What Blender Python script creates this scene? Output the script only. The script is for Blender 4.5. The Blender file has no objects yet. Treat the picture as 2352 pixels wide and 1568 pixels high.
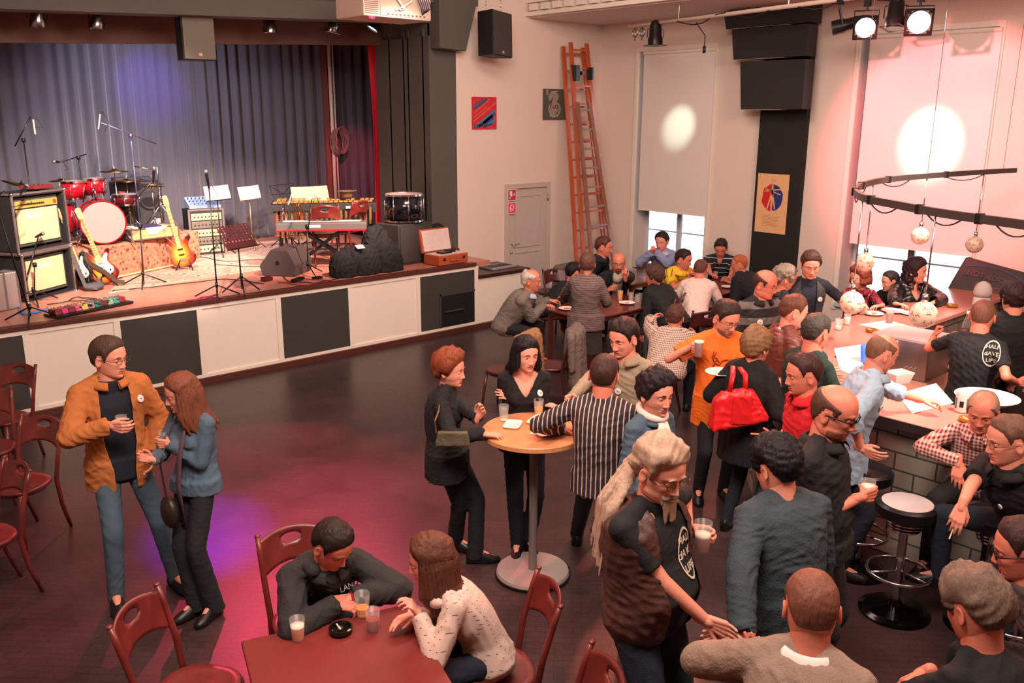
import bpy, math, random
import numpy as np
from mathutils import Vector, Matrix
random.seed(7); np.random.seed(7)
SC = bpy.context.scene
COL = SC.collection
PI = math.pi
# ------------------------------------------------------------------ camera
FPX = 2010.0; PITCH = math.radians(14.6); YAW = math.radians(41.8); ROLL = math.radians(0.2); CAMH = 3.2
FW = np.array([math.sin(YAW)*math.cos(PITCH), math.cos(YAW)*math.cos(PITCH), -math.sin(PITCH)])
R0 = np.array([math.cos(YAW), -math.sin(YAW), 0.0]); U0 = np.cross(R0, FW)
RT = R0*math.cos(ROLL)+U0*math.sin(ROLL); UP = -R0*math.sin(ROLL)+U0*math.cos(ROLL)
CAM = np.array([0, 0, CAMH])
cd = bpy.data.cameras.new('camera'); cam = bpy.data.objects.new('camera', cd); COL.objects.link(cam)
cd.sensor_width = 36.0; cd.sensor_fit = 'HORIZONTAL'; cd.lens = 36.0*FPX/2352.0; cd.clip_start = 0.05; cd.clip_end = 300
cam.matrix_world = Matrix(((RT[0], UP[0], -FW[0], 0), (RT[1], UP[1], -FW[1], 0), (RT[2], UP[2], -FW[2], CAMH), (0, 0, 0, 1)))
SC.camera = cam
def ray(px, py): return FW*FPX+RT*(px-1176)-UP*(py-784)
def at(px, py, z): d = ray(px, py); return CAM+d*((z-CAMH)/d[2])
def onx(px, py, x): d = ray(px, py); return CAM+d*(x/d[0])
def ony(px, py, y): d = ray(px, py); return CAM+d*(y/d[1])
def srgb(r, g, b):
    f = lambda c: (c/255)/12.92 if c/255 <= 0.04045 else ((c/255+0.055)/1.055)**2.4
    return (f(r), f(g), f(b), 1.0)
# ------------------------------------------------------------------ world, light, exposure
SC.view_settings.view_transform = 'Standard'; SC.view_settings.look = 'None'
SC.view_settings.exposure = 0.42; SC.view_settings.gamma = 1.0; SC.view_settings.use_curve_mapping = False
SC.cycles.use_denoising = True
SC.cycles.max_bounces = 8; SC.cycles.diffuse_bounces = 4; SC.cycles.glossy_bounces = 3; SC.cycles.transmission_bounces = 8
SC.cycles.transparent_max_bounces = 12; SC.cycles.caustics_reflective = False; SC.cycles.caustics_refractive = False
SC.cycles.sample_clamp_indirect = 4.0
W = bpy.data.worlds.new('sky'); SC.world = W; W.use_nodes = True
bg = W.node_tree.nodes['Background']; bg.inputs[0].default_value = (0.82, 0.91, 1.0, 1); bg.inputs[1].default_value = 2.6
def aim(o, p, q):
    o.location = Vector(p); o.rotation_euler = (Vector(q)-Vector(p)).to_track_quat('-Z', 'Y').to_euler()
def area(name, p, q, sx, sy, power, col):
    l = bpy.data.lights.new(name, 'AREA'); l.shape = 'RECTANGLE'; l.size = sx; l.size_y = sy; l.energy = power; l.color = col
    o = bpy.data.objects.new(name, l); COL.objects.link(o); aim(o, p, q); return o
def spot(name, p, q, deg, power, col, blend=0.5, r=0.06):
    l = bpy.data.lights.new(name, 'SPOT'); l.spot_size = math.radians(deg); l.spot_blend = blend; l.energy = power; l.color = col
    l.shadow_soft_size = r
    o = bpy.data.objects.new(name, l); COL.objects.link(o); aim(o, p, q); return o
WARM = (1.0, 0.78, 0.62)
# added fill lights without fixtures (out of the frame, over the room and the balcony)
area('hall_fill_light', (1.5, 2.0, 5.7), (5.5, 8.5, 0.6), 3.0, 2.0, 420, (1.0, 0.84, 0.74))
area('hall_fill_light', (6.3, 6.4, 5.85), (6.9, 7.4, 0.0), 2.6, 2.6, 240, (1.0, 0.78, 0.66))
area('hall_fill_light', (5.4, -0.5, 5.2), (9.5, 8.0, 2.0), 2.4, 1.6, 190, (1.0, 0.66, 0.53))
# spots over the bar
spot('bar_spot_light', (8.6, 3.0, 4.5), (8.9, 4.1, 1.1), 46, 900, (1.0, 0.76, 0.64), 0.6, 0.10)
spot('bar_spot_light', (6.2, 1.2, 4.6), (6.6, 2.9, 1.1), 34, 1100, (1.0, 0.82, 0.72), 0.6, 0.10)
# red washes on the crowd
spot('red_spot_light', (8.9, 5.7, 4.5), (4.6, 1.9, 1.2), 62, 950, (1.0, 0.22, 0.13), 0.8, 0.12)
spot('red_spot_light', (1.2, 6.4, 5.2), (4.2, 3.6, 0.6), 70, 330, (1.0, 0.26, 0.18), 0.8, 0.15)
# red lamps on the header aimed down at the dance floor
spot('floor_red_light', (4.8, 10.6, 4.6), (2.9, 6.4, 0.0), 36, 680, (1.0, 0.05, 0.13), 0.25, 0.05)
spot('floor_red_light', (6.2, 10.4, 4.6), (3.3, 5.4, 0.0), 24, 420, (1.0, 0.08, 0.16), 0.6, 0.05)
spot('violet_streak_light', (4.0, 10.6, 4.5), (2.45, 6.35, 0.0), 11, 900, (0.22, 0.02, 1.0), 0.9, 0.05)  # added spot; its pool imitates a blue lamp's reflection streak
# front-of-house lamps on the stage
spot('stage_front_light', (2.4, 6.6, 5.2), (4.1, 12.7, 1.4), 40, 4600, (1.0, 0.80, 0.70), 0.8, 0.10)
spot('stage_front_light', (6.6, 7.2, 5.2), (6.4, 12.4, 1.4), 38, 3400, (1.0, 0.66, 0.54), 0.8, 0.10)
spot('curtain_fill_light', (4.6, 12.5, 4.4), (5.4, 14.7, 2.2), 120, 340, (0.88, 0.80, 1.0), 0.9, 0.10)  # fill added to lift the curtain, not a front-of-house lamp
spot('curtain_blue_light', (4.9, 12.5, 4.2), (5.35, 14.7, 3.6), 34, 300, (0.16, 0.06, 1.0), 0.9, 0.06)
spot('curtain_red_light', (8.0, 12.6, 4.0), (9.2, 14.7, 1.9), 40, 260, (1.0, 0.12, 0.20), 0.9, 0.06)
# ------------------------------------------------------------------ materials
MATS = {}
def mat(name, col, rough=0.6, metal=0.0, bump=None, var=0.0, vscale=6.0, emit=None, spec=0.5, coat=0.0, trans=0.0, alpha=1.0, sheen=0.0, stretch=None, ior=1.45, sss=0.0):
    if name in MATS: return MATS[name]
    m = bpy.data.materials.new(name); m.use_nodes = True; nt = m.node_tree; b = nt.nodes['Principled BSDF']
    c = col if len(col) == 4 else srgb(*col)
    b.inputs['Base Color'].default_value = c; b.inputs['Roughness'].default_value = rough; b.inputs['Metallic'].default_value = metal
    b.inputs['Specular IOR Level'].default_value = spec; b.inputs['Coat Weight'].default_value = coat; b.inputs['IOR'].default_value = ior
    b.inputs['Transmission Weight'].default_value = trans; b.inputs['Alpha'].default_value = alpha; b.inputs['Sheen Weight'].default_value = sheen
    if sss: b.inputs['Subsurface Weight'].default_value = sss; b.inputs['Subsurface Radius'].default_value = (0.02, 0.008, 0.004); b.inputs['Subsurface Scale'].default_value = 0.5
    if emit: b.inputs['Emission Color'].default_value = (c if emit[0] is None else srgb(*emit[0])); b.inputs['Emission Strength'].default_value = emit[1]
    if var or bump:
        tc = nt.nodes.new('ShaderNodeTexCoord'); mp = nt.nodes.new('ShaderNodeMapping'); nt.links.new(tc.outputs['Object'], mp.inputs['Vector'])
        if stretch: mp.inputs['Scale'].default_value = stretch
    if var:
        n = nt.nodes.new('ShaderNodeTexNoise'); n.inputs['Scale'].default_value = vscale; n.inputs['Detail'].default_value = 5
        nt.links.new(mp.outputs[0], n.inputs['Vector'])
        mx = nt.nodes.new('ShaderNodeMix'); mx.data_type = 'RGBA'
        mx.inputs[6].default_value = tuple(max(0, x*(1-var)) for x in c[:3])+(1,); mx.inputs[7].default_value = tuple(min(1, x*(1+var)) for x in c[:3])+(1,)
        nt.links.new(n.outputs['Fac'], mx.inputs[0]); nt.links.new(mx.outputs[2], b.inputs['Base Color'])
    if bump:
        n = nt.nodes.new('ShaderNodeTexNoise'); n.inputs['Scale'].default_value = bump[0]; n.inputs['Detail'].default_value = 4
        nt.links.new(mp.outputs[0], n.inputs['Vector'])
        bp = nt.nodes.new('ShaderNodeBump'); bp.inputs['Strength'].default_value = bump[1]; bp.inputs['Distance'].default_value = 0.01
        nt.links.new(n.outputs['Fac'], bp.inputs['Height']); nt.links.new(bp.outputs[0], b.inputs['Normal'])
    MATS[name] = m; return m
def pattern(name, kind, c1, c2, scale, width=0.5, rough=0.8, attr='tc'):
    """woven or printed pattern in garment coordinates (r, f, z)"""
    if name in MATS: return MATS[name]
    m = bpy.data.materials.new(name); m.use_nodes = True; nt = m.node_tree; b = nt.nodes['Principled BSDF']; b.inputs['Roughness'].default_value = rough
    a = nt.nodes.new('ShaderNodeAttribute'); a.attribute_name = attr; sp = nt.nodes.new('ShaderNodeSeparateXYZ'); nt.links.new(a.outputs['Vector'], sp.inputs[0])
    def M(op, x, y=None):
        n = nt.nodes.new('ShaderNodeMath'); n.operation = op
        for i, v in enumerate((x, y)):
            if v is None: continue
            if isinstance(v, (int, float)): n.inputs[i].default_value = v
            else: nt.links.new(v, n.inputs[i])
        return n.outputs[0]
    def stripe(o, s, w): return M('LESS_THAN', M('FRACT', M('ADD', M('MULTIPLY', o, s), 100.0)), w)
    X, Y, Z = sp.outputs
    if kind == 'v': fac = stripe(X, scale, width)
    elif kind == 'h': fac = stripe(Z, scale, width)
    elif kind == 'check': fac = M('MAXIMUM', stripe(X, scale, width), stripe(Z, scale, width))
    elif kind == 'plaid': fac = M('MULTIPLY', M('ADD', stripe(X, scale, width), stripe(Z, scale, width)), 0.5)
    elif kind == 'dots': fac = M('MULTIPLY', stripe(X, scale, width), stripe(Z, scale, width))
    elif kind == 'tweed': fac = M('MULTIPLY', stripe(Z, scale, width), 0.85)
    elif kind == 'noise':
        n = nt.nodes.new('ShaderNodeTexNoise'); n.inputs['Scale'].default_value = scale; n.inputs['Detail'].default_value = 3; nt.links.new(a.outputs['Vector'], n.inputs['Vector'])
        fac = M('GREATER_THAN', n.outputs['Fac'], width)
    mx = nt.nodes.new('ShaderNodeMix'); mx.data_type = 'RGBA'; mx.inputs[6].default_value = srgb(*c1); mx.inputs[7].default_value = srgb(*c2)
    nt.links.new(fac, mx.inputs[0]); nt.links.new(mx.outputs[2], b.inputs['Base Color']); MATS[name] = m; return m
def wood(name, c1, c2, scale=(1, 12, 12), rough=0.4, coat=0.2):
    if name in MATS: return MATS[name]
    m = bpy.data.materials.new(name); m.use_nodes = True; nt = m.node_tree; b = nt.nodes['Principled BSDF']; b.inputs['Roughness'].default_value = rough; b.inputs['Coat Weight'].default_value = coat; b.inputs['Coat Roughness'].default_value = 0.2
    tc = nt.nodes.new('ShaderNodeTexCoord'); mp = nt.nodes.new('ShaderNodeMapping'); mp.inputs['Scale'].default_value = scale; nt.links.new(tc.outputs['Object'], mp.inputs[0])
    n = nt.nodes.new('ShaderNodeTexNoise'); n.inputs['Scale'].default_value = 3.0; n.inputs['Detail'].default_value = 6; n.inputs['Distortion'].default_value = 0.6; nt.links.new(mp.outputs[0], n.inputs[0])
    r = nt.nodes.new('ShaderNodeValToRGB'); r.color_ramp.elements[0].position = 0.3; r.color_ramp.elements[1].position = 0.7
    r.color_ramp.elements[0].color = srgb(*c1); r.color_ramp.elements[1].color = srgb(*c2)
    nt.links.new(n.outputs['Fac'], r.inputs[0]); nt.links.new(r.outputs[0], b.inputs['Base Color']); MATS[name] = m; return m
# ------------------------------------------------------------------ mesh building
def V(*a): return np.array(a, float)
def nrm(v): v = np.asarray(v, float); l = np.linalg.norm(v); return v/l if l > 1e-9 else v
def frame(d):
    d = nrm(d); h = V(0, 0, 1) if abs(d[2]) < 0.95 else V(1, 0, 0)
    a = nrm(np.cross(h, d)); return a, np.cross(d, a), d
def rotm(axis, deg):
    return np.array(Matrix.Rotation(math.radians(deg), 3, Vector(axis)))
class MB:
    def __init__(s): s.v = []; s.f = []; s.m = []; s.n = 0
    def add(s, v, f, mi=0):
        v = np.asarray(v, float).reshape(-1, 3); s.v.append(v); o = s.n
        s.f += [tuple(i+o for i in t) for t in f]; s.m += [mi]*len(f); s.n += len(v); return s
    def verts(s): return np.concatenate(s.v) if s.v else np.zeros((0, 3))
    def off(s, d): s.v = [x+np.asarray(d) for x in s.v]; return s
    def xf(s, M, t=(0, 0, 0)): s.v = [x@np.asarray(M).T+np.asarray(t) for x in s.v]; return s
    def box(s, c, d, rz=0, mi=0, M=None, taper=1.0):
        x, y, z = (q/2 for q in d)
        v = np.array([(a*x*(taper if k > 0 else 1), b*y*(taper if k > 0 else 1), k*z) for k in (-1, 1) for a, b in ((-1, -1), (1, -1), (1, 1), (-1, 1))])
        if M is None: M = rotm((0, 0, 1), rz)
        return s.add(v@M.T+np.asarray(c), [(3, 2, 1, 0), (4, 5, 6, 7), (0, 1, 5, 4), (1, 2, 6, 5), (2, 3, 7, 6), (3, 0, 4, 7)], mi)
    def b2(s, a, b, mi=0):
        a = np.asarray(a, float); b = np.asarray(b, float); return s.box((a+b)/2, np.abs(b-a), mi=mi)
    def bar(s, p, q, w, h, mi=0, up=(0, 0, 1)):
        p = np.asarray(p, float); q = np.asarray(q, float); d = nrm(q-p); up = np.asarray(up, float)
        if abs(d@up) > 0.98: up = V(1, 0, 0)
        a = nrm(np.cross(d, up)); u = np.cross(a, d); M = np.array([a, d, u]).T
        return s.box((p+q)/2, (w, np.linalg.norm(q-p), h), M=M, mi=mi)
    def rings(s, R, caps=(True, True), mi=0, closed=False):
        n = len(R[0]); k = len(R); f = []
        for i in range(k-1 if not closed else k):
            j = (i+1) % k
            for a in range(n):
                b = (a+1) % n; f.append((i*n+a, i*n+b, j*n+b, j*n+a))
        if not closed:
            if caps[0]: f.append(tuple(range(n-1, -1, -1)))
            if caps[1]: f.append(tuple((k-1)*n+i for i in range(n)))
        return s.add(np.concatenate(R), f, mi)
    def tube(s, pts, r, n=10, mi=0, caps=(True, True), closed=False, flat=None):
        P = [np.asarray(p, float) for p in pts]; k = len(P); R = []
        rr = r if hasattr(r, '__len__') else [r]*k; pa = None
        for i in range(k):
            if closed: d = P[(i+1) % k]-P[i-1]
            else: d = P[min(i+1, k-1)]-P[max(i-1, 0)]
            d = nrm(d)
            if pa is None: a, b, _ = frame(d)
            else:
                a = nrm(pa-d*(pa@d)); b = np.cross(d, a)
            pa = a; fa = flat if flat else 1.0
            R.append(np.array([P[i]+rr[i]*(math.cos(t)*a+fa*math.sin(t)*b) for t in np.arange(n)*2*PI/n]))
        return s.rings(R, caps, mi, closed)
    def cyl(s, p, q, r0, r1=None, n=20, mi=0, caps=(True, True)): return s.tube([p, q], [r0, r0 if r1 is None else r1], n, mi, caps)
    def lathe(s, c, prof, n=28, mi=0, axis=(0, 0, 1), caps=(True, True), sx=1, sy=1):
        a, b, d = frame(axis)
        if abs(nrm(axis)[2]) > 0.95: a, b = V(1, 0, 0), V(0, 1, 0)*np.sign(axis[2])
        c = np.asarray(c, float); t = np.arange(n)*2*PI/n
        R = [np.array([c+d*h+r*(math.cos(x)*a*sx+math.sin(x)*b*sy) for x in t]) for r, h in prof]
        return s.rings(R, caps, mi)
    def ell(s, c, r, M=None, n=16, m=10, mi=0):
        c = np.asarray(c, float); r = np.ones(3)*np.asarray(r, float); M = np.eye(3) if M is None else M
        v = []; 
        for i in range(m+1):
            th = PI*i/m
            for j in range(n):
                ph = 2*PI*j/n; v.append((math.sin(th)*math.cos(ph), math.sin(th)*math.sin(ph), math.cos(th)))
        v = (np.array(v)*r)@M.T+c; f = []
        for i in range(m):
            for j in range(n):
                k = (j+1) % n; f.append((i*n+j, (i+1)*n+j, (i+1)*n+k, i*n+k))
        return s.add(v, f, mi)
    def cone(s, p, q, r0, r1, n=14, flat0=False, flat1=False, mi=0):
        """rounded tapered capsule"""
        p = np.asarray(p, float); q = np.asarray(q, float); a, b, d = frame(q-p); t = np.arange(n)*2*PI/n
        ring = np.array([math.cos(x)*a+math.sin(x)*b for x in t]); R = []
        if not flat0: R += [p-d*r0*math.cos(x)+ring*max(r0*math.sin(x), 1e-4) for x in (0.05, 0.5, 1.0)]
        R += [p+ring*r0, q+ring*r1]
        if not flat1: R += [q+d*r1*math.sin(x)+ring*max(r1*math.cos(x), 1e-4) for x in (0.55, 1.05, 1.52)]
        return s.rings(R, mi=mi)
    def poly(s, pts, h, M=None, c=(0, 0, 0), mi=0):
        """extrude a 2-D outline by h along local z (both sides)"""
        M = np.eye(3) if M is None else M; n = len(pts)
        v = np.array([(x, y, z) for z in (-h/2, h/2) for x, y in pts])@M.T+np.asarray(c)
        return s.add(v, [tuple(range(n-1, -1, -1)), tuple(range(n, 2*n))]+[(i, (i+1) % n, (i+1) % n+n, i+n) for i in range(n)], mi)
def mesh_from(name, v, f, mats, mi=None, smooth=False):
    me = bpy.data.meshes.new(name); me.from_pydata([tuple(x) for x in v], [], f)
    for m in (mats if isinstance(mats, (list, tuple)) else [mats]): me.materials.append(m)
    if mi is not None and len(set(mi)) > 1: me.polygons.foreach_set('material_index', mi)
    if smooth: me.polygons.foreach_set('use_smooth', [True]*len(me.polygons))
    me.validate(); me.update(); return me
def obj(name, mb, mats, parent=None, smooth=False, bevel=0, seg=2, auto=None, label=None, kind=None):
    me = mesh_from(name, mb.verts(), mb.f, mats, mb.m, smooth or auto is not None)
    o = bpy.data.objects.new(name, me); COL.objects.link(o)
    if parent is not None: o.parent = parent
    if auto is not None: me.set_sharp_from_angle(angle=math.radians(auto))
    if bevel:
        md = o.modifiers.new('bevel', 'BEVEL'); md.width = bevel; md.segments = seg; md.limit_method = 'ANGLE'; md.angle_limit = math.radians(40)
    if label: o['label'] = label
    if kind: o['kind'] = kind
    return o
def tag(o, label, cat, group=None, kind=None):
    o['label'] = label; o['category'] = cat
    if group: o['group'] = group
    if kind: o['kind'] = kind
    return o
def thing(name, label, cat, loc=(0, 0, 0), rz=0, group=None):
    o = bpy.data.objects.new(name, None); COL.objects.link(o); o.location = Vector([float(x) for x in loc]); o.rotation_euler = (0, 0, math.radians(rz)); o.empty_display_size = 0.1
    return tag(o, label, cat, group)
def struct(name, mb, mats, **k):
    o = obj(name, mb, mats, **k); o['kind'] = 'structure'; return o
def copy_tree(o, parent=None):
    c = o.copy(); COL.objects.link(c); c.parent = parent
    for ch in list(o.children): copy_tree(ch, c)
    return c
def dup(o, loc, rz, label, group=None):
    c = copy_tree(o); c.location = Vector([float(x) for x in loc]); c.rotation_euler = (0, 0, math.radians(rz)); c['label'] = label
    if group: c['group'] = group
    return c
def text_mb(body, size, M, c, depth=0.002, align='CENTER'):
    cu = bpy.data.curves.new('t', 'FONT'); cu.body = body; cu.size = size; cu.extrude = depth/2; cu.align_x = align; cu.align_y = 'CENTER'; cu.resolution_u = 3
    o = bpy.data.objects.new('t', cu); COL.objects.link(o); dg = bpy.context.evaluated_depsgraph_get(); dg.update()
    me = bpy.data.meshes.new_from_object(o.evaluated_get(dg)); mb = MB()
    v = np.array([x.co[:] for x in me.vertices]).reshape(-1, 3)
    if len(v): mb.add(v@np.asarray(M).T+np.asarray(c), [tuple(p.vertices) for p in me.polygons])
    bpy.data.objects.remove(o); bpy.data.curves.remove(cu); bpy.data.meshes.remove(me); return mb
def remesh(mb, voxel, smooth=6, fold=0, fscale=1.0, seed=0):
    """voxel union of everything in mb, relaxed, with optional cloth folds; returns verts, faces"""
    me = mesh_from('t', mb.verts(), mb.f, MATS0); o = bpy.data.objects.new('t', me); COL.objects.link(o)
    r = o.modifiers.new('r', 'REMESH'); r.mode = 'VOXEL'; r.voxel_size = voxel
    if smooth: q = o.modifiers.new('s', 'SMOOTH'); q.iterations = smooth; q.factor = 0.5
    dg = bpy.context.evaluated_depsgraph_get(); dg.update(); e = bpy.data.meshes.new_from_object(o.evaluated_get(dg))
    n = len(e.vertices); v = np.empty(n*3, np.float32); e.vertices.foreach_get('co', v); v = v.reshape(-1, 3).astype(float)
    k = len(e.polygons); ls = np.empty(len(e.loops), np.int32); e.loops.foreach_get('vertex_index', ls); f = ls.reshape(k, -1)
    if fold:
        nr = np.empty(n*3, np.float32); e.vertices.foreach_get('normal', nr); nr = nr.reshape(-1, 3)
        v = v+nr*folds(v*fscale, seed)[:, None]*fold
    bpy.data.objects.remove(o); bpy.data.meshes.remove(e); bpy.data.meshes.remove(me); return v, f
def folds(p, seed):
    rs = np.random.RandomState(seed); w = np.zeros(len(p)); q = p.copy()
    for i in range(3): q = q+0.035*np.sin(q@(rs.randn(3, 3)*9)+rs.rand(3)*6)
    for i in range(5):
        k = rs.randn(3); k[2] *= 1.2; k = k/np.linalg.norm(k)*rs.uniform(30, 75); s = np.sin(q@k+rs.rand()*6)
        w += (1-np.abs(s)**0.7)*rs.uniform(.4, 1)
    return w/3-0.45
MATS0 = mat('plain', (128, 128, 128))
# ------------------------------------------------------------------ people
def sstep(x): x = np.clip(x, 0, 1); return x*x*(3-2*x)
def gs(x, s): return np.exp(-(x/s)**2)
SKIN = mat('skin', (226, 150, 126), 0.5, bump=(90, 0.12), var=0.10, vscale=14, sss=0.12)
SKIN_PALE = mat('skin_pale', (232, 160, 138), 0.5, bump=(90, 0.12), var=0.09, vscale=14, sss=0.12)
SKIN_RED = mat('skin_ruddy', (216, 130, 106), 0.48, bump=(90, 0.15), var=0.12, vscale=14, sss=0.12)
LIP = mat('lip', (176, 86, 82), 0.42); EYEW = mat('eye_white', (226, 216, 210), 0.25); IRIS = mat('iris', (46, 32, 26), 0.12)
METAL = mat('chrome', (200, 200, 205), 0.18, 1.0); BLACKP = mat('black_plastic', (18, 18, 20), 0.35)
GLASSF = mat('glasses_frame', (40, 34, 34), 0.3, 0.6)
def hairmat(c, r=0.55):
    return mat('hair_%d_%d_%d' % c, c, r, bump=(60, 0.9), var=0.35, vscale=30, stretch=(1, 1, 0.25), spec=0.3)
_TZ = np.concatenate([np.linspace(-.118, -.092, 7), np.linspace(-.088, -.030, 24), np.linspace(-.027, .034, 18), .03+.088*np.sin(np.linspace(.08, PI/2-.02, 20))])
def head_grid(fem=False, jaw=1.0, nose=1.0, smile=0.3, chub=0.0):
    z = _TZ; N = 76; t = np.linspace(-PI, PI, N, endpoint=False); ph = t-.45*np.sin(t)
    zz = [-.118, -.112, -.10, -.085, -.065, -.045, -.025, 0, .015, .03]
    j = jaw*(0.93 if fem else 1.0)
    w = np.interp(z, zz, [.016*j, .030*j, (.046+chub*.010)*j, (.056+chub*.010)*j, (.063+chub*.008)*j, .068, .0715, .0735, .0755, .076])
    f = np.interp(z, zz, [.050, .068, .079, .081, .0835, .086, .0875, .0885, .091, .092])
    b = np.interp(z, zz, [.010, .020, .030, .044, .060, .076, .088, .096, .0995, .100])
    e = np.sqrt(np.clip(1-((z-.03)/.0882)**2, 0, 1)); up = z > .03
    w[up] = .076*e[up]; f[up] = .092*e[up]; b[up] = .100*e[up]
    k = np.array([1, 4, 6, 4, 1])/16.
    for q in (w, f, b):
        s = np.convolve(np.pad(q, 2, mode='edge'), k, 'valid'); q[2:-14] = s[2:-14]
    Z, P = np.meshgrid(z, ph, indexing='ij'); c = np.cos(P); s = np.sin(P)
    ex = 0.88
    X = w[:, None]*np.sign(s)*np.abs(s)**ex; Y = np.where(c > 0, f[:, None], b[:, None])*np.sign(c)*np.abs(c)**ex
    F = sstep(c*2.2); A = np.abs(X)
    rg = .0045 if fem else .0075
    d = rg*gs(Z-.019, .008)*gs(A-.028, .022)                                    # brow ridge
    d -= .0115*gs(Z-.001, .0105)*gs(A-.031, .0135)                              # eye sockets
    d += .004*gs(Z+.028, .014)*gs(A-.044, .015)                                 # cheekbones
    nz = np.interp(Z, [-.056, -.049, -.044, -.038, -.02, -.002, .012, .022], [0, .010, .0215, .0245, .0165, .009, .004, 0])*nose
    d += nz*gs(X, np.interp(Z, [-.05, -.035, -.01, .02], [.0125, .0115, .0085, .009]))
    d += .0085*nose*gs(Z+.043, .006)*gs(A-.0135, .006)                          # nostril wings
    mz = -.070+smile*.22*A                                                      # mouth line rises at the corners
    mw = gs(A, .023); lf = 1.15 if fem else .85
    d += .0055*lf*gs(Z-(mz+.0052), .0042)*mw+.0065*lf*gs(Z-(mz-.0058), .0048)*gs(A, .019)-.0045*gs(Z-mz, .0020)*gs(A, .027)
    d -= .0035*gs(Z+.087, .005)*gs(A, .02); d += .0065*gs(Z+.102, .010)*gs(A, .018)
    d -= .002*gs(Z+.055, .012)*gs(A-.030+.25*(Z+.055), .0045)
    Y = Y+d*F
    return np.stack([X, Y, Z], -1), P
def zline(kind, a):
    if kind == 'crop': return np.interp(a, [0, 30, 52, 64, 74, 84, 96, 110, 135, 180], [.074, .070, .058, .034, .000, .030, .030, -.010, -.048, -.055])
    if kind == 'fem': return np.interp(a, [0, 30, 55, 66, 76, 86, 98, 112, 140, 180], [.066, .058, .035, .010, -.02, -.03, -.03, -.045, -.07, -.075])
    return np.interp(a, [0, 30, 52, 64, 74, 84, 96, 112, 140, 180], [.070, .064, .047, .022, -.014, .026, .026, -.022, -.058, -.064])
def head_mb(mb, Hc, M, s, o):
    """skin head with eyes, ears; M columns = right, forward, up"""
    G, P = head_grid(o.get('fem', False), o.get('jaw', 1.0), o.get('nose', 1.0), o.get('smile', .3), o.get('chub', 0))
    k, n = G.shape[:2]; v = G.reshape(-1, 3); f = []; mi = []
    for i in range(k-1):
        for j in range(n):
            j2 = (j+1) % n; f.append((i*n+j, i*n+j2, (i+1)*n+j2, (i+1)*n+j))
            c = (G[i, j]+G[i+1, j2])/2; ml = -.070+o.get('smile', .3)*.22*abs(c[0])
            lw = .0245 if o.get('fem') else .022; lh = 1. if o.get('fem') else .62
            lip = c[1] > .05 and abs(c[0]) < lw and ml-.0105*lh*(1-(c[0]/.026)**2)-.0005 < c[2] < ml+.0085*lh*(1-(c[0]/.025)**2)
            mi.append(1 if lip else 0)
    f.append(tuple(range(n-1, -1, -1))); mi.append(0); f.append(tuple((k-1)*n+j for j in range(n))); mi.append(0)
    q = MB(); q.v.append(v); q.f = f; q.m = mi; q.n = len(v)
    for sx in (-1, 1):
        c = V(sx*.031, .0735, .001)
        def ball(r, keep, m2, col=None):
            b = MB(); b.ell((0, 0, 0), (r, r, r), n=20, m=14); vv = b.verts()
            # rotate so that the pole looks forward
            vv = vv[:, [0, 2, 1]]*V(1, 1, -1); ff = []; mm = []
            for fc in b.f:
                cc = vv[list(fc)].mean(0)/r
                if keep(cc): ff.append(fc); mm.append(m2(cc))
            q.v.append(vv+c); q.f += [tuple(i+q.n for i in t) for t in ff]; q.m += mm; q.n += len(vv)
        ball(.0122, lambda c: c[1] > -.2, lambda c: 3 if c[1] > .87 else 2)
        op = o.get('eyes', .08)
        ball(.0134, lambda c: c[2] > op or c[2] < -.34, lambda c: 0)
        ear = MB(); ear.ell((0, 0, 0), (.009, .0165, .029), n=14, m=12); e = ear.verts()
        e[:, 0] += .006*(e[:, 2]/.032)**2+.004-.35*e[:, 1]; r2 = (e[:, 1]/.0125)**2+((e[:, 2]-.006)/.020)**2
        e[:, 0] -= .007*np.exp(-r2*1.3)*(e[:, 0] > 0); e[:, 0] *= sx
        q.add(e+V(sx*.0755, -.006, -.008), [tuple(t) if sx > 0 else tuple(t[::-1]) for t in ear.f])
        br = [V(sx*x, .0915-(x-.02)**2*6+.002, z) for x, z in ((.012, .0195), (.022, .0235), (.034, .025), (.046, .019))]
        if not o.get('nobrow'): q.tube(br, [.0030, .0046, .0042, .0020], 6, mi=4, flat=.45)
    q.xf(M*s, Hc); mb.v += q.v; mb.f += [tuple(i+mb.n for i in t) for t in q.f]; mb.m += q.m; mb.n += q.n
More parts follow.
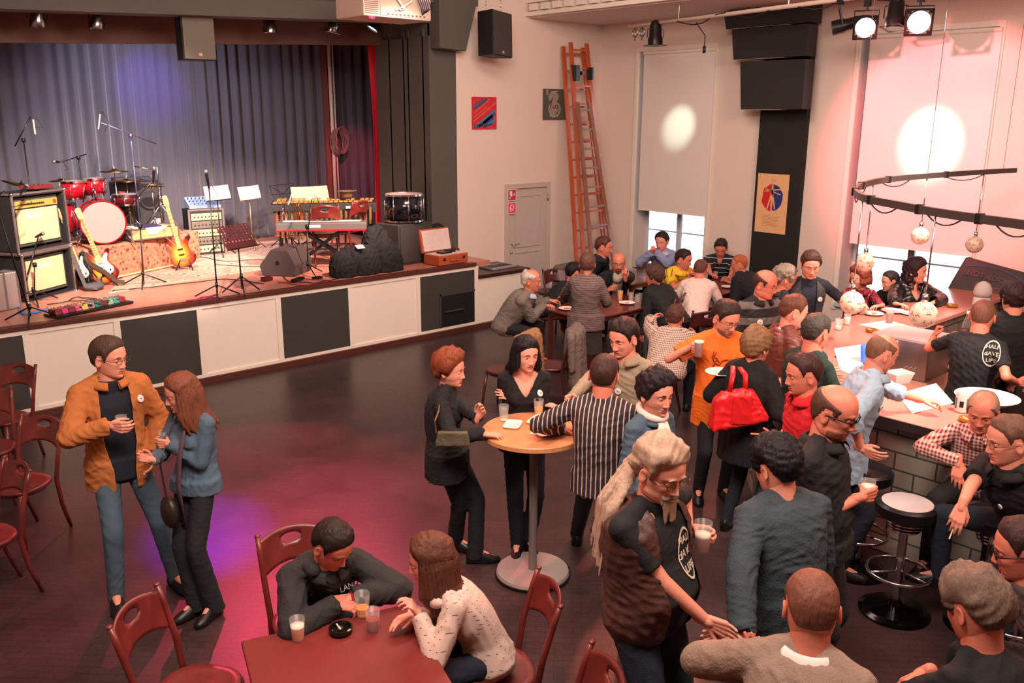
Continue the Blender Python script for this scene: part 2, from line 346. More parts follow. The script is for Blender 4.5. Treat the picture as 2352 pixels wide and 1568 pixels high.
def hair_shell(Hc, M, s, o, kind, thick, noise, seed, bald=None, beard=False):
    G, P = head_grid(o.get('fem', False), o.get('jaw', 1.0), .0, 0, o.get('chub', 0)); v = G.reshape(-1, 3).copy(); a = np.abs(np.degrees(P)).reshape(-1)
    n = G.shape[1]; k = G.shape[0]; c = V(0, 0, .01); d = v-c; d /= np.linalg.norm(d, axis=1)[:, None]
    if beard:
        m = sstep((-.048-v[:, 2]+.0*a)/.014)*sstep((98-a)/22)
        if beard == 'goatee': m *= sstep((40-a)/14)
        z = v[:, 2]; mo = gs(z+.070, .006)*gs(v[:, 0], .020)*(v[:, 1] > 0); m = np.clip(m-mo*1.3, 0, 1)
    else:
        m = sstep((v[:, 2]-zline(kind, a)-o.get('recede', 0)*(a < 60))/.010)
        if bald is not None: m *= 1-sstep((v[:, 2]+.35*v[:, 1]-bald)/.014)
    rs = np.random.RandomState(seed); nz = np.zeros(len(v))
    for i in range(7):
        kk = rs.randn(3)*(55+30*i); nz += np.sin(v@kk+rs.rand()*6)/(1+.35*i)
    t = thick*(1+noise*nz/3.)
    top = 1+o.get('volume', .35)*np.clip(v[:, 2]/.1, 0, 1)
    ramp = m if beard else m*(.30+.70*sstep((v[:, 2]-zline(kind, a)-.004)/.040)) if bald is None else m*.9
    v = v+d*((t*top)*ramp-.006*(1-m))[:, None]
    mb = MB(); f = []
    mk = m.reshape(k, n)
    for i in range(k-1):
        for j in range(n):
            j2 = (j+1) % n
            if max(mk[i, j], mk[i+1, j], mk[i, j2], mk[i+1, j2]) > .02: f.append((i*n+j, i*n+j2, (i+1)*n+j2, (i+1)*n+j))
    if mk[-1].max() > .02: f.append(tuple((k-1)*n+j for j in range(n)))
    mb.add(v, f); return mb.xf(M*s, Hc)
def hair_mass(Hc, M, s, o, style, seed):
    """longer hair as merged locks hanging from the head"""
    mb = MB(); rs = np.random.RandomState(seed); L = lambda x, y, z: Hc+M@(V(x, y, z)*s); down = V(0, 0, -1)
    ln = o.get('hlen', .30); back = -M[:, 1]; back = nrm(V(back[0], back[1], 0))
    if style in ('long', 'bob'):
        az = np.linspace(62, 298, 25)
        for a in az:
            r = math.radians(a); x, y = math.sin(r), math.cos(r); lock = rs.uniform(-.02, .02)
            p0 = L(.070*x, .088*y-.006, .055); p1 = L(.082*x, .098*y-.008, -.01); q = ln+lock
            out = o.get('hout', .015); dirn = nrm(p1-Hc); dirn[2] = 0
            p2 = p1+down*q*.5+dirn*out*.6; p3 = p1+down*q+dirn*out*(1.3 if style == 'long' else .2)+back*o.get('hback', .02)
            mb.cone(p0, p1, .018, .022, 8); mb.cone(p1, p2, .022, .020, 8); mb.cone(p2, p3, .020, .008, 8)
    elif style == 'pony':
        p = [L(0, -.095, .0), L(0, -.135, -.05)]; d = o.get('hdir', back)
        p += [p[1]+down*ln*.40+d*.16, p[1]+down*ln+d*.20]
        for i in range(11):
            j = rs.randn(3)*.012; w = [L(rs.uniform(-.06, .06), -.07, .04), p[0]+j, p[1]+j*1.5, p[2]+j*2.6, p[3]+j*3.4+down*rs.uniform(-.05, .05)]
            for u in range(4): mb.cone(w[u], w[u+1], (.016, .017, .018, .016)[u], (.017, .018, .016, .005)[u], 8)
    elif style in ('curly', 'frizz'):
        q = .1 if style == 'curly' else .12
        for i in range(90):
            d = nrm(rs.randn(3)); 
            if d[1] > .45 and d[2] < .55: continue
            if d[2] < -.75: continue
            mb.ell(L(*(d*V(.074, .094, .085)*(1.08+rs.uniform(-.05, .06))+V(0, -.008, .028))), rs.uniform(.016, .027)*s, n=8, m=6)
        if o.get('hlen'):
            for a in np.linspace(80, 280, 17):
                r = math.radians(a); x, y = math.sin(r), math.cos(r); p1 = L(.08*x, .095*y-.01, .0)
                for u in range(5):
                    p2 = p1+down*ln/5+rs.randn(3)*.012; mb.cone(p1, p2, .020, .018 if u < 4 else .008, 8); p1 = p2
    elif style == 'bun':
        mb.ell(L(0, -.105, .065), .045*s, n=12, m=10)
        for i in range(22):
            d = nrm(rs.randn(3)); mb.ell(L(0+d[0]*.045, -.10+d[1]*.04, .065+d[2]*.045), .017*s, n=8, m=6)
    v, f = remesh(mb, .007, 2); c = v-Hc
    ang = np.arctan2(c@M[:, 0], c@M[:, 1]); nr = c/np.maximum(np.linalg.norm(c, axis=1), .01)[:, None]
    v = v+nr*(.0032*np.sin(ang*34+c@M[:, 2]*12)+.0018*np.sin(ang*71-c[:, 2]*20))[:, None]
    out = MB(); out.add(v, f.tolist()); return out
GRIPS = dict(relaxed=(16, 24, 16), flat=(3, 4, 3), cup=(30, 46, 34), fist=(74, 92, 60), loose=(34, 42, 26), point=(60, 80, 50), shake=(10, 16, 10))
def hand_mb(mb, w, d, n, right, grip, s=1.0):
    d = nrm(d); n = nrm(n-d*(n@d)); l = np.cross(d, n) if right else np.cross(n, d); h = MB(); P = lambda x, y, z: w+(d*x+l*y+n*z)*s
    a1, a2, a3 = GRIPS[grip]; kn = [(.090, .030), (.094, .0105), (.090, -.0095), (.082, -.028)]
    h.cone(w-d*.03*s, P(.02, 0, 0), .027*s, .024*s, 12)
    for i, (x, y) in enumerate(kn):
        h.cone(P(.012, y*.55, 0), P(x, y, 0), .0155*s, .0125*s, 10)
        L = (.073, .081, .075, .059)[i]; p = P(x, y, -.001); b = 1.0+.10*(i-1.5)*(grip in ('relaxed', 'loose', 'shake')); r = (.0088, .009, .0086, .0076)[i]*s
        A = 0; sp = (i-1.5)*-.045*(grip in ('flat', 'shake', 'relaxed'))
        aa = (a1, a2, a3) if not (grip == 'point' and i == 0) else (5, 5, 3)
        for u, q in enumerate((.45, .30, .25)):
            A += math.radians(aa[u]*b); p2 = p+(d*math.cos(A)+n*math.sin(A)+l*sp)*L*q*s
            h.cone(p, p2, r*(1-.07*u), r*(.93-.07*u), 9); p = p2
    if grip == 'cup': th = [(.022, .022, .006), (.040, .034, .034), (.055, .030, .062), (.066, .026, .076)]
    elif grip == 'fist': th = [(.022, .022, .006), (.050, .036, .026), (.074, .024, .042), (.082, .004, .046)]
    elif grip in ('relaxed', 'loose'): th = [(.022, .022, .004), (.050, .044, .014), (.078, .048, .024), (.098, .046, .032)]
    else: th = [(.022, .022, .0), (.046, .050, .004), (.068, .070, .006), (.086, .080, .008)]
    for u in range(3): h.cone(P(*th[u]), P(*th[u+1]), (.0155, .0115, .0095)[u]*s, (.0115, .0095, .0075)[u]*s, 9)
    v, f = remesh(h, .0036, 2); mb.add(v, f.tolist()); return P(.06, 0, .014)
def ik(a, c, l1, l2, hint):
    d = c-a; D = np.linalg.norm(d); mx = (l1+l2)*.995
    if D > mx: c = a+d/D*mx; d = c-a; D = mx
    D = max(D, abs(l1-l2)+.02); u = d/np.linalg.norm(d); x = (l1*l1-l2*l2+D*D)/(2*D); h = math.sqrt(max(l1*l1-x*x, 0))
    k = nrm(hint-u*(hint@u)); return a+u*x+k*h, c
MT = [(-.10, .140, .100, 0), (.0, .168, .118, 0), (.10, .170, .118, 0), (.25, .158, .110, 0), (.42, .158, .115, .002), (.60, .172, .122, .004), (.74, .180, .120, .002), (.86, .176, .102, -.004), (.94, .130, .080, -.006), (1.0, .070, .060, 0)]
FT = [(-.10, .150, .105, -.005), (.0, .176, .122, -.01), (.12, .160, .112, -.004), (.30, .132, .098, 0), (.46, .136, .102, .002), (.62, .150, .116, .012), (.74, .152, .112, .008), (.86, .148, .092, -.002), (.94, .108, .072, -.006), (1.0, .060, .052, 0)]
PEOPLE = {}
def person(name, label, top, z, face=0, head=None, nod=8, tilt=0, lean=None, side=0, s=None, sit=None, fem=False, girth=1.0, belly=0.0, group=None,
           skin=None, hair='short', hc=(40, 28, 22), hkw={}, hthick=.014, hnoise=.3, bald=None, beard=None, bc=None, glasses=None, fo={},
           topm=None, sleeve='long', hem=-.06, opening=None, inner=None, collar=None, vneck=None, loose=.010, vest=None,
           legs=None, skirt=None, feet=None, shoe=None, L=None, R=None, hump=0.03, knees=None, hs=None, cat='person', flare=0, fold=.014, detail=True, turn=None, cuffs=None):
    skin = skin or SKIN; legs = legs or mat('dark_trousers', (26, 27, 33), .85, bump=(40, .2)); shoe = shoe or mat('black_shoe', (20, 18, 18), .4)
    T = at(top[0], top[1], z); hs = hs or (1.05 if fem else 1.13)
    auto_s = s is None; s = 1.0 if s is None else s
    toc = nrm(V(-T[0], -T[1], 0)); im = V(toc[1], -toc[0], 0)*-1
    if im@RT < 0: im = -im
    def az(a): a = math.radians(a); return nrm(math.cos(a)*toc+math.sin(a)*im)
    F = az(face); Rv = V(F[1], -F[0], 0); head = face if head is None else head
    Fh0 = az(head); nd = math.radians(nod); Rh = V(Fh0[1], -Fh0[0], 0); Fh = Fh0*math.cos(nd)-V(0, 0, 1)*math.sin(nd); Uh = np.cross(Rh, Fh)
    Mh = np.array([Rh, Fh, Uh]).T
    if tilt: Mh = rotm(Fh, tilt)@Mh; Rh, Fh, Uh = Mh.T
    Hc = T-Uh*(.118*hs+hthick*.7)+V(0, 0, 0)
    NB = Hc-Uh*.068*hs-V(0, 0, .072*hs)-F*.016-Fh*.010
    if auto_s and sit is None and lean is None: s = NB[2]/(.925+(.52 if fem else .55)); lean = 0
    pz = (sit+.10 if sit is not None else .925*s)
    tl = (.55 if not fem else .52)*s
    if lean is None: lean = math.sqrt(max(0, tl*tl-(NB[2]-pz)**2-side*side))
    PV = NB-F*lean-Rv*side; PV[2] = pz
    ln = np.linalg.norm(NB-PV)
    if ln < tl*.94 or ln > tl*1.06: print('TORSO %s len %.2f want %.2f (z neck %.2f)' % (name, ln, tl, NB[2]))
    tt = lambda t: PV+(NB-PV)*t-F*hump*math.sin(PI*min(max(t, 0), 1))*(1 if t > 0 else 0)
    secs = FT if fem else MT
    def tors(mb, grow, t0=-.2, t1=1.01, n=26, gz=1.0):
        Rr = []
        for (t, a, b, fo_) in secs:
            if t < t0 or t > t1: continue
            c = tt(t); up = nrm(tt(t+.02)-tt(t-.02)) if t > .02 else nrm(NB-PV)*.5+V(0, 0, .5); up = nrm(up); fw = np.cross(up, Rv)
            bl = belly*math.exp(-((t-.28)/.2)**2); gg = girth
            A = (a*gg+grow)*s; B = (b*gg+grow+bl*.5)*s; c = c+fw*(fo_+bl*.5)*s; an = np.arange(n)*2*PI/n
            ex = .9; ca, sa = np.cos(an), np.sin(an)
            Rr.append(np.array([c+Rv*A*np.sign(x)*abs(x)**ex+fw*B*np.sign(y)*abs(y)**ex for x, y in zip(ca, sa)]))
        mb.rings(Rr)
        if fem and t1 > .7:
            c = tt(.64)
            for q in (-1, 1): mb.ell(c+Rv*q*.072*s*gg+F*(.085*girth+grow)*s, (.060*s, .060*s, .062*s), n=12, m=9)
    sw = (.150 if fem else .178)*s*(.5+.5*girth); S = {}; E = {}; Wr = {}; HD = {}
    ua, fa = (.275*s, .245*s) if fem else (.295*s, .262*s)
    for k, q, spec in (('L', -1, L), ('R', 1, R)):
        Sh = tt(.885)+Rv*q*sw; spec = dict(spec or {})
        g = spec.get('grip', 'relaxed'); w = None
        hint = V(0, 0, -1)*.8+Rv*q*.55-F*.35
        if 'hint' in spec: h_ = spec['hint']; hint = Rv*q*h_[0]+F*h_[1]+V(0, 0, h_[2])
        if 'cup' in spec:
            c = at(*spec['cup']); dv = c-Sh; dv[2] = 0; dd = nrm(dv); 
            if 'dir' in spec: dd = az(spec['dir'])
            n_ = np.cross(V(0, 0, 1), dd)*(1 if q > 0 else -1)
            pc = c-n_*(spec.get('r', .037)+.016)*1.0; w = pc-dd*.066*hs; n = n_; d = dd; g = spec.get('grip', 'cup')
        elif 'px' in spec:                                   # pixel of the palm + height
            c = at(*spec['px']); n = az(spec['n'][0])*math.cos(math.radians(spec['n'][1]))+V(0, 0, 1)*math.sin(math.radians(spec['n'][1])) if 'n' in spec else V(0, 0, -1)
            if 'dir' in spec: d = az(spec['dir'])*math.cos(math.radians(spec.get('pitch', 0)))+V(0, 0, 1)*math.sin(math.radians(spec.get('pitch', 0)))
            else: e0, _ = ik(Sh, c, ua, fa+.06, hint); d = nrm(c-e0)
            w = c-d*.06*hs
        else:
            r_, f_, z_ = spec.get('loc', (.07, .03, None)); 
            w = Sh+Rv*q*r_+F*f_; w[2] = Sh[2]-(ua+fa)*.985 if z_ is None else z_
            n = -Rv*q; d = None
            if 'dir' in spec: d = az(spec['dir'])*math.cos(math.radians(spec.get('pitch', 0)))+V(0, 0, 1)*math.sin(math.radians(spec.get('pitch', 0)))
            if 'n' in spec: n = az(spec['n'][0])*math.cos(math.radians(spec['n'][1]))+V(0, 0, 1)*math.sin(math.radians(spec['n'][1]))
        D = np.linalg.norm(w-Sh)
        if D > ua+fa: print('REACH %s %s %.2f > %.2f' % (name, k, D, ua+fa))
        e, w = ik(Sh, w, ua, fa, hint)
        if d is None: d = nrm(w-e)
        S[k], E[k], Wr[k], HD[k] = Sh, e, w, (d, n, g)
    # legs
    HJ = {}; KN = {}; AN = {}; FD = {}
    th, shn = .44*s, .43*s
    for k, q in (('L', -1), ('R', 1)):
        hj = PV+Rv*q*.084*s*girth-V(0, 0, .02); HJ[k] = hj; i = 0 if k == 'L' else 1
        if sit is not None:
            kf = (knees or {}).get(k, (.12*q, .0)); kn_dir = nrm(F+Rv*kf[0]*2); KN[k] = hj+kn_dir*th*.97; KN[k][2] = sit+.10+kf[1] if True else 0
            an = KN[k]+F*(-.05 if sit > .6 else .02); an[2] = max(.09, KN[k][2]-shn)+(0); AN[k] = an; FD[k] = kn_dir
            if feet and feet[i] is not None: AN[k] = at(feet[i][0], feet[i][1], feet[i][2] if len(feet[i]) > 2 else .0)+V(0, 0, .09); KN[k], AN[k] = ik(hj, AN[k], th, shn, F*1.0+V(0, 0, .6))
        else:
            if feet and feet[i] is not None: an = at(feet[i][0], feet[i][1], 0)+V(0, 0, .09)
            else: an = V(PV[0], PV[1], .09)+Rv*q*.115*s+F*.02*q
            hj2 = hj.copy(); d_ = np.linalg.norm(an-hj)
            KN[k], AN[k] = ik(hj, an, th, shn, F+Rv*q*.1); AN[k] = an; FD[k] = nrm(F+Rv*q*.18) if not (feet and len(feet) > 2) else az(feet[2+i])
            if d_ > th+shn+.03: print('LEG %s %s %.2f' % (name, k, d_))
    base = V(PV[0], PV[1], 0)
    t = thing(name, label, cat, base, 0, group); PEOPLE[label] = dict(T=T, Hc=Hc, NB=NB, PV=PV, F=F, Rv=Rv, Wr=Wr, HD=HD, Mh=Mh, root=t, tt=tt, base=base, hs=hs, E=E, S=S, KN=KN, s=s)
    def put(nm, mb, m, tc=False, smooth=True, label=None, solid=0):
        v = mb.verts(); o = obj(nm, MB().add(v-base, mb.f), m, t, smooth) if not len(set(mb.m)) > 1 else None
        if o is None: mb.off(-base); o = obj(nm, mb, m, t, smooth)
        if tc:
            a = o.data.attributes.new('tc', 'FLOAT_VECTOR', 'POINT'); c = v-PV; w = np.stack([c@Rv, c@F, c[:, 2]], 1).astype(np.float32); a.data.foreach_set('vector', w.reshape(-1))
        if solid: md = o.modifiers.new('s', 'SOLIDIFY'); md.thickness = solid; md.offset = -1
        if label: o['label'] = label
        return o
    # --- body, one surface
    b = MB(); tors(b, -.014)
    nr = (.050 if fem else .060)*hs
    for q in (-1, 1): b.cone(NB+V(0, 0, .005)+Rv*q*.035*s, tt(.885)+Rv*q*sw+V(0, 0, .0), .032*s, .034*s, 12)
    b.cone(NB-V(0, 0, .04), Hc-Uh*.05*hs-Fh*.014*hs, nr*1.12, nr*.98, 16); b.cone(tt(.93)-Rv*.10*s, tt(.93)+Rv*.10*s, .038*s, .038*s, 12)
    ar = .86 if fem else 1.0
    for k, q in (('L', -1), ('R', 1)):
        b.cone(tt(.86)+Rv*q*.09*s, S[k], .058*s, .050*ar*s, 12); b.cone(S[k], E[k], .048*ar*s, .039*ar*s, 12); b.cone(E[k], Wr[k], .040*ar*s, .027*ar*s, 12)
        b.cone(HJ[k], KN[k], .078*s, .055*s, 12); b.cone(KN[k], AN[k], .054*s, .034*s, 12); b.cone(AN[k], AN[k]+FD[k]*.12*s-V(0, 0, .05), .034*s, .026*s, 10)
    v, f = remesh(b, .011, 5); body = MB(); body.add(v, f.tolist())
    for k, r_ in (('L', False), ('R', True)):
        d, n, g = HD[k]; hand_mb(body, Wr[k], d, n, r_, g, (.92 if fem else 1.04)*(.5+.5*s))
    head_mb(body, Hc, Mh, hs, dict(fem=fem, **fo))
    HM = hairmat(hc)
    put('body', body, [skin, LIP, EYEW, IRIS, hairmat(bc or hc)])
    sd = sum(ord(c) for c in label) % 1000
    if hair:
        kind = 'fem' if fem else ('crop' if hair == 'crop' else 'short')
        hm = hair_shell(Hc, Mh, hs, dict(fem=fem, **fo, **hkw), kind, hthick, hnoise, sd, bald)
        if hair in ('long', 'bob', 'pony', 'curly', 'frizz', 'bun'):
            ms = hair_mass(Hc, Mh, hs, hkw, hair, sd); hm.add(ms.verts(), ms.f)
        put('hair', hm, HM)
    if beard:
        bm = hair_shell(Hc, Mh, hs, dict(fem=False, **fo), 'short', beard[1], .5, sd+5, beard=beard[0])
        if len(beard) > 2:
            bb = MB(); rs = np.random.RandomState(sd)
            for i in range(14):
                x = rs.uniform(-.024, .024); bb.cone(Hc+Mh@(V(x, .078, -.085)*hs), Hc+Mh@(V(x*1.1, .088, -.10)*hs)+V(0, 0, -beard[2]*rs.uniform(.6, 1)), .013, .004, 8)
            v, f = remesh(bb, .005, 1); bm.add(v, f.tolist())
        put('beard', bm, hairmat(bc or hc))
    if glasses:
        g = MB(); gr = .0013 if glasses == 'thin' else .0026
        for q in (-1, 1):
            g.tube([V(q*.032+.0215*math.cos(a), .0965, -.003+.0145*math.sin(a)) for a in np.linspace(0, 2*PI, 20)[:-1]], gr, 6, closed=True)
            g.tube([V(q*.055, .098, .004), V(q*.074, .082, .006), V(q*.081, .0, .006), V(q*.080, -.012, -.004)], gr*1.1, 6)
        g.tube([V(-.009, .0985, .0), V(0, .103, .002), V(.009, .0985, .0)], gr, 6); g.xf(Mh*hs, Hc)
        put('glasses', g, GLASSF if glasses != 'thin' else mat('wire_frame', (120, 100, 90), .25, .9))
    # --- clothes
    if topm is not None:
        def shell(grow, slv, hm_, arms=True, tN=1.01, aw=0.0, flat=.30):
            g = MB(); tors(g, grow, t0=-1, t1=tN); nd_ = nrm(Hc-NB); g.cone(NB-V(0, 0, .05), NB+nd_*(.030 if not collar else .020), nr*1.16+grow*.5+.004, nr*1.10+.006, 18, flat1=True)
            if hm_ < -.02:                                     # skirt of the garment below the hips
                c0 = tt(0); a0 = (max(secs[1][1]*girth, .084*girth+.088*girth)+grow+.010)*s; b0 = (secs[1][2]*girth+grow+.012+belly*.2)*s; an = np.arange(26)*2*PI/26; fa_ = V(0, 0, 0)
                if sit is None:
                    g.rings([np.array([c0+V(0, 0, zz)+Rv*a0*w_*math.cos(x)+F*(b0*w_*math.sin(x)+belly*.2) for x in an]) for zz, w_ in ((.05, 1), (hm_*.5, 1.03), (hm_, 1.04))])
            if arms:
                for k, q in (('L', -1), ('R', 1)):
                    g.cone(tt(.86)+Rv*q*.08*s, S[k], (.062+grow)*s, (.054*ar+grow)*s, 12); g.cone(NB+V(0, 0, .012)+Rv*q*.035*s, S[k]+V(0, 0, .012), (.036+grow)*s, (.040+grow)*s, 12)
                    if slv == 'short': e2 = S[k]+(E[k]-S[k])*.72; g.cone(S[k], e2, (.050*ar+grow+aw)*s, (.050*ar+grow+aw)*s, 14, flat1=True)
                    elif slv == 'roll': g.cone(S[k], E[k], (.050*ar+grow+aw)*s, (.044*ar+grow+aw)*s, 14); g.cone(E[k], E[k]+(Wr[k]-E[k])*.35, (.044*ar+grow+aw)*s, (.043*ar+grow+aw)*s, 14, flat1=True)
                    elif slv == 'long':
                        w2 = Wr[k]+nrm(Wr[k]-E[k])*.008
                        g.cone(S[k], E[k], (.050*ar+grow+aw)*s, (.045*ar+grow+aw)*s, 14); g.cone(E[k], w2, (.044*ar+grow+aw)*s, (.033*ar+grow+aw*.5)*s, 14, flat1=True)
            return g
        def cut(v, f, zr):
            """drop faces inside the front opening: zr = [(t, halfwidth), ...]"""
            c = v[f].mean(1); dv = NB-PV; tq = ((c-PV)@dv)/(dv@dv); r = np.abs((c-PV)@Rv-((NB-PV)@Rv)*tq); fr = (c-(PV+tq[:, None]*dv))@F
            hw = np.interp(tq, [a for a, _ in zr], [b_ for _, b_ in zr], left=zr[0][1], right=zr[-1][1]); return f[~((fr > .03) & (r < hw))]
        def smooth_edge(v, f):
            e = np.concatenate([f[:, [0, 1]], f[:, [1, 2]], f[:, [2, 3]], f[:, [3, 0]]]); es = np.sort(e, 1); u, cnt = np.unique(es, axis=0, return_counts=True); be = u[cnt == 1]
            v = v.copy()
            for _ in range(7):
                acc = np.zeros_like(v); k_ = np.zeros(len(v)); np.add.at(acc, be[:, 0], v[be[:, 1]]); np.add.at(acc, be[:, 1], v[be[:, 0]]); np.add.at(k_, be[:, 0], 1); np.add.at(k_, be[:, 1], 1)
                i_ = k_ > 1; v[i_] = .5*v[i_]+.5*acc[i_]/k_[i_][:, None]
            return v
        if inner is not None:
            v, f = remesh(shell(.000, None, max(hem+.03, -.1), arms=False), .009, 5)
            if vneck: f = cut(v, f, [(.5, -1), (1-vneck, -1), (1-vneck+.01, .005), (1.05, vneck*.30)])
            g = MB(); g.add(smooth_edge(v, f), f.tolist()); put('shirt', g, inner, True)
        v, f = remesh(shell(loose, sleeve, hem, arms=vest is None), .009, 7, fold, 1, sd)
        if opening: f = cut(v, f, opening)
        elif vneck and inner is None: f = cut(v, f, [(.5, -1), (1-vneck, -1), (1-vneck+.01, .006), (1.05, vneck*.34)])
        if opening or vneck: v = smooth_edge(v, f)
        g = MB(); g.add(v, f.tolist()); put('jacket' if inner is not None and sleeve == 'long' else ('vest' if vest else 'top'), g, topm, True, solid=.004 if (opening or vneck) else 0)
        if vest:
            v, f = remesh(shell(loose-.014, vest[1], hem+.02, tN=.96), .009, 7, fold*.4, 1, sd+3); g = MB(); g.add(v, f.tolist()); put('shirt', g, vest[0], True)
        if collar:
            g = MB(); cm, hgt = collar if isinstance(collar, tuple) else (collar, .035); n = 28
            upn = nrm(NB-tt(.85)*.0-PV)*.3+V(0, 0, .7); upn = nrm(upn); fwn = nrm(np.cross(upn, Rv)); R3 = []
            rr = nr*1.22
            for hh, kx in ((-.030, 1.28), (-.002, 1.10), (hgt*.9, 1.02), (hgt, 1.08), (hgt*.6, 1.22), (-.004, 1.38), (-.022, 1.46)):
                R3.append(np.array([NB+upn*(hh-.012*max(0, math.sin(x)))+Rv*rr*kx*math.cos(x)+fwn*(rr*kx*1.02*math.sin(x)+.006) for x in PI/2+np.linspace(.34, 2*PI-.34, n)]))
            f = [(i*n+j, i*n+j+1, (i+1)*n+j+1, (i+1)*n+j) for i in range(6) for j in range(n-1)]
            g.add(np.concatenate(R3), f); put('collar', g, cm, True, solid=.003)
    g = MB(); sk = sit is not None
    g2 = MB()
    if skirt:
        an = np.arange(30)*2*PI/30; a0, b0 = secs[1][1]*girth*s+.004, secs[1][2]*girth*s+.004
        g2.rings([np.array([V(PV[0], PV[1], zz)+Rv*a0*w_*math.cos(x)+F*b0*w_*math.sin(x) for x in an]) for zz, w_ in ((PV[2]+.12, .86), (PV[2]+.02, 1.0), (PV[2]-.15, 1.03), (skirt[1], 1.12))])
        v, f = remesh(g2, .010, 4, .006, 1, sd); g3 = MB(); g3.add(v, f.tolist()); put('skirt', g3, skirt[0], True)
    else:
        Rr = []
        for (tq, a, b_, fo_) in secs[:3]:
            c = tt(tq); an = np.arange(24)*2*PI/24; Rr.append(np.array([c+Rv*(a*girth+.006)*s*math.cos(x)+F*((b_*girth+.006+belly*.3*tq*4)*s*math.sin(x)+fo_+belly*.3*tq*4) for x in an]))
        g.rings(Rr)
        for k, q in (('L', -1), ('R', 1)):
            g.cone(HJ[k]+V(0, 0, .04), KN[k], (.088*girth)*s, .066*s, 14); a2 = AN[k]+nrm(AN[k]-KN[k])*(.062 if sit is None else .03)
            g.cone(KN[k], a2, .067*s, (.053+flare)*s, 14, flat1=True)
        v, f = remesh(g, .010, 6, .007, 1, sd+1); g3 = MB(); g3.add(v, f.tolist()); put('trousers', g3, legs, True)
    for k, q in (('L', -1), ('R', 1)):
        sh = MB(); fd = FD[k]; rr = V(fd[1], -fd[0], 0); a_ = AN[k]-V(0, 0, .09); L_ = .285*s*(.9 if fem else 1); R4 = []
        for x, w_, h_ in ((-.075, .020, .035), (-.068, .033, .075), (-.03, .040, .098), (.03, .043, .098), (.09, .048, .064), (.15, .047, .044), (.185, .032, .028), (.20, .012, .016)):
            c = a_+fd*x*s; R4.append(np.array([c+rr*w_*s*math.cos(u)+V(0, 0, 1)*(.012+max(0, math.sin(u))*h_ if math.sin(u) > 0 else .012+.010*math.sin(u)) for u in np.arange(16)*2*PI/16]))
        sh.rings(R4); put('shoe', sh, shoe)
    return t
def cup_at(name, c, r=.036, h=.11, liq=None, fill=.6, label='', group=None, foam=False, taper=.78):
    """plastic tumbler: c = centre of the foot"""
    t = thing(name, label, 'cup', c, 0, group); g = MB()
    g.lathe((0, 0, 0), [(.001, .0), (r*taper, 0), (r*taper, .003), (r, h), (r-.0012, h), (r*taper-.0012, .004), (.001, .004)], 24)
    obj('cup_wall', g, mat('clear_plastic', (240, 232, 224), .12, alpha=.13, spec=.9), t, True)
    if liq:
        g = MB(); r1 = r*taper-.0016; r2 = r1+(r-r1)*fill; g.lathe((0, 0, 0), [(.001, .005), (r1, .005), (r2-.001, h*fill), (.001, h*fill)], 24)
        obj('drink', g, liq, t, False)
        if foam:
            g = MB(); r3 = r1+(r-r1)*min(1, fill+.13); g.lathe((0, 0, 0), [(.001, h*fill), (r2-.001, h*fill), (r3-.001, h*(fill+.13)), (.001, h*(fill+.14))], 24); obj('foam', g, mat('beer_foam', (245, 228, 205), .7), t, True)
    return t
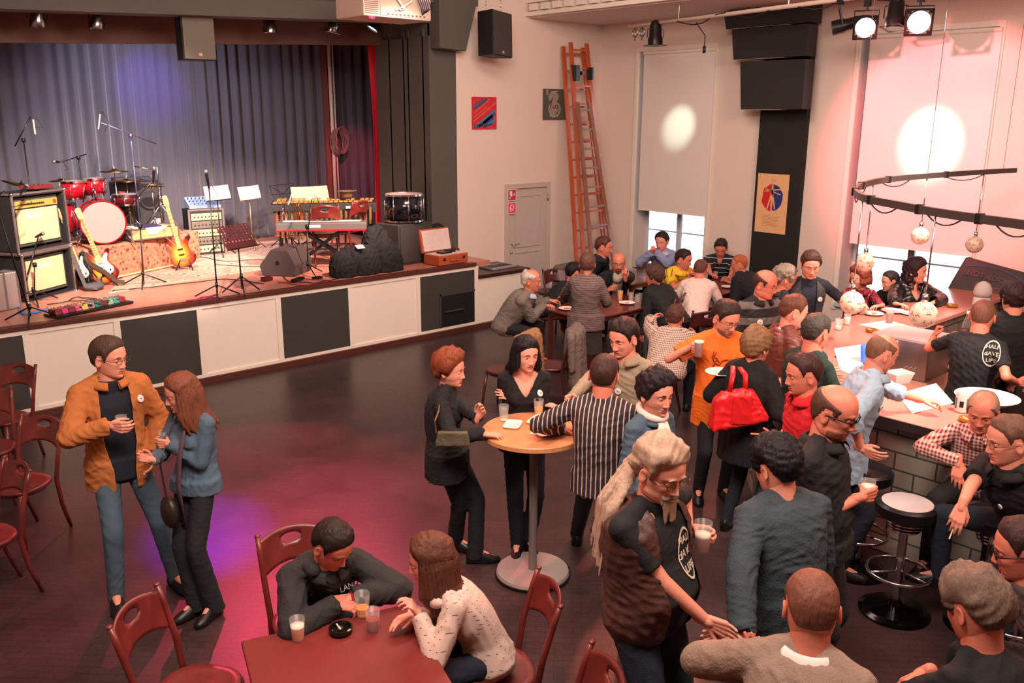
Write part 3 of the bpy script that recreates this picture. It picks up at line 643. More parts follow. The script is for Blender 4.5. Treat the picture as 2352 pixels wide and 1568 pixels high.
# ------------------------------------------------------------------ the hall
XW = 11.85; YB = 10.94; YS = 10.13; ZS = 1.02
WALL = mat('wall_paint', (232, 214, 202), 0.85, bump=(25, .12), var=.03, vscale=1.5)
WHITE = mat('white_paint', (240, 228, 214), 0.6, var=.04, vscale=3)
DGREY = mat('dark_grey_paint', (88, 85, 79), 0.75, bump=(40, .1), var=.05, vscale=2)
DPANEL = mat('slate_panel', (58, 57, 53), 0.7, var=.10, vscale=5)
BLACKW = mat('black_wall_paint', (34, 32, 31), 0.8, var=.1, vscale=6)
TRIMB = mat('brown_trim', (86, 44, 34), 0.45)
def floor_mat():
    m = bpy.data.materials.new('herringbone_parquet'); m.use_nodes = True; nt = m.node_tree; b = nt.nodes['Principled BSDF']
    tc = nt.nodes.new('ShaderNodeTexCoord'); mp = nt.nodes.new('ShaderNodeMapping'); mp.inputs['Rotation'].default_value = (0, 0, math.radians(45)); nt.links.new(tc.outputs['Object'], mp.inputs[0])
    br = nt.nodes.new('ShaderNodeTexBrick'); br.inputs['Scale'].default_value = 4.2; br.inputs['Mortar Size'].default_value = .008; br.inputs['Color1'].default_value = srgb(62, 45, 46); br.inputs['Color2'].default_value = srgb(70, 50, 50); br.inputs['Mortar'].default_value = srgb(38, 26, 28)
    nt.links.new(mp.outputs[0], br.inputs[0])
    n = nt.nodes.new('ShaderNodeTexNoise'); n.inputs['Scale'].default_value = 1.6; n.inputs['Detail'].default_value = 8; n.inputs['Roughness'].default_value = .65; nt.links.new(tc.outputs['Object'], n.inputs[0])
    mx = nt.nodes.new('ShaderNodeMix'); mx.data_type = 'RGBA'; mx.blend_type = 'MULTIPLY'; mx.inputs[0].default_value = .75; nt.links.new(br.outputs[0], mx.inputs[6])
    r = nt.nodes.new('ShaderNodeValToRGB'); r.color_ramp.elements[0].color = (.45, .45, .45, 1); r.color_ramp.elements[1].color = (1.25, 1.2, 1.2, 1); r.color_ramp.elements[0].position = .3; r.color_ramp.elements[1].position = .7
    nt.links.new(n.outputs['Fac'], r.inputs[0]); nt.links.new(r.outputs[0], mx.inputs[7]); nt.links.new(mx.outputs[2], b.inputs['Base Color'])
    r2 = nt.nodes.new('ShaderNodeMapRange'); r2.inputs[3].default_value = .22; r2.inputs[4].default_value = .50; nt.links.new(n.outputs['Fac'], r2.inputs[0]); nt.links.new(r2.outputs[0], b.inputs['Roughness'])
    bp = nt.nodes.new('ShaderNodeBump'); bp.inputs['Strength'].default_value = .06; bp.inputs['Distance'].default_value = .004; nt.links.new(br.outputs['Fac'], bp.inputs['Height']); bp.invert = True; nt.links.new(bp.outputs[0], b.inputs['Normal'])
    return m
FLOORM = floor_mat()
g = MB(); g.b2((-3.2, -4, -.1), (XW+.6, 15.4, 0)); struct('floor', g, FLOORM)
g = MB(); g.b2((-3.2, -4, 5.95), (XW+.6, 15.4, 6.1)); struct('ceiling', g, mat('ceiling_paint', (246, 226, 208), .9))
g = MB(); g.b2((-3.3, -4, 0), (-3.2, 15.4, 6)); struct('wall_left', g, WALL)
g = MB(); g.b2((-3.2, -4.1, 0), (XW+.6, -4, 6)); struct('wall_front', g, WALL)
# window wall with two openings
def wall_with_holes(y0, y1, z1, holes, x0, x1):
    g = MB(); ys = y0
    for (a, b, c, d) in holes:
        g.b2((x0, ys, 0), (x1, a, z1)); g.b2((x0, a, 0), (x1, b, c)); g.b2((x0, a, d), (x1, b, z1)); ys = b
    g.b2((x0, ys, 0), (x1, y1, z1)); return g
W2 = (4.42, 6.16, .55, 4.24); W1 = (8.55, 10.06, .55, 4.20)
struct('wall_right', wall_with_holes(-4, 11.2, 6.0, [W2, W1], XW, XW+.45), WALL)
WFR = mat('window_frame_paint', (206, 212, 226), .4)
BLIND = mat('blind_fabric', (232, 222, 216), .9, bump=(300, .05))
def glow_glass():
    m = bpy.data.materials.new('window_glass'); m.use_nodes = True; nt = m.node_tree; b = nt.nodes['Principled BSDF']
    b.inputs['Base Color'].default_value = (.9, .96, 1, 1); b.inputs['Roughness'].default_value = .02; b.inputs['Transmission Weight'].default_value = 1; b.inputs['IOR'].default_value = 1.01; return m
GL = glow_glass()
for i, (a, b, c, d) in enumerate((W1, W2), 1):
    xf = XW+.34
    fr = MB(); t_ = .05
    fr.b2((xf, a, c), (xf+.06, a+t_, d)); fr.b2((xf, b-t_, c), (xf+.06, b, d)); fr.b2((xf, a, c), (xf+.06, b, c+.07)); fr.b2((xf, a, d-.06), (xf+.06, b, d))
    m_ = (a+b)/2+.02; fr.b2((xf-.02, m_-.045, c), (xf+.05, m_+.045, d))
    for zz in (1.22, 1.95, 2.68, 3.4): fr.b2((xf+.01, a, zz-.012), (xf+.05, b, zz+.012))
    w = struct('window_%d' % i, fr, WFR, bevel=.004)
    g = MB(); g.b2((xf+.02, a+.02, c+.02), (xf+.026, b-.02, d-.02)); obj('pane', g, GL, w)
    g = MB(); g.b2((XW-.06, a-.02, c-.05), (xf, b+.02, c)); obj('window_sill', g, mat('sill_paint', (190, 196, 214), .4), w, bevel=.006)
    g = MB(); q = .07   # painted architrave
    g.b2((XW-.025, a-q, c-.1), (XW, a, d+q)); g.b2((XW-.025, b, c-.1), (XW, b+q, d+q)); g.b2((XW-.025, a, d), (XW, b, d+q)); obj('architrave', g, WHITE, w, bevel=.004)
    bb = (1.61, 1.46)[i-1]; top = (4.15, 4.18)[i-1]; y0, y1 = ((8.50, 9.93), (4.37, 6.03))[i-1]
    t = thing('roller_blind', ['white roller blind over the window beside the ladders', 'white roller blind behind the bar lit warm by a spotlight'][i-1], 'blind', (XW-.045, (y0+y1)/2, bb))
    g = MB(); g.b2((-.002, y0-(y0+y1)/2, 0), (.002, y1-(y0+y1)/2, top-bb)); obj('blind_cloth', g, BLIND, t)
    g = MB(); g.cyl((0, y0-(y0+y1)/2, top-bb+.02), (0, y1-(y0+y1)/2, top-bb+.02), .028); obj('roller', g, WHITE, t, auto=40)
    g = MB(); g.b2((-.008, y0-(y0+y1)/2, -.02), (.008, y1-(y0+y1)/2, .005)); obj('bottom_bar', g, WHITE, t)
# glowing plane added outside as the bright sky, and daylight
OUT = mat('daylight_haze', (225, 238, 240), 1.0, var=.12, vscale=1.2)
g = MB(); g.b2((XW+5, -2, -3), (XW+5.1, 16, 9)); s_ = struct('sky_glow_plane', g, OUT); s_['kind'] = 'structure'
def outside_bright():
    m = MATS['daylight_haze']; b = m.node_tree.nodes['Principled BSDF']; b.inputs['Emission Color'].default_value = (.86, .95, 1, 1); b.inputs['Emission Strength'].default_value = 1.1
outside_bright()
for (a, b, c, d) in (W1, W2): area('daylight', (XW+1.5, (a+b)/2-.8, 3.4), (XW, (a+b)/2+.15, 1.6), 1.8, 2.2, 420, (.80, .90, 1.0))
# door wall and proscenium
g = MB(); g.b2((8.62, YB, 0), (9.60, YB+.3, 6)); g.b2((10.64, YB, 0), (XW+.45, YB+.3, 6)); g.b2((9.60, YB, 2.06), (10.64, YB+.3, 6)); struct('wall_back', g, WALL)
g = MB(); g.b2((8.13, YB, 0), (8.62, YB+1.4, 6)); g.b2((8.10, YB-.02, 0), (8.16, YB+1.4, 4.3))
for yy in (YB+.12, YB+.5, YB+.62, YB+1.0): g.b2((8.10, yy, ZS), (8.13, yy+.03, 4.4))
struct('wall_proscenium', g, DGREY)
g = MB(); g.poly([(8.13, 4.12), (8.62, 4.10), (8.82, 4.74), (8.86, 4.74), (8.90, 6.0), (8.13, 6.0)], .30, M=np.array([[1, 0, 0], [0, 0, -1], [0, 1, 0]]), c=(0, YB-.10, 0)); struct('trim_1', g, DGREY, bevel=.006)
# header beam, slightly sloping
g = MB()
def sl(x0, z0, x1, z1, h0, h1, y0, y1): g.add([(x0, y0, z0), (x1, y0, z1), (x1, y1, z1), (x0, y1, z0), (x0, y0, h0), (x1, y0, h1), (x1, y1, h1), (x0, y1, h0)], [(3, 2, 1, 0), (4, 5, 6, 7), (0, 1, 5, 4), (1, 2, 6, 5), (2, 3, 7, 6), (3, 0, 4, 7)])
sl(-3.2, 4.02, 8.14, 4.48, 6, 6, YB, YB+.35); sl(-3.2, 4.26, 8.9, 4.78, 6, 6, YB-.12, YB); struct('wall_header', g, DGREY)
g = MB(); sl(-3.2, 3.72, 8.13, 4.24, 5.0, 5.0, 12.2, 12.35); sl(-3.2, 4.60, 8.13, 4.62, 4.7, 4.7, YB+.3, 12.3); struct('wall_inner_header', g, mat('brown_black_board', (112, 80, 66), .6))
g = MB(); g.b2((-3.2, 15.0, 0), (XW+.45, 15.1, 6)); g.b2((9.95, 12.34, 0), (10.05, 15.1, 6)); g.b2((8.62, 12.3, 0), (10.05, 12.4, 6)); struct('wall_stage_back', g, mat('stage_wall', (60, 55, 52), .9))
# window-side soffit and cornice
g = MB(); g.b2((10.13, -4, 4.68), (XW, YB, 6.0)); struct('ceiling_soffit', g, mat('soffit_paint', (214, 200, 192), .9))
g = MB(); g.b2((10.03, -4, 4.70), (10.13, YB, 4.76)); g.b2((10.05, -4, 4.90), (10.13, YB, 4.95))
y = -1.0
while y < YB: g.b2((10.04, y, 4.78), (10.13, y+.15, 4.88)); y += .26
struct('trim_2', g, WHITE)
# black pilaster between the windows
g = MB(); g.b2((XW-.10, 6.84, 0), (XW, 7.60, 4.68)); struct('wall_pilaster', g, BLACKW)
# skirting
g = MB(); g.b2((XW-.03, -4, 0), (XW, 4.4, .12)); g.b2((XW-.03, 7.6, 0), (XW, YB, .12)); struct('baseboard_right', g, WHITE)
g = MB(); g.b2((10.64, YB-.03, 0), (XW, YB, .12)); struct('baseboard_back', g, WHITE)
# ---- door
DOORM = mat('door_paint', (196, 182, 172), .5)
g = MB(); g.b2((9.60, YB-.03, 0), (9.69, YB+.1, 2.07)); g.b2((10.55, YB-.03, 0), (10.64, YB+.1, 2.07)); g.b2((9.69, YB-.029, 1.99), (10.55, YB+.1, 2.069)); struct('door_frame', g, DOORM, bevel=.004)
g = MB(); g.b2((9.69, YB+.01, .01), (10.55, YB+.05, 1.99))
for a, b in ((.1, .9), (1.0, 1.85)):
    g.b2((9.82, YB-.005, a), (9.835, YB+.015, b)); g.b2((10.41, YB-.005, a), (10.425, YB+.015, b)); g.b2((9.82, YB-.005, a), (10.425, YB+.015, a+.015)); g.b2((9.82, YB-.005, b), (10.425, YB+.015, b+.015))
dr = struct('door_1', g, DOORM, bevel=.002)
g = MB(); g.tube([(9.76, YB+.01, 1.07), (9.76, YB-.05, 1.07), (9.90, YB-.055, 1.07)], .010, 8); g.cyl((9.76, YB+.01, .93), (9.76, YB-.01, .93), .022); obj('door_handle', g, METAL, dr, True)
for zz in (.3, 1.75): g = MB(); g.cyl((10.57, YB-.03, zz), (10.57, YB-.03, zz+.11), .011); obj('hinge', g, mat('brass', (190, 150, 80), .3, 1.0), dr, True)
RED = mat('sign_red', (200, 40, 60), .4); WSG = mat('sign_white', (238, 232, 228), .4)
YM = np.array([[1, 0, 0], [0, 0, 1], [0, 1, 0]])      # local x,y -> world x,z facing -y
def wallsign(loc, lab, marks, col):
    t = thing('safety_sign', lab, 'sign', loc); g = MB(); g.b2((0, -.004, 0), (.19, 0, .19)); obj('plate', g, WSG, t)
    g = MB(); g.b2((.012, -.006, .012), (.178, -.003, .178)); obj('field', g, col, t); obj('symbol', marks, WSG, t)
g = MB(); g.b2((.04, -.008, .07), (.10, -.005, .16)); g.b2((.04, -.008, .03), (.06, -.005, .09)); g.b2((.12, -.008, .09), (.16, -.005, .105)); g.b2((.145, -.008, .08), (.155, -.005, .13))
wallsign((9.64, YB-.035, 1.80), 'red and white fire hose sign on the door, upper of the two', g, RED)
g = MB(); g.tube([(.06, -.007, .04), (.05, -.007, .10), (.08, -.007, .15), (.13, -.007, .14), (.12, -.007, .08), (.09, -.007, .05), (.08, -.007, .10)], .008, 6)
wallsign((9.64, YB-.035, 1.585), 'pinkish red extinguisher sign on the door, lower of the two', g, mat('sign_pink', (226, 80, 110), .4))
# ---- stage
SFL = wood('stage_boards', (184, 112, 96), (212, 142, 122), (1.0, 9, 9), .38)
g = MB(); g.b2((-3.2, YS+.02, .95), (8.62, 15.1, ZS)); st = struct('stage_floor', g, SFL)
g = MB(); g.b2((-3.2, YS-.04, ZS-.05), (8.30, YS+.06, ZS+.004)); struct('trim_3', g, TRIMB, bevel=.004)
g = MB(); g.b2((-3.2, YS, .0), (8.36, YS+.02, ZS-.04)); g.b2((8.34, YS, 0), (8.36, 10.94, ZS-.04)); struct('stage_front', g, WHITE)
g = MB()
for x in (2.145, 3.07, 4.025, 5.05, 6.11, 7.235, 8.315): g.b2((x-.035, YS-.015, .08), (x+.035, YS, ZS-.05))
g.b2((-3.2, YS-.018, ZS-.10), (8.352, YS, ZS-.052)); g.b2((-3.2, YS-.018, .071), (8.352, YS, .11)); struct('trim_4', g, WHITE)
g = MB(); g.b2((-3.2, YS-.05, 0), (9.4, YS, .07)); struct('baseboard_stage', g, TRIMB)
for x0, x1 in ((-.8, .1), (1.2, 2.11), (3.105, 3.99), (5.085, 6.075)):
    g = MB(); g.b2((x0, YS-.010, .11), (x1, YS, ZS-.10)); struct('stage_panel', g, DPANEL)
g = MB(); g.b2((7.27, YS-.010, .11), (8.28, YS, ZS-.10)); sp = struct('stage_panel', g, DPANEL)
g = MB(); g.b2((7.64, YS-.016, .12), (8.27, YS-.009, .60)); sn = obj('niche_shade', g, mat('niche_shade_black', (14, 14, 13), .9), sp)  # flat near-black sheet paints the shade inside the opening
g = MB(); g.b2((7.62, YS-.022, .59), (8.28, YS-.008, .62)); g.b2((7.61, YS-.022, .11), (7.64, YS-.008, .62)); g.b2((7.70, YS-.05, .34), (8.05, YS-.012, .36)); obj('niche_frame', g, DPANEL, sp)
# lower side block
g = MB(); g.b2((8.36, YS+.01, 0), (9.40, 10.94, .77)); struct('stage_side_block', g, WHITE)
g = MB(); g.b2((8.36, YS-.03, .77), (9.42, 10.93, .82)); struct('trim_5', g, mat('dark_wood_top', (58, 34, 30), .35), bevel=.006)
# curtains
def curtain(name, x0, x1, y, z0, z1, m, label, amp=.055, n=None, seed=1, sway=.0):
    rs = np.random.RandomState(seed); L = x1-x0; n = n or int(L/.022); xs = np.linspace(0, 1, n); ph = np.cumsum(rs.uniform(.5, 1.5, n)); ph = ph/ph[-1]*L/.20*2*PI; am = amp*(1+.5*np.sin(xs*L*3.1+seed))
    g = MB(); R = []; zs = np.linspace(z0, z1, 14)
    for z in zs:
        k = (z-z0)/(z1-z0); X = x0+xs*L+sway*math.sin(k*4)+.05*np.sin(k*2+xs*6)*(1-k)*(L > .5); Y = y+am*np.sin(ph+.35*math.sin(k*2))*(1-.25*k); R.append(np.stack([X, Y, np.full(n, z)], 1))
    f = [(i*n+j, i*n+j+1, (i+1)*n+j+1, (i+1)*n+j) for i in range(13) for j in range(n-1)]
    g.add(np.concatenate(R), f); o = obj(name, g, m, None, True); md = o.modifiers.new('s', 'SOLIDIFY'); md.thickness = .006; return tag(o, label, 'curtain')
CURT = mat('grey_velvet', (78, 76, 84), .9, bump=(200, .1), sheen=.3)
curtain('stage_curtain', -3.1, 8.50, 14.75, ZS+.01, 4.9, CURT, 'long dark grey pleated backdrop curtain across the stage', seed=3)
curtain('stage_curtain', 8.75, 9.92, 14.70, ZS+.01, 4.9, CURT, 'narrow dark grey pleated curtain right of the pale pipe', amp=.045, seed=5)
curtain('red_curtain', 8.09, 8.31, 12.50, ZS+.01, 4.9, mat('red_velvet', (214, 26, 50), .75), 'narrow gathered bright red curtain at the right side of the stage', amp=.03, n=40, seed=8, sway=.05)
t = thing('wall_pipe', 'pale pipe running up between the two grey curtains', 'pipe', (8.60, 14.66, ZS))
g = MB(); g.cyl((0, -.05, 0), (0, -.05, 3.9), .035); g.cyl((.07, -.05, 0), (.07, -.05, 3.9), .018); obj('pipe', g, mat('pale_pipe', (214, 190, 176), .5), t, True)
g = MB(); g.b2((-.14, -.04, 0), (-.05, 0, 3.9)); obj('conduit_board', g, mat('red_brown_board', (120, 62, 50), .6), t)
t = thing('cable_coil', 'coiled cable hanging on the pale pipe between the curtains', 'cable', (8.64, 14.56, 2.45)); g = MB()
for k in range(5): g.tube([(.02*k+.13*math.cos(a), -.02*k, .22+.24*math.sin(a)+.01*k) for a in np.linspace(0, 2*PI, 22)[:-1]], .010, 6, closed=True)
obj('coil', g, mat('grey_cable', (110, 96, 84), .6), t, True)
# pictures
t = thing('canvas_painting', 'small abstract painting with red and blue diagonal strokes', 'painting', (8.92, YB, 2.96)); w_, h_ = .49, .49
g = MB(); g.b2((0, -.03, 0), (w_, 0, h_)); obj('canvas', g, mat('canvas_red', (204, 44, 56), .6, var=.35, vscale=9, stretch=(1, 1, 1)), t)
def strokes(segs, w, h, m, nm, par, dy):
    g = MB()
    for (x0, z0, x1, z1, wd) in segs:
        a = V(x0*w, dy, z0*h); b = V(x1*w, dy, z1*h); d = nrm(b-a); nn = V(-d[2], 0, d[0])*wd*w/2; g.add([a-nn, b-nn, b+nn, a+nn], [(0, 1, 2, 3)])
    return obj(nm, g, m, par)
SB = mat('stroke_blue', (40, 84, 130), .5); SB2 = mat('stroke_light_blue', (70, 130, 170), .5)
strokes([(.04, .62, .60, .94, .08), (.05, .72, .45, .95, .04), (.25, .10, .90, .52, .16), (.45, .12, .86, .36, .22), (.04, .06, .35, .12, .10)], w_, h_, SB, 'blue_strokes', t, -.0305)
strokes([(.1, .08, .95, .60, .06), (.6, .10, .93, .3, .09)], w_, h_, SB2, 'light_blue_strokes', t, -.031)
strokes([(.02, .24, .97, .82, .025), (.05, .5, .7, .92, .02), (.02, .34, .6, .7, .015)], w_, h_, mat('stroke_orange', (226, 120, 80), .5), 'orange_strokes', t, -.0312)
strokes([(.15, .08, .38, .18, .04), (.38, .18, .42, .05, .03), (.42, .05, .8, .16, .035), (.25, .05, .5, .2, .03)], w_, h_, mat('stroke_black', (24, 26, 38), .5), 'signature', t, -.0315)
t = thing('canvas_painting', 'dark grey-green painting with a scrawled figure half behind the ladder', 'painting', (10.45, YB, 3.10))
g = MB(); g.b2((0, -.03, 0), (.56, 0, .50)); obj('canvas', g, mat('canvas_grey', (84, 80, 70), .7, var=.4, vscale=7), t)
g = MB(); g.ell((.25, -.03, .17), (.15, .004, .13), n=18); g.ell((.22, -.03, .37), (.12, .004, .09), n=18); obj('pale_patch', g, mat('patch', (150, 136, 128), .7, var=.3, vscale=20), t)
g = MB(); g.ell((.22, -.036, .20), (.03, .003, .022)); obj('red_dot', g, RED, t)
g = MB(); g.tube([(.19, -.037, .36), (.17, -.037, .30), (.15, -.037, .19)], .006, 6); g.tube([(.14, -.037, .30), (.18, -.037, .31)], .005, 6)
g.tube([(.29+.03*math.cos(a), -.037, .21+.03*math.sin(a)) for a in np.linspace(0, 2*PI, 14)[:-1]], .005, 6, closed=True); g.tube([(.32, -.037, .22), (.325, -.037, .14), (.30, -.037, .09), (.27, -.037, .11)], .005, 6)
obj('black_scrawl', g, mat('stroke_black', (24, 26, 38)), t)
strokes([(.08, .97, .12, .80, .02), (.12, .80, .16, .97, .02), (.25, .1, .3, .2, .03), (.3, .2, .36, .08, .02), (.4, .08, .5, .14, .02), (.55, .1, .62, .2, .02), (.3, .9, .6, .93, .02)], .56, .5, mat('stroke_white', (206, 200, 192), .6), 'white_strokes', t, -.032)
# poster on the pilaster: two-colour disc with pale streaks
t = thing('poster', 'tan poster with a red and blue blotched disc on the black pillar', 'poster', (XW-.102, 7.29, 1.46)); ph_, pw = .88, .53
rs = np.random.RandomState(4)
def yz(pts, m, nm, dx, par):
    g = MB(); g.add([(dx, y, z) for y, z in pts], [tuple(range(len(pts)))]); return obj(nm, g, m, par)
g = MB(); g.b2((-.003, -pw/2, 0), (0, pw/2, ph_)); obj('paper', g, mat('poster_paper', (232, 182, 132), .8, var=.12, vscale=8), t)
def half(sg, m, nm):
    A = np.linspace(-PI/2, PI/2, 16); yz([(sg*.012, .56-.19)]+[(sg*(.012+.17*math.cos(a)*(1+rs.uniform(-.12, .06))), .53+.20*math.sin(a)*(1+rs.uniform(-.08, .05))) for a in A], m, nm, -.0045, t)
half(1, mat('poster_red', (206, 36, 44), .7), 'red_half'); half(-1, mat('poster_blue', (44, 52, 120), .7), 'blue_half')
g = MB()
for (y0, z0, y1, z1, w) in ((.13, .62, -.13, .66, .016), (.12, .66, -.14, .58, .014), (.0, .64, .07, .36, .02), (0, .62, -.06, .36, .02), (0, .66, 0, .40, .03)):
    a = V(-.006, y0, z0); b = V(-.006, y1, z1); d = nrm(b-a); nn = V(0, -d[2], d[1])*w/2; g.add([a-nn, b-nn, b+nn, a+nn], [(0, 1, 2, 3)])
obj('pale_streaks', g, MATS['poster_paper'], t)
g = MB()
for k in range(8): g.b2((-.005, -.15+.02*(k % 3), .26-k*.022), (-.004, .15-.015*(k % 2), .264-k*.022))
g.b2((-.005, -.04, .80), (-.004, .04, .804)); g.b2((-.005, -.06, .775), (-.004, .03, .779)); obj('script_lines', g, mat('poster_script', (176, 122, 84), .8), t)
# stepped black boards hung in front of the pilaster
PB = mat('black_board', (40, 38, 37), .7, var=.1)
for k, (ya, yb_, za, zb, tilt, wy, lab) in enumerate(((6.72, 8.18, 4.42, 4.66, 0, 0, 'topmost black board over the pillar, partly above the frame'), (6.74, 7.99, 3.98, 4.40, 1, 0, 'second black board from the top, stepped out from the pillar'), (6.72, 7.78, 3.27, 3.94, 2, 0, 'lowest and narrowest black board on the pillar'))):
    t = thing('acoustic_board', lab, 'acoustic panel', (11.58-.04*k, (ya+yb_)/2, za), 0, 'stepped boards on the black pillar'); hw = (yb_-ya)/2; hh = zb-za
    g = MB(); g.add([(x, y, z) for z, dw in ((0, -.06), (hh, 0)) for x, y in ((-.09, -hw), (.15, -hw), (.15, hw+dw), (-.09, hw+dw))], [(3, 2, 1, 0), (4, 5, 6, 7), (0, 1, 5, 4), (1, 2, 6, 5), (2, 3, 7, 6), (3, 0, 4, 7)]); obj('board', g, PB, t, bevel=.004)
    g = MB(); g.b2((-.10, -hw+.35, -.008), (.12, hw-.08, -.002)); obj('edge_strip', g, mat('grey_strip', (170, 150, 146), .5), t)
# ---- ladders
def ladder(label, x0, x1, y, z, lx, ly, m, w0, w1, n, r0, rungm=None, tipz=None, group='ladders in the corner'):
    """foot centre (x0,y), top centre (x1,ly)"""
    t = thing('ladder', label, 'ladder', (x0, y, 0), 0); A0 = V(-w0/2, 0, .0); A1 = V(x1-x0-w1/2, ly-y, z); B0 = V(w0/2, 0, 0); B1 = V(x1-x0+w1/2, ly-y, z)
    for a, b in ((A0, A1), (B0, B1)): g = MB(); g.bar(a, b, .035, .075, up=(1, 0, 0)); obj('rail', g, m, t, bevel=.004)
    for k in range(n):
        u = (k+.6)/n; g = MB(); g.bar(A0+(A1-A0)*u, B0+(B1-B0)*u, .03, .03); obj('rung', g, rungm or m, t, bevel=.003)
    return t
ORW = wood('orange_ladder_wood', (168, 72, 34), (196, 92, 46), (8, 8, 1), .45); BRW = wood('brown_ladder_wood', (120, 74, 54), (148, 96, 70), (8, 8, 1), .5)
ladder('tall orange wooden extension ladder, rear one of the leaning set', 10.70, 11.06, 9.85, 4.28, 0, 10.86, ORW, .76, .46, 15, 0)
t = ladder('orange wooden ladder section strapped in front of the tall one', 10.70, 11.07, 9.74, 4.34, 0, 10.74, ORW, .66, .38, 15, 0)
g = MB(); g.box((.14, .84, 3.85), (.09, .13, .25)); g.box((.30, .83, 3.85), (.07, .06, .06)); g.box((.50, .84, 3.85), (.03, .13, .2)); obj('bracket', g, mat('black_iron', (38, 36, 38), .5), t)
ladder('shorter grey-brown ladder with grey rungs, front one of the set', 10.66, 10.82, 9.50, 3.38, 0, 10.36, BRW, .60, .27, 11, 0, mat('grey_rung', (140, 132, 130), .5))
# ---- speakers on the header and wall
SPKG = mat('speaker_grille', (58, 55, 52), .65, bump=(250, .3)); SPKB = mat('speaker_box', (34, 33, 34), .6)
t = thing('loudspeaker', 'grey-fronted loudspeaker hanging under the header over the stage', 'loudspeaker', (4.72, 11.25, 3.83))
g = MB(); g.add([(x, y, z) for z in (0, .62) for x, y in ((-.21, -.12), (.21, -.12), (.15, .22), (-.15, .22))], [(3, 2, 1, 0), (4, 5, 6, 7), (0, 1, 5, 4), (1, 2, 6, 5), (2, 3, 7, 6), (3, 0, 4, 7)]); obj('cabinet', g, SPKB, t, bevel=.006)
g = MB(); g.b2((-.20, -.145, .01), (.20, -.12, .61)); obj('grille', g, mat('grey_grille', (112, 104, 92), .6, bump=(250, .3)), t, bevel=.005); g = MB(); g.b2((-.022, -.15, .045), (.022, -.144, .085)); obj('logo_plate', g, mat('logo_pink', (214, 150, 140), .4), t)
g = MB(); g.cyl((0, 0, .6), (0, 0, .8), .02); obj('bracket', g, SPKB, t)
t = thing('loudspeaker', 'black loudspeaker hanging on chains high on the white wall', 'loudspeaker', (8.97, 10.45, 4.02), 8)
g = MB(); g.add([(x, y+z*.10, z) for z in (0, .64) for x, y in ((-.22, -.16), (.22, -.16), (.14, .2), (-.14, .2))], [(3, 2, 1, 0), (4, 5, 6, 7), (0, 1, 5, 4), (1, 2, 6, 5), (2, 3, 7, 6), (3, 0, 4, 7)]); g.xf(rotm((0, 1, 0), 5)); obj('cabinet', g, SPKB, t, bevel=.006)
g = MB(); g.add([(x, y-.012+z*.10, z) for z in (.015, .63) for x, y in ((-.21, -.165), (.21, -.165), (.21, -.15), (-.21, -.15))], [(3, 2, 1, 0), (4, 5, 6, 7), (0, 1, 5, 4), (1, 2, 6, 5), (2, 3, 7, 6), (3, 0, 4, 7)]); g.xf(rotm((0, 1, 0), 5)); obj('grille', g, SPKG, t)
g = MB(); g.box((0, -.178, .06), (.035, .008, .035)); obj('logo_plate', g, mat('logo_pink', (214, 150, 140)), t)
for sx in (-.13, .2):
    g = MB()
    for k in range(9): g.tube([(sx+.008*math.cos(a)*(k % 2), .05+.008*math.cos(a)*(1-k % 2), .70+k*.045+.026*math.sin(a)) for a in np.linspace(0, 2*PI, 9)[:-1]], .0035, 5, closed=True)
    obj('chain', g, METAL, t, True)
# projector on the ceiling
t = thing('projector', 'white ceiling projector with cables seen from behind', 'projector', (6.58, 9.5, 4.33)); PW = mat('projector_shell', (222, 198, 182), .4)
g = MB(); g.b2((-.50, -.02, 0), (.50, .62, .26)); obj('shell', g, PW, t, bevel=.015)
g = MB(); g.b2((-.27, -.032, .02), (.47, -.018, .23)); obj('rear_panel', g, mat('projector_panel', (196, 172, 156), .45), t, bevel=.004)
g = MB()
for k in range(9): g.b2((-.485, -.024, .03+k*.022), (-.29, -.018, .040+k*.022))
obj('vent', g, mat('vent_brown', (140, 104, 92), .6), t)
g = MB()
for k in range(10): g.b2((-.17+k*.06, -.038, .03), (-.145+k*.06, -.03, .05))
obj('socket', g, mat('socket_brown', (96, 70, 58), .6), t)
g = MB(); g.tube([(-.15, .0, .5), (-.05, -.06, .24), (.06, -.07, .11), (.0, -.045, .09)], .013, 8); g.tube([(.3, .0, .5), (.16, -.07, .2), (.06, -.06, .14), (-.06, -.045, .09)], .012, 8); obj('white_cable', g, WHITE, t, True)
g = MB()
for k in range(6): g.tube([(.3+k*.02, .1, .5), (.24+k*.035, -.07, .28), (.30+k*.03, -.08, .14), (.35+k*.015, -.045, .06+.01*k)], .007, 6)
obj('blue_cable', g, mat('cable_navy', (52, 52, 84), .5), t, True)
g = MB(); g.cyl((0, .3, .25), (0, .3, 1.62), .03); obj('ceiling_pole', g, METAL, t, True)
g = MB(); g.ell((-.36, .02, -.01), (.045, .02, .02)); obj('red_light', g, mat('red_lamp', (255, 40, 70), .3, emit=((255, 30, 70), 3)), t, True)
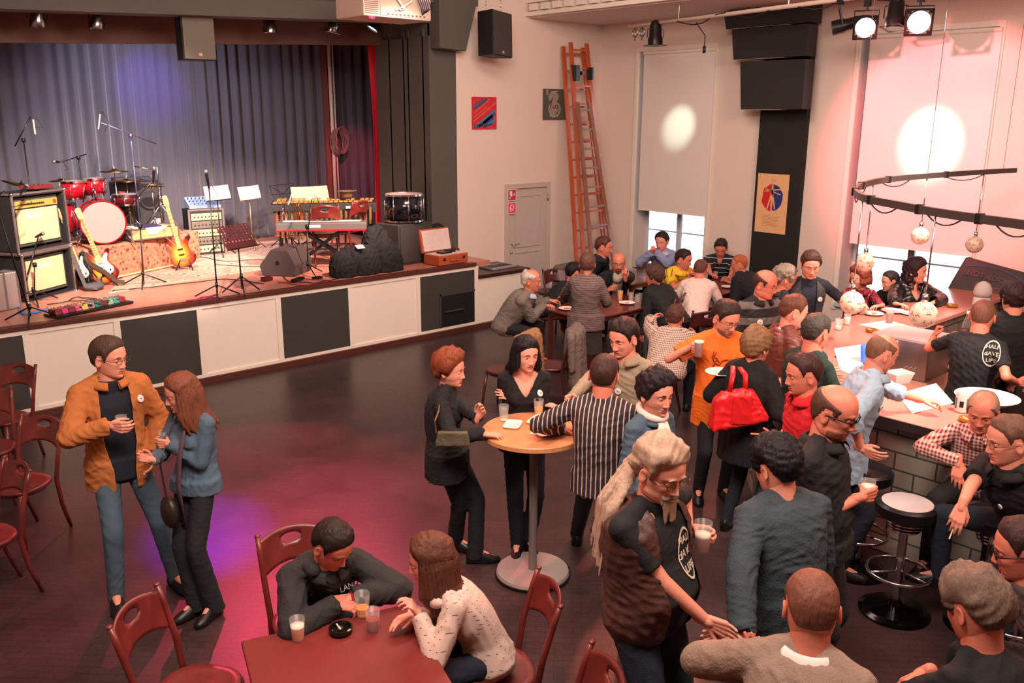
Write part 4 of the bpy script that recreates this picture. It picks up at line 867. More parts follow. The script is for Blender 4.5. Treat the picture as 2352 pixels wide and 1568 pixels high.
# ---- par lamps
PARB = mat('par_black', (24, 22, 22), .35, .3); PARC = mat('par_chrome', (150, 146, 144), .22, 1.0)
def par(label, p, q, m, glow=None, L=.30, r=.105, yoke=True, up=.32, square=True, ec=(255, 246, 230), group=None, name='par_lamp', lens=True):
    p = V(*p); d = nrm(V(*q)-p); t = thing(name, label, 'stage lamp', p, 0, group); a, b, _ = frame(d); g = MB()
    g.lathe((0, 0, 0), [(.02, -L*.85), (r*.55, -L*.80), (r*.80, -L*.62), (r*.86, -L*.2), (r, -L*.12), (r, L*.15), (r*.97, L*.15), (r*.92, -.0), (.01, -.02)], 24, axis=d); obj('can', g, m, t, auto=35)
    if lens: g = MB(); g.lathe((0, 0, 0), [(.001, L*.08), (r*.9, L*.06), (r*.9, L*.055), (.001, L*.055)], 24, axis=d); obj('lens', g, mat('lens_%s' % label[:12], (255, 250, 240), .2, emit=(ec, glow)) if glow else mat('lens_dark', (70, 64, 70), .1), t)
    if square:
        g = MB(); s_ = r*1.12; i_ = r*.93
        for sx, sy, wx, wy in ((0, 1, s_, .012), (0, -1, s_, .012), (1, 0, .012, s_), (-1, 0, .012, s_)): g.box(d*L*.17+(a*sx+b*sy)*(s_-.006), (2*wx, 2*wy, .006), M=np.array([a, b, d]).T)
        for sx in (-1, 1):
            for sy in (-1, 1): g.box(d*L*.17+(a*sx+b*sy)*s_*.82, (s_*.36, s_*.36, .004), M=np.array([a, b, d]).T)
        obj('colour_frame', g, m, t)
    if yoke:
        h = nrm(np.cross(d, V(0, 0, 1))); g = MB()
        g.tube([h*r*1.15-d*.05, h*r*1.15+V(0, 0, up*.75), -h*r*1.15+V(0, 0, up*.75), -h*r*1.15-d*.05], .010, 6, flat=.5); g.cyl((0, 0, up*.75), (0, 0, up), .012); g.box((0, 0, up+.02), (.05, .07, .07)); obj('yoke', g, PARB, t)
    return t
for k, (x, y, q, lab, gl) in enumerate(((87, 55, (3.0, 12.3, 1.5), 'chrome stage lamp pointing down, leftmost under the header', 2), (222, 58, (3.4, 12.0, 1.5), 'tilted chrome stage lamp, second from the left under the header', 5), (620, 68, (5.8, 11.6, 1.5), 'reddish chrome stage lamp right of the hanging grey loudspeaker', 2), (760, 66, (6.3, 12, 1.5), 'chrome stage lamp with a square frame, second from the right under the header', 3), (858, 62, (5.5, 12, 1.2), 'dark stage lamp with a bluish white lens under the projector', 8))):
    p = ony(x, y, 11.45); par(lab, p, q, PARC if k < 4 else PARB, gl, L=.26, r=.09, up=.25, square=k in (3,), ec=(255, 200, 215) if k < 4 else (220, 235, 255), group='lamps under the stage header')
g = MB(); g.tube([(1.5, 11.45, 4.46), (8.1, 11.45, 4.74)], .02, 8); tag(obj('lamp_bar', g, PARB), 'dark bar under the header carrying the stage lamps', 'bar')
# lamp truss pipe near the window wall
PX_ = 10.3; z0 = onx(1445, 62, PX_); z1 = onx(1860, 8, PX_)
t = thing('lamp_pipe', 'long pale pipe hung below the ceiling carrying the spotlights', 'pipe', (PX_, z0[1], z0[2])); L_ = z0[1]-2.5; sl_ = (z1[2]-z0[2])/(z1[1]-z0[1])
g = MB(); g.tube([(0, 0, 0), (0, -L_, -L_*sl_)], .028, 12); obj('pipe', g, mat('pale_pipe', (214, 190, 176)), t, True)
g = MB()
for yy in (-.9, -2.6, -4.6): g.cyl((0, yy, yy*sl_), (0, yy, .55), .008)
obj('hanger_rod', g, METAL, t)
g = MB(); rs = np.random.RandomState(2); pts = []
for k in range(46): yy = -.5-k*.13; pts.append((.03*math.sin(k*1.3), yy, yy*sl_-.03+.05*math.sin(k*.9)))
g.tube(pts, .008, 6); g.tube([(0, -1.2, -.02), (.02, -1.35, -.2), (0, -1.36, -.34)], .007, 6); g.box((0, -1.36, -.38), (.03, .03, .09)); obj('cable', g, mat('black_cable', (24, 22, 24), .5), t, True)
g = MB()
for yy in (-.12, -.25): g.tube([(0, yy+.05*math.cos(a), -.09+.06*math.sin(a)) for a in np.linspace(0, 2*PI, 12)[:-1]], .009, 6, closed=True); g.cyl((0, yy, -.02), (0, yy, -.20), .008)
obj('clamp', g, PARC, t, True)
def onpipe(px, py): return onx(px, py, PX_-.02)
par('black spotlight with a square frame hanging alone near the ladders', onpipe(1505, 95), (10.2, 8.3, 0), PARB, 6, L=.34, r=.105, up=.22)
par('black cylindrical profile spotlight pointing left, leftmost of the bar spots', onpipe(1925, 62), (8.9, 8.0, 3.6), PARB, 12, L=.46, r=.085, up=.26, square=False, ec=(214, 238, 255), group='spotlights over the bar')
par('glaring spotlight with a square frame and a red-lit rear, second of the bar spots', onpipe(1988, 62), (4.5, 2.6, 2.6), PARB, 22, L=.30, r=.115, up=.24, group='spotlights over the bar')
par('black can spotlight pointing down with a row of bright vent holes', onpipe(2055, 52), (9.4, 4.6, 0), PARB, 12, L=.36, r=.105, up=.24, group='spotlights over the bar')
par('brightest spotlight facing the camera, rightmost over the bar', onpipe(2110, 50), (4.2, 1.2, 2.8), PARB, 30, L=.30, r=.125, up=.22, group='spotlights over the bar')
# their light
pr = onpipe(1925, 62)
pr = onpipe(1505, 95); spot('blind_spot_light', pr+V(-.25, -.1, -.25), onx(1560, 290, XW-.05), 20, 150, (.80, 1.0, .80), .9, .03)
pr = onpipe(2055, 52)
spot('blind_spot_light', pr+V(-.35, .0, -.25), onx(2137, 325, XW-.05), 25, 330, (1.0, .88, .66), .8, .03)
spot('blind_red_light', pr+V(-1.9, -.3, .0), onx(2160, 330, XW-.05), 52, 900, (1.0, .16, .20), .5, .03)
# ------------------------------------------------------------------ things on the stage
def oz(px, py): return at(px, py, ZS+.005)
TOLEX = mat('black_tolex', (30, 28, 28), .6, bump=(120, .2)); ALU = mat('aluminium_edge', (190, 180, 176), .3, .9); CREAM = mat('cream_grille_cloth', (206, 174, 132), .9, bump=(300, .2))
CABLE = mat('black_cable', (24, 22, 24), .5); RUGM = None
def rug_mat(name, c1, c2, c3, sc=9):
    m = bpy.data.materials.new(name); m.use_nodes = True; nt = m.node_tree; b = nt.nodes['Principled BSDF']; b.inputs['Roughness'].default_value = .95
    tc = nt.nodes.new('ShaderNodeTexCoord'); v = nt.nodes.new('ShaderNodeTexVoronoi'); v.inputs['Scale'].default_value = sc; v.distance = 'MANHATTAN'; nt.links.new(tc.outputs['Object'], v.inputs[0])
    w = nt.nodes.new('ShaderNodeTexNoise'); w.inputs['Scale'].default_value = 22; nt.links.new(tc.outputs['Object'], w.inputs[0])
    r = nt.nodes.new('ShaderNodeValToRGB'); e = r.color_ramp.elements; e[0].position = .15; e[1].position = .55; e[0].color = srgb(*c2); e[1].color = srgb(*c1); x = e.new(.32); x.color = srgb(*c3); r.color_ramp.interpolation = 'CONSTANT'
    nt.links.new(v.outputs['Distance'], r.inputs[0]); mx = nt.nodes.new('ShaderNodeMix'); mx.data_type = 'RGBA'; mx.blend_type = 'OVERLAY'; mx.inputs[0].default_value = .6
    nt.links.new(r.outputs[0], mx.inputs[6]); nt.links.new(w.outputs['Fac'], mx.inputs[7]); nt.links.new(mx.outputs[2], b.inputs['Base Color']); return m
RUG1 = rug_mat('persian_rug', (196, 150, 130), (120, 70, 66), (214, 186, 160), 7); RUG2 = rug_mat('riser_carpet', (176, 120, 92), (96, 58, 48), (150, 90, 72), 16)
g = MB(); pts = [oz(290, 700)[:2]*0+oz(250, 672)[:2], oz(640, 612)[:2], oz(810, 575)[:2]+V(.2, .5), V(8.0, 14.2), V(4.9, 14.3)]
g.poly([tuple(p) for p in pts], .008, c=(0, 0, ZS+.004)); tag(obj('rug', g, RUG1), 'large pale patterned rug spread over the stage boards', 'rug')
# drum riser
RA = V(3.12, 12.42); RBv = V(4.62, 12.42); RH = .46
t = thing('drum_riser', 'low platform draped with a patterned carpet under the drums', 'platform', (0, 0, ZS)); g = MB()
rp = [(3.28, 12.0), (5.25, 12.95), (4.85, 13.95), (2.75, 13.1)]
g.poly(rp, RH, c=(0, 0, RH/2)); obj('carpet', g, RUG2, t, bevel=.02)
g = MB(); g.tube([(3.29, 11.98, .03), (5.26, 12.93, .03)], .014, 6); obj('fringe', g, mat('fringe', (216, 180, 130), .9), t)
ZR = ZS+RH
def rz_(px, py, z=ZR): return at(px, py, z)
# amplifiers in open flight cases
def amp(label, c, w, d, h, panel, rz=0):
    t = thing('guitar_amplifier', label, 'amplifier', c, rz, 'amplifiers stacked at the left of the stage'); g = MB(); e = .03
    g.b2((-w/2, 0, 0), (w/2, d, e)); g.b2((-w/2, 0, h-e), (w/2, d, h)); g.b2((-w/2, 0, 0), (-w/2+e, d, h)); g.b2((w/2-e, 0, 0), (w/2, d, h)); obj('case', g, TOLEX, t, bevel=.004)
    g = MB()
    for x in (-w/2, w/2):
        for z in (0, h): g.b2((x-.012, -.006, z-.012), (x+.012, d+.006, z+.012))
        g.b2((x-.012, -.008, 0), (x+.012, .012, h))
    for z in (.0, h): g.b2((-w/2, -.008, z-.012), (w/2, .012, z+.012))
    obj('edge_trim', g, ALU, t, bevel=.003)
    for x in (-w/2, w/2):
        for z in (.0, h): gg = MB(); gg.ell((x, -.003, z), .026, n=10, m=8); obj('ball_corner', gg, METAL, t, True)
    g = MB(); g.b2((-w/2+.06, .06, .06), (w/2-.06, d-.02, h-.05)); cb = obj('cabinet', g, mat('dark_tolex_frame', (64, 62, 58), .6), t, bevel=.01)
    g = MB(); g.b2((-w/2+.10, .045, .10), (w/2-.10, .065, h-(.19 if panel else .09))); gr = obj('grille_cloth', g, CREAM, t, bevel=.004)
    if panel:
        g = MB(); g.b2((-w/2+.09, .04, h-.17), (w/2-.09, .07, h-.09)); obj('control_panel', g, mat('gold_panel', (226, 180, 90), .35, .5), t)
        for k in range(12): gg = MB(); gg.cyl((-w/2+.16+k*.032, .04, h-.13), (-w/2+.16+k*.032, .022, h-.13), .009, n=10); obj('knob', gg, BLACKP, t)
        gg = MB(); gg.b2((w/2-.16, .03, h-.15), (w/2-.12, .042, h-.11)); obj('red_lamp', gg, mat('lamp_red', (230, 40, 30), .3, emit=((255, 40, 20), 2)), t)
    tm = text_mb('Marshall', .075, YM@rotm((0, 0, 1), 0), (-.01, .042, h-(.27 if panel else .17))); tm.v = [v+np.stack([ (v[:, 2]-h)*.25, v[:, 0]*0, v[:, 0]*.03], 1) for v in tm.v]; obj('script_logo', tm, WHITE, t)
    return t
ca = (oz(72, 694)+oz(168, 668))/2; rza = math.degrees(math.atan2(*(oz(168, 668)-oz(72, 694))[[1, 0]]))
AW = np.linalg.norm(oz(168, 668)-oz(72, 694))+.10
amp('lower cream-fronted amplifier in an open black flight case', (ca[0], ca[1], ZS+.005), AW, .42, .56, False, rza)
amp('upper cream-fronted amplifier with a gold control strip, on top of the other', (ca[0]-.01, ca[1], ZS+.585), AW+.04, .42, .68, True, rza)
t = thing('stage_box', 'flat red and black effect unit lying on top of the amplifier stack', 'effect unit', (ca[0], ca[1]+.2, ZS+1.29), rza)
g = MB(); g.b2((-.10, -.1, 0), (.2, .12, .04)); obj('housing', g, mat('dark_red_metal', (110, 34, 36), .4), t, bevel=.005); g = MB()
for k in range(4): g.cyl((-.06+k*.07, -.02, .04), (-.06+k*.07, -.02, .055), .012, n=10)
obj('knobs', g, METAL, t)
# drums
DRED = mat('drum_red', (176, 16, 34), .22, coat=.8); HEADM = mat('drum_head', (190, 172, 166), .35); SILV = mat('silver_head', (150, 138, 134), .3)
def drum(name, label, c, r, h, axis, mm=DRED, front=HEADM, back=None, lugs=8, group='red drum kit on the riser', cat='drum', legs=None, t=None):
    t = thing(name, label, cat, c, 0, group); axis = nrm(V(*axis)); a, b, d = frame(axis)
    g = MB(); g.lathe(d*-h/2, [(r*.985, 0), (r*.985, h)], 40, axis=d, caps=(False, False)); sh = obj('shell', g, mm, t, auto=40); md = sh.modifiers.new('s', 'SOLIDIFY'); md.thickness = .008
    for s_ in (-1, 1):
        g = MB(); o_ = d*s_*h/2; g.lathe(o_-d*.014, [(r, .028), (r, 0), (r+.012, 0), (r+.012, .028), (r, .028)], 40, axis=d, caps=(False, False)); obj('hoop', g, METAL if mm is not DRED or r < .25 else DRED, t, auto=40)
        g = MB(); g.lathe(o_, [(.001, s_*.004), (r*.99, s_*.002)], 40, axis=d*1, caps=(False, False)); obj('head', g, front if s_ > 0 else (back or HEADM), t, True)
    for k in range(lugs):
        an = 2*PI*(k+.5)/lugs; u = math.cos(an)*a+math.sin(an)*b; g = MB(); g.tube([u*(r+.016)-d*h/2, u*(r+.016)+d*h/2], .005, 6); g.cone(u*(r+.008)-d*h*.12, u*(r+.008)+d*h*.12, .012, .012, 8); obj('lug', g, METAL, t, True)
    return t
bd = ony(232, 512, 12.52); bd[2] = ZR+.30; bax = nrm(V(-.05, -1, .02)); bax = nrm(np.append((CAM-bd)[:2]*V(.55, 1.0), 0)); 
t = drum('bass_drum', 'red bass drum with a pale round front head on the riser', bd-bax*.0, .275, .42, bax, front=SILV)
for s_ in (-1, 1):
    a_ = np.cross(V(0, 0, 1), bax); g = MB(); g.tube([a_*s_*.24+bax*.16+V(0, 0, -.12), a_*s_*.36+bax*.26+V(0, 0, -.29)], .010, 8); obj('spur', g, METAL, t, True)
p = ony(168, 436, 12.75); t = drum('tom_drum', 'red tom drum mounted over the bass drum, left one', p, .155, .23, (.1, -.28, 1.0), lugs=6)
p2 = ony(217, 428, 12.75); drum('tom_drum', 'red tom drum mounted over the bass drum, right one', p2, .135, .21, (-.05, -.28, 1.0), lugs=6)
t = thing('tom_holder', 'chrome tom holder standing up out of the bass drum', 'drum hardware', bd+V(0, .1, .27), 0, 'chrome stands of the drum kit'); g = MB(); o_ = bd+V(0, .1, .27)
g.tube([V(0, 0, 0), V(0, 0, .16)], .014, 8); g.tube([V(0, 0, .14), (p-o_)+V(.14, 0, -.02)], .011, 8); g.tube([V(0, 0, .14), (p2-o_)+V(-.10, 0, -.04)], .011, 8); obj('arm', g, METAL, t, True)
p = rz_(265, 520, ZR+.42); drum('snare_drum', 'shallow snare drum behind the bass drum', (4.25, 13.0, ZR+.52), .17, .13, (0, -.15, 1), mm=mat('dark_red_shell', (90, 16, 24), .3), lugs=8)
drum('floor_tom', 'dark red floor tom at the left of the drum kit', (3.35, 12.95, ZR+.33), .2, .38, (0, -.05, 1), lugs=6)
def tripod(g, top, foot, r=.011, spread=.28, legh=.30, n=3, ph=.3, lr=.009):
    top = V(*top); foot = V(*foot); g.cyl(foot+V(0, 0, .06), top, r, r*.8, 8)
    for k in range(n): a_ = ph+2*PI*k/n; g.tube([foot+V(0, 0, legh), foot+V(math.cos(a_)*spread, math.sin(a_)*spread, .008)], lr, 6)
    g.cyl(foot+V(0, 0, legh-.03), foot+V(0, 0, legh+.03), r*1.8, n=8)
def cymbal(label, px, py, y, r, tilt, zf=ZR):
    p = ony(px, py, y); t = thing('cymbal', label, 'cymbal', (p[0], p[1], zf), 0, 'cymbals of the drum kit'); h = p[2]-zf; ax = nrm(V(tilt[0], tilt[1], 1)); g = MB()
    g.lathe(V(0, 0, h), [(.001, .030), (.03, .026), (.045, .012), (r*.6, .004), (r, -.010), (r, -.013), (r*.6, .0), (.001, .02)], 36, axis=ax); obj('plate', g, mat('bronze', (190, 140, 70), .25, 1.0), t, True)
    g = MB(); tripod(g, (0, 0, h+.06), (0, 0, 0), ph=1.0); obj('stand', g, METAL, t, True); return t
cymbal('crash cymbal high over the red toms', 262, 392, 13.0, .20, (.12, -.05))
cymbal('ride cymbal tilted over the right of the drum kit', 290, 414, 13.3, .22, (-.1, -.2))
cymbal('dark tilted cymbal rising above the amplifier stack', 50, 425, 12.6, .24, (.35, -.1), ZS)
cymbal('small cymbal edge showing left of the red toms', 140, 414, 13.0, .16, (.1, -.3))
t = thing('drum_stool', 'chrome drum hardware stand right of the bass drum', 'stand', (4.72, 12.95, ZR), 0, 'chrome stands of the drum kit'); g = MB(); tripod(g, (0, 0, .95), (0, 0, 0), .014, .34, .42); g.tube([(0, 0, .9), (-.3, .1, .98)], .01, 6); g.cyl((0, 0, .5), (0, 0, .56), .03); obj('legs', g, METAL, t, True)
t = thing('hi_hat', 'hi-hat cymbal pair on a stand beside the snare drum', 'cymbal', (4.55, 12.75, ZR), 0, 'cymbals of the drum kit'); g = MB(); tripod(g, (0, 0, .86), (0, 0, 0), .010, .25, .25); obj('stand', g, METAL, t, True)
for z in (.70, .735): g = MB(); g.lathe((0, 0, z), [(.001, .015 if z > .72 else -.015), (.05, .008 if z > .72 else -.008), (.17, 0), (.17, -.002), (.001, .0)], 32); obj('plate', g, MATS['bronze'], t, True)
# microphones on stands
def mic_stand(label, foot, top, boom=None, head=None, mk='ball', m=BLACKP, ph=.4, zf=None):
    foot = V(*foot); t = thing('microphone_stand', label, 'microphone stand', foot, 0, 'microphone stands on the stage'); g = MB(); top = V(*top)-foot; tripod(g, top, (0, 0, 0), .010, .30, .16, ph=ph); obj('stand', g, m, t, True)
    tip = top
    if boom is not None: b0, b1 = (V(*q)-foot for q in boom); g = MB(); g.tube([b0, b1], .008, 8); g.box(tuple(top), (.04, .04, .05)); obj('boom', g, m, t, True); tip = b0
    if head is not None:
        h0, h1 = (V(*q)-foot for q in head); g = MB(); d = nrm(h1-h0)
        if mk == 'ball': g.cone(h0, h1-d*.03, .012, .019, 12); obj('microphone', g, BLACKP, t, True); g = MB(); g.ell(h1, .026, n=14, m=10); obj('mic_head', g, mat('mic_mesh', (160, 150, 150), .35, .8), t, True)
        else: g.cyl(h0, h1, .011, .011, 12); obj('microphone', g, mat('white_mic', (226, 196, 184), .35, .4), t, auto=30)
        g = MB(); g.tube([h0, h0+V(.03, -.02, .03), h0+V(.10, 0, -.10), tip+V(.03, 0, -.12)], .004, 6); obj('mic_cable', g, CABLE, t)
    return t
y = 12.3; f = V(5.15, 12.3, ZS); top = ony(300, 312, 12.9); f2 = V(top[0], 12.9, ZR)
mic_stand('tall microphone stand with a long boom over the drum kit', f2, top, (ony(232, 282, 12.75), ony(358, 330, 13.1)), (ony(230, 262, 12.72), ony(226, 297, 12.72)), 'pencil', m=mat('violet_grey_metal', (120, 112, 150), .35, .7))
top = ony(54, 322, 12.2); mic_stand('boom microphone stand rising behind the amplifier stack', V(top[0], 12.2, ZS), top, (ony(70, 268, 12.2), ony(34, 336, 12.3)), (ony(76, 274, 12.15), ony(81, 308, 12.15)), 'pencil')
top = ony(180, 362, 13.4); mic_stand('dark boom microphone stand behind the red toms', V(top[0], 13.4, ZR), top, (ony(140, 372, 13.2), ony(198, 354, 13.5)), (ony(136, 372, 13.2), ony(124, 371, 13.15)), 'ball')
foot = oz(72, 738); mic_stand('thin black microphone stand at the front left stage edge', foot, foot+V(-.18, .02, 1.35), (foot+V(-.16, .02, 1.32), foot+V(-.02, .3, 1.36)), (foot+V(.20, .6, 1.30), foot+V(.34, .9, 1.36)), 'ball', ph=.2)
foot = oz(70, 690); mic_stand('short microphone stand aimed at the amplifiers', foot+V(.0, -.2, 0), foot+V(.05, -.2, .45), (foot+V(.15, -.1, .75), foot+V(-.05, -.25, .35)), (foot+V(.12, -.12, .76), foot+V(.22, -.02, .78)), 'ball')
foot = oz(331, 656); top = ony(322, 520, foot[1]); mic_stand('microphone stand with a boom in front of the riser', foot, top, (ony(353, 412, foot[1]-.1), ony(288, 486, foot[1]+.2)), (ony(352, 418, foot[1]-.1), ony(354, 386, foot[1]-.15)), 'ball', ph=.1)
foot = oz(500, 684); top = ony(480, 432, foot[1]); mic_stand('straight microphone stand with a red microphone by the front edge', foot, top, None, (top, ony(473, 394, foot[1]-.05)), 'ball', ph=.1)
foot = oz(708, 632); top = ony(705, 520, foot[1]); mic_stand('boom microphone stand before the keyboard', foot, top, (ony(716, 458, foot[1]), ony(706, 545, foot[1])), (ony(718, 452, foot[1]), ony(728, 432, foot[1])), 'pencil')
foot = V(6.35, 12.0, ZS); mic_stand('silver microphone stand left of the vibraphone', foot, ony(650, 480, 12.0), (ony(658, 462, 12.0), ony(640, 520, 12.0)), (ony(662, 470, 12.0), ony(672, 440, 12.0)), 'pencil', m=METAL)
# PA cabinet and rack behind
p = ony(312, 512, 13.55); t = thing('speaker_cabinet', 'black two-woofer speaker cabinet standing behind the drum riser', 'loudspeaker', (p[0]+.05, 13.45, ZR), -8); W_ = .66; H_ = .72
g = MB(); g.b2((-W_/2, 0, 0), (W_/2, .4, H_)); obj('cabinet', g, SPKB, t, bevel=.01)
for sx, z, r in ((-.15, .22, .13), (.15, .46, .14), (.16, .17, .12)):
    g = MB(); g.lathe((sx, -.005, z), [(.001, .04), (r*.3, .035), (r*.35, .045), (r*.85, .004), (r*.95, .0), (r, -.008), (r, .01)], 28, axis=(0, 1, 0)); obj('woofer', g, mat('woofer_cone', (66, 62, 66), .5), t, True)
g = MB(); g.b2((-.26, -.012, .56), (-.18, 0, .60)); obj('badge_plate', g, RED, t); g = MB(); g.b2((.18, -.012, .05), (.27, 0, .17)); obj('white_label', g, WSG, t)
g = MB(); g.b2((-.3, .05, H_), (.25, .35, H_+.06)); obj('head_unit', g, mat('dark_metal', (60, 58, 62), .4, .5), t, bevel=.005)
p = rz_(440, 545, ZS+.28); t = thing('equipment_rack', 'metal-framed rack of effect units with a small mixer on top', 'rack', (5.55, 13.35, ZS), -8); g = MB()
g.b2((-.26, 0, 0), (.26, .4, .72)); obj('case', g, TOLEX, t, bevel=.005); g = MB()
for x in (-.26, .26): g.b2((x-.014, -.008, 0), (x+.014, .012, .72))
for z in (0.01, .72): g.b2((-.27, -.008, z-.014), (.27, .012, z+.014))
obj('edge_trim', g, ALU, t)
for k in range(5):
    g = MB(); g.b2((-.23, -.01, .06+k*.125), (.23, .01, .165+k*.125)); u = obj('rack_unit', g, mat('rack_face_%d' % (k % 2), ((200, 190, 150), (120, 112, 100))[k % 2], .4, .5), t, bevel=.003)
    for q in range(7): g = MB(); g.cyl((-.18+q*.055, -.01, .112+k*.125), (-.18+q*.055, -.026, .112+k*.125), .010, n=8); obj('knob', g, BLACKP, u)
g = MB(); g.add([(-.24, .0, .74), (.24, .0, .74), (.24, .3, .74), (-.24, .3, .74), (-.24, .0, .78), (.24, .0, .78), (.24, .3, .90), (-.24, .3, .90)], [(3, 2, 1, 0), (4, 5, 6, 7), (0, 1, 5, 4), (1, 2, 6, 5), (2, 3, 7, 6), (3, 0, 4, 7)]); mxr = obj('mixer', g, mat('mixer_blue', (150, 170, 200), .4, .3), t, bevel=.004)
g = MB()
for q in range(8):
    for w in range(3): g.cyl((-.20+q*.057, .06+w*.08, .79+w*.04), (-.20+q*.057, .055+w*.08, .815+w*.04), .008, n=8)
obj('knobs', g, BLACKP, mxr)
t = thing('flight_case', 'low metal-edged case with a paper on top, on the riser', 'case', rz_(350, 548)+V(0, .05, .01), 12); g = MB(); g.b2((-.36, -.12, 0), (.36, .28, .15)); obj('case', g, mat('case_yellowish', (196, 166, 112), .5), t, bevel=.008); g = MB()
for x in (-.36, .36): g.b2((x-.012, -.128, 0), (x+.012, .288, .155))
g.b2((-.37, -.128, -.005), (.37, -.11, .012)); g.b2((-.37, -.128, .14), (.37, -.11, .158)); obj('edge_trim', g, ALU, t)
g = MB(); g.add([(-.3, -.1, .158), (.2, -.12, .158), (.25, .2, .158), (-.2, .26, .158)], [(0, 1, 2, 3)]); g.add([(-.1, -.135, .06), (.0, -.135, .055), (.2, -.13, .158), (-.15, -.13, .158)], [(0, 1, 2, 3)]); obj('paper', g, WSG, t)
g = MB(); g.b2((-.15, -.1, .16), (.12, .16, .175)); obj('dark_pad', g, mat('pad_violet', (66, 60, 96), .5), t)
# guitars
def guitar(label, foot, top, m_body, guard, lean_n, w=.33, bass=False, strap=False):
    """foot = body bottom, top = head end"""
    foot = V(*foot); top = V(*top); d = nrm(top-foot); L = np.linalg.norm(top-foot); n = nrm(V(*lean_n)-d*(V(*lean_n)@d)); r = np.cross(d, n); M = np.array([r, d, n]).T
    t = thing('electric_guitar', label, 'guitar', foot, 0, 'guitars standing on the stage'); k = w/.33
    out = [(.0, .0), (.09, .008), (.155, .06), (.165, .13), (.125, .20), (.105, .25), (.115, .31), (.16, .385), (.145, .42), (.10, .40), (.055, .345), (.04, .33), (-.04, .33), (-.06, .345), (-.12, .43), (-.165, .45), (-.16, .40), (-.115, .30), (-.105, .25), (-.13, .19), (-.17, .12), (-.15, .05), (-.08, .006)]
    pts = []
    for i in range(len(out)):
        p0, p1, p2, p3 = (np.array(out[(i+j) % len(out)]) for j in (-1, 0, 1, 2))
        for u in (0, .33, .66): pts.append(tuple(.5*((2*p1)+(-p0+p2)*u+(2*p0-5*p1+4*p2-p3)*u*u+(-p0+3*p1-3*p2+p3)*u**3)*V(k, 1)))
    g = MB(); g.poly(pts, .042, M); obj('guitar_body', g, m_body, t, bevel=.008)
    if guard: g = MB(); g.poly([(x*.72+.012, .09+y*.68) for x, y in out[:12]]+[(-.02, .36), (-.055, .33), (-.05, .2), (-.02, .14)], .004, M, c=n*.023); obj('pickguard', g, guard, t)
    g = MB(); g.add([M@V(a, b, c) for b, wd in ((.26, .029), (L-.16, .022)) for a, c in ((-wd, .022), (wd, .022), (wd, .038), (-wd, .038))], [(3, 2, 1, 0), (4, 5, 6, 7), (0, 1, 5, 4), (1, 2, 6, 5), (2, 3, 7, 6), (3, 0, 4, 7)]); nk = obj('neck', g, mat('maple_neck', (232, 180, 120), .35), t)
    g = MB()
    for q in range(12): y_ = .36+(L-.54)*(1-.5**(q/8.))/(1-.5**(11/8.)); g.box(M@V(0, L+.2-y_, .040), (.05, .003, .002), M=M)
    obj('frets', g, METAL, nk)
    g = MB(); g.poly([(-.02, L-.17), (.024, L-.17), (.036, L-.12), (.034, L-.02), (.015, L), (-.03, L-.01), (-.036, L-.1)], .016, M, c=n*.026); hd = obj('headstock', g, MATS['maple_neck'], t, bevel=.003)
    for q in range(4 if bass else 6): g = MB(); g.cyl(M@V(-.03, L-.03-q*(.035 if bass else .022), .026), M@V(-.062, L-.03-q*(.035 if bass else .022), .026), .006, n=8); g.ell(M@V(-.065, L-.03-q*(.035 if bass else .022), .026), .010, n=8, m=6); obj('tuning_peg', g, METAL, hd, True)
    g = MB()
    for q in range(4 if bass else 6): x = -.018+q*(.012 if bass else .0072); g.tube([M@V(x, .10, .034), M@V(x*.8, L-.14, .044)], .0008, 4)
    obj('strings', g, METAL, t)
    for y_ in ((.17, .25) if bass else (.15, .21, .27)): g = MB(); g.box(M@V(0, y_, .028), (.075, .018, .014), M=M); obj('pickup', g, WSG if not bass else BLACKP, t, bevel=.003)
    g = MB(); g.box(M@V(0, .10, .030), (.075, .035, .012), M=M); obj('bridge', g, METAL, t)
    for q in range(2): g = MB(); g.cyl(M@V(.09, .10+q*.05, .022), M@V(.088, .10+q*.05, .036), .011, n=12); obj('knob', g, METAL, t)
    if strap:
        g = MB(); a_ = [V(-.15, .44, .02), V(-.12, .30, .05), V(.0, .17, .06), (V(.12, -.02, .07)), V(.20, -.05, .06)]; P_ = [M@q for q in a_]
        for i in range(4): g.bar(P_[i], P_[i+1], .055, .006, up=n)
        obj('strap', g, mat('strap_brown', (70, 56, 44), .7), t)
    # small A-frame stand
    st_ = thing('guitar_stand', 'black A-frame stand holding the '+label.split(' leaning')[0].split(' standing')[0][:60], 'guitar stand', (foot[0], foot[1], ZS), 0, 'guitar stands'); g = MB(); b_ = -n; b_[2] = 0; b_ = nrm(b_); rr = nrm(V(r[0], r[1], 0)); z0_ = foot[2]-ZS
    g.tube([rr*.12+n*.08*V(1, 1, 0)+V(0, 0, .012), b_*.03+V(0, 0, .30)], .008, 6); g.tube([-rr*.12+n*.08*V(1, 1, 0)+V(0, 0, .012), b_*.03+V(0, 0, .30)], .008, 6); g.tube([b_*.22+V(0, 0, .012), b_*.03+V(0, 0, .30)], .008, 6)
    for s_ in (-1, 1): g.tube([rr*.07*s_+b_*.04+V(0, 0, max(z0_-.01, .02)), rr*.07*s_-b_*.06+V(0, 0, max(z0_-.015, .02)), rr*.07*s_-b_*.07+V(0, 0, z0_+.03)], .008, 6)
    g.tube([rr*.07+b_*.04+V(0, 0, max(z0_-.01, .02)), -rr*.07+b_*.04+V(0, 0, max(z0_-.01, .02))], .008, 6); obj('frame', g, BLACKP, st_, True)
    return t
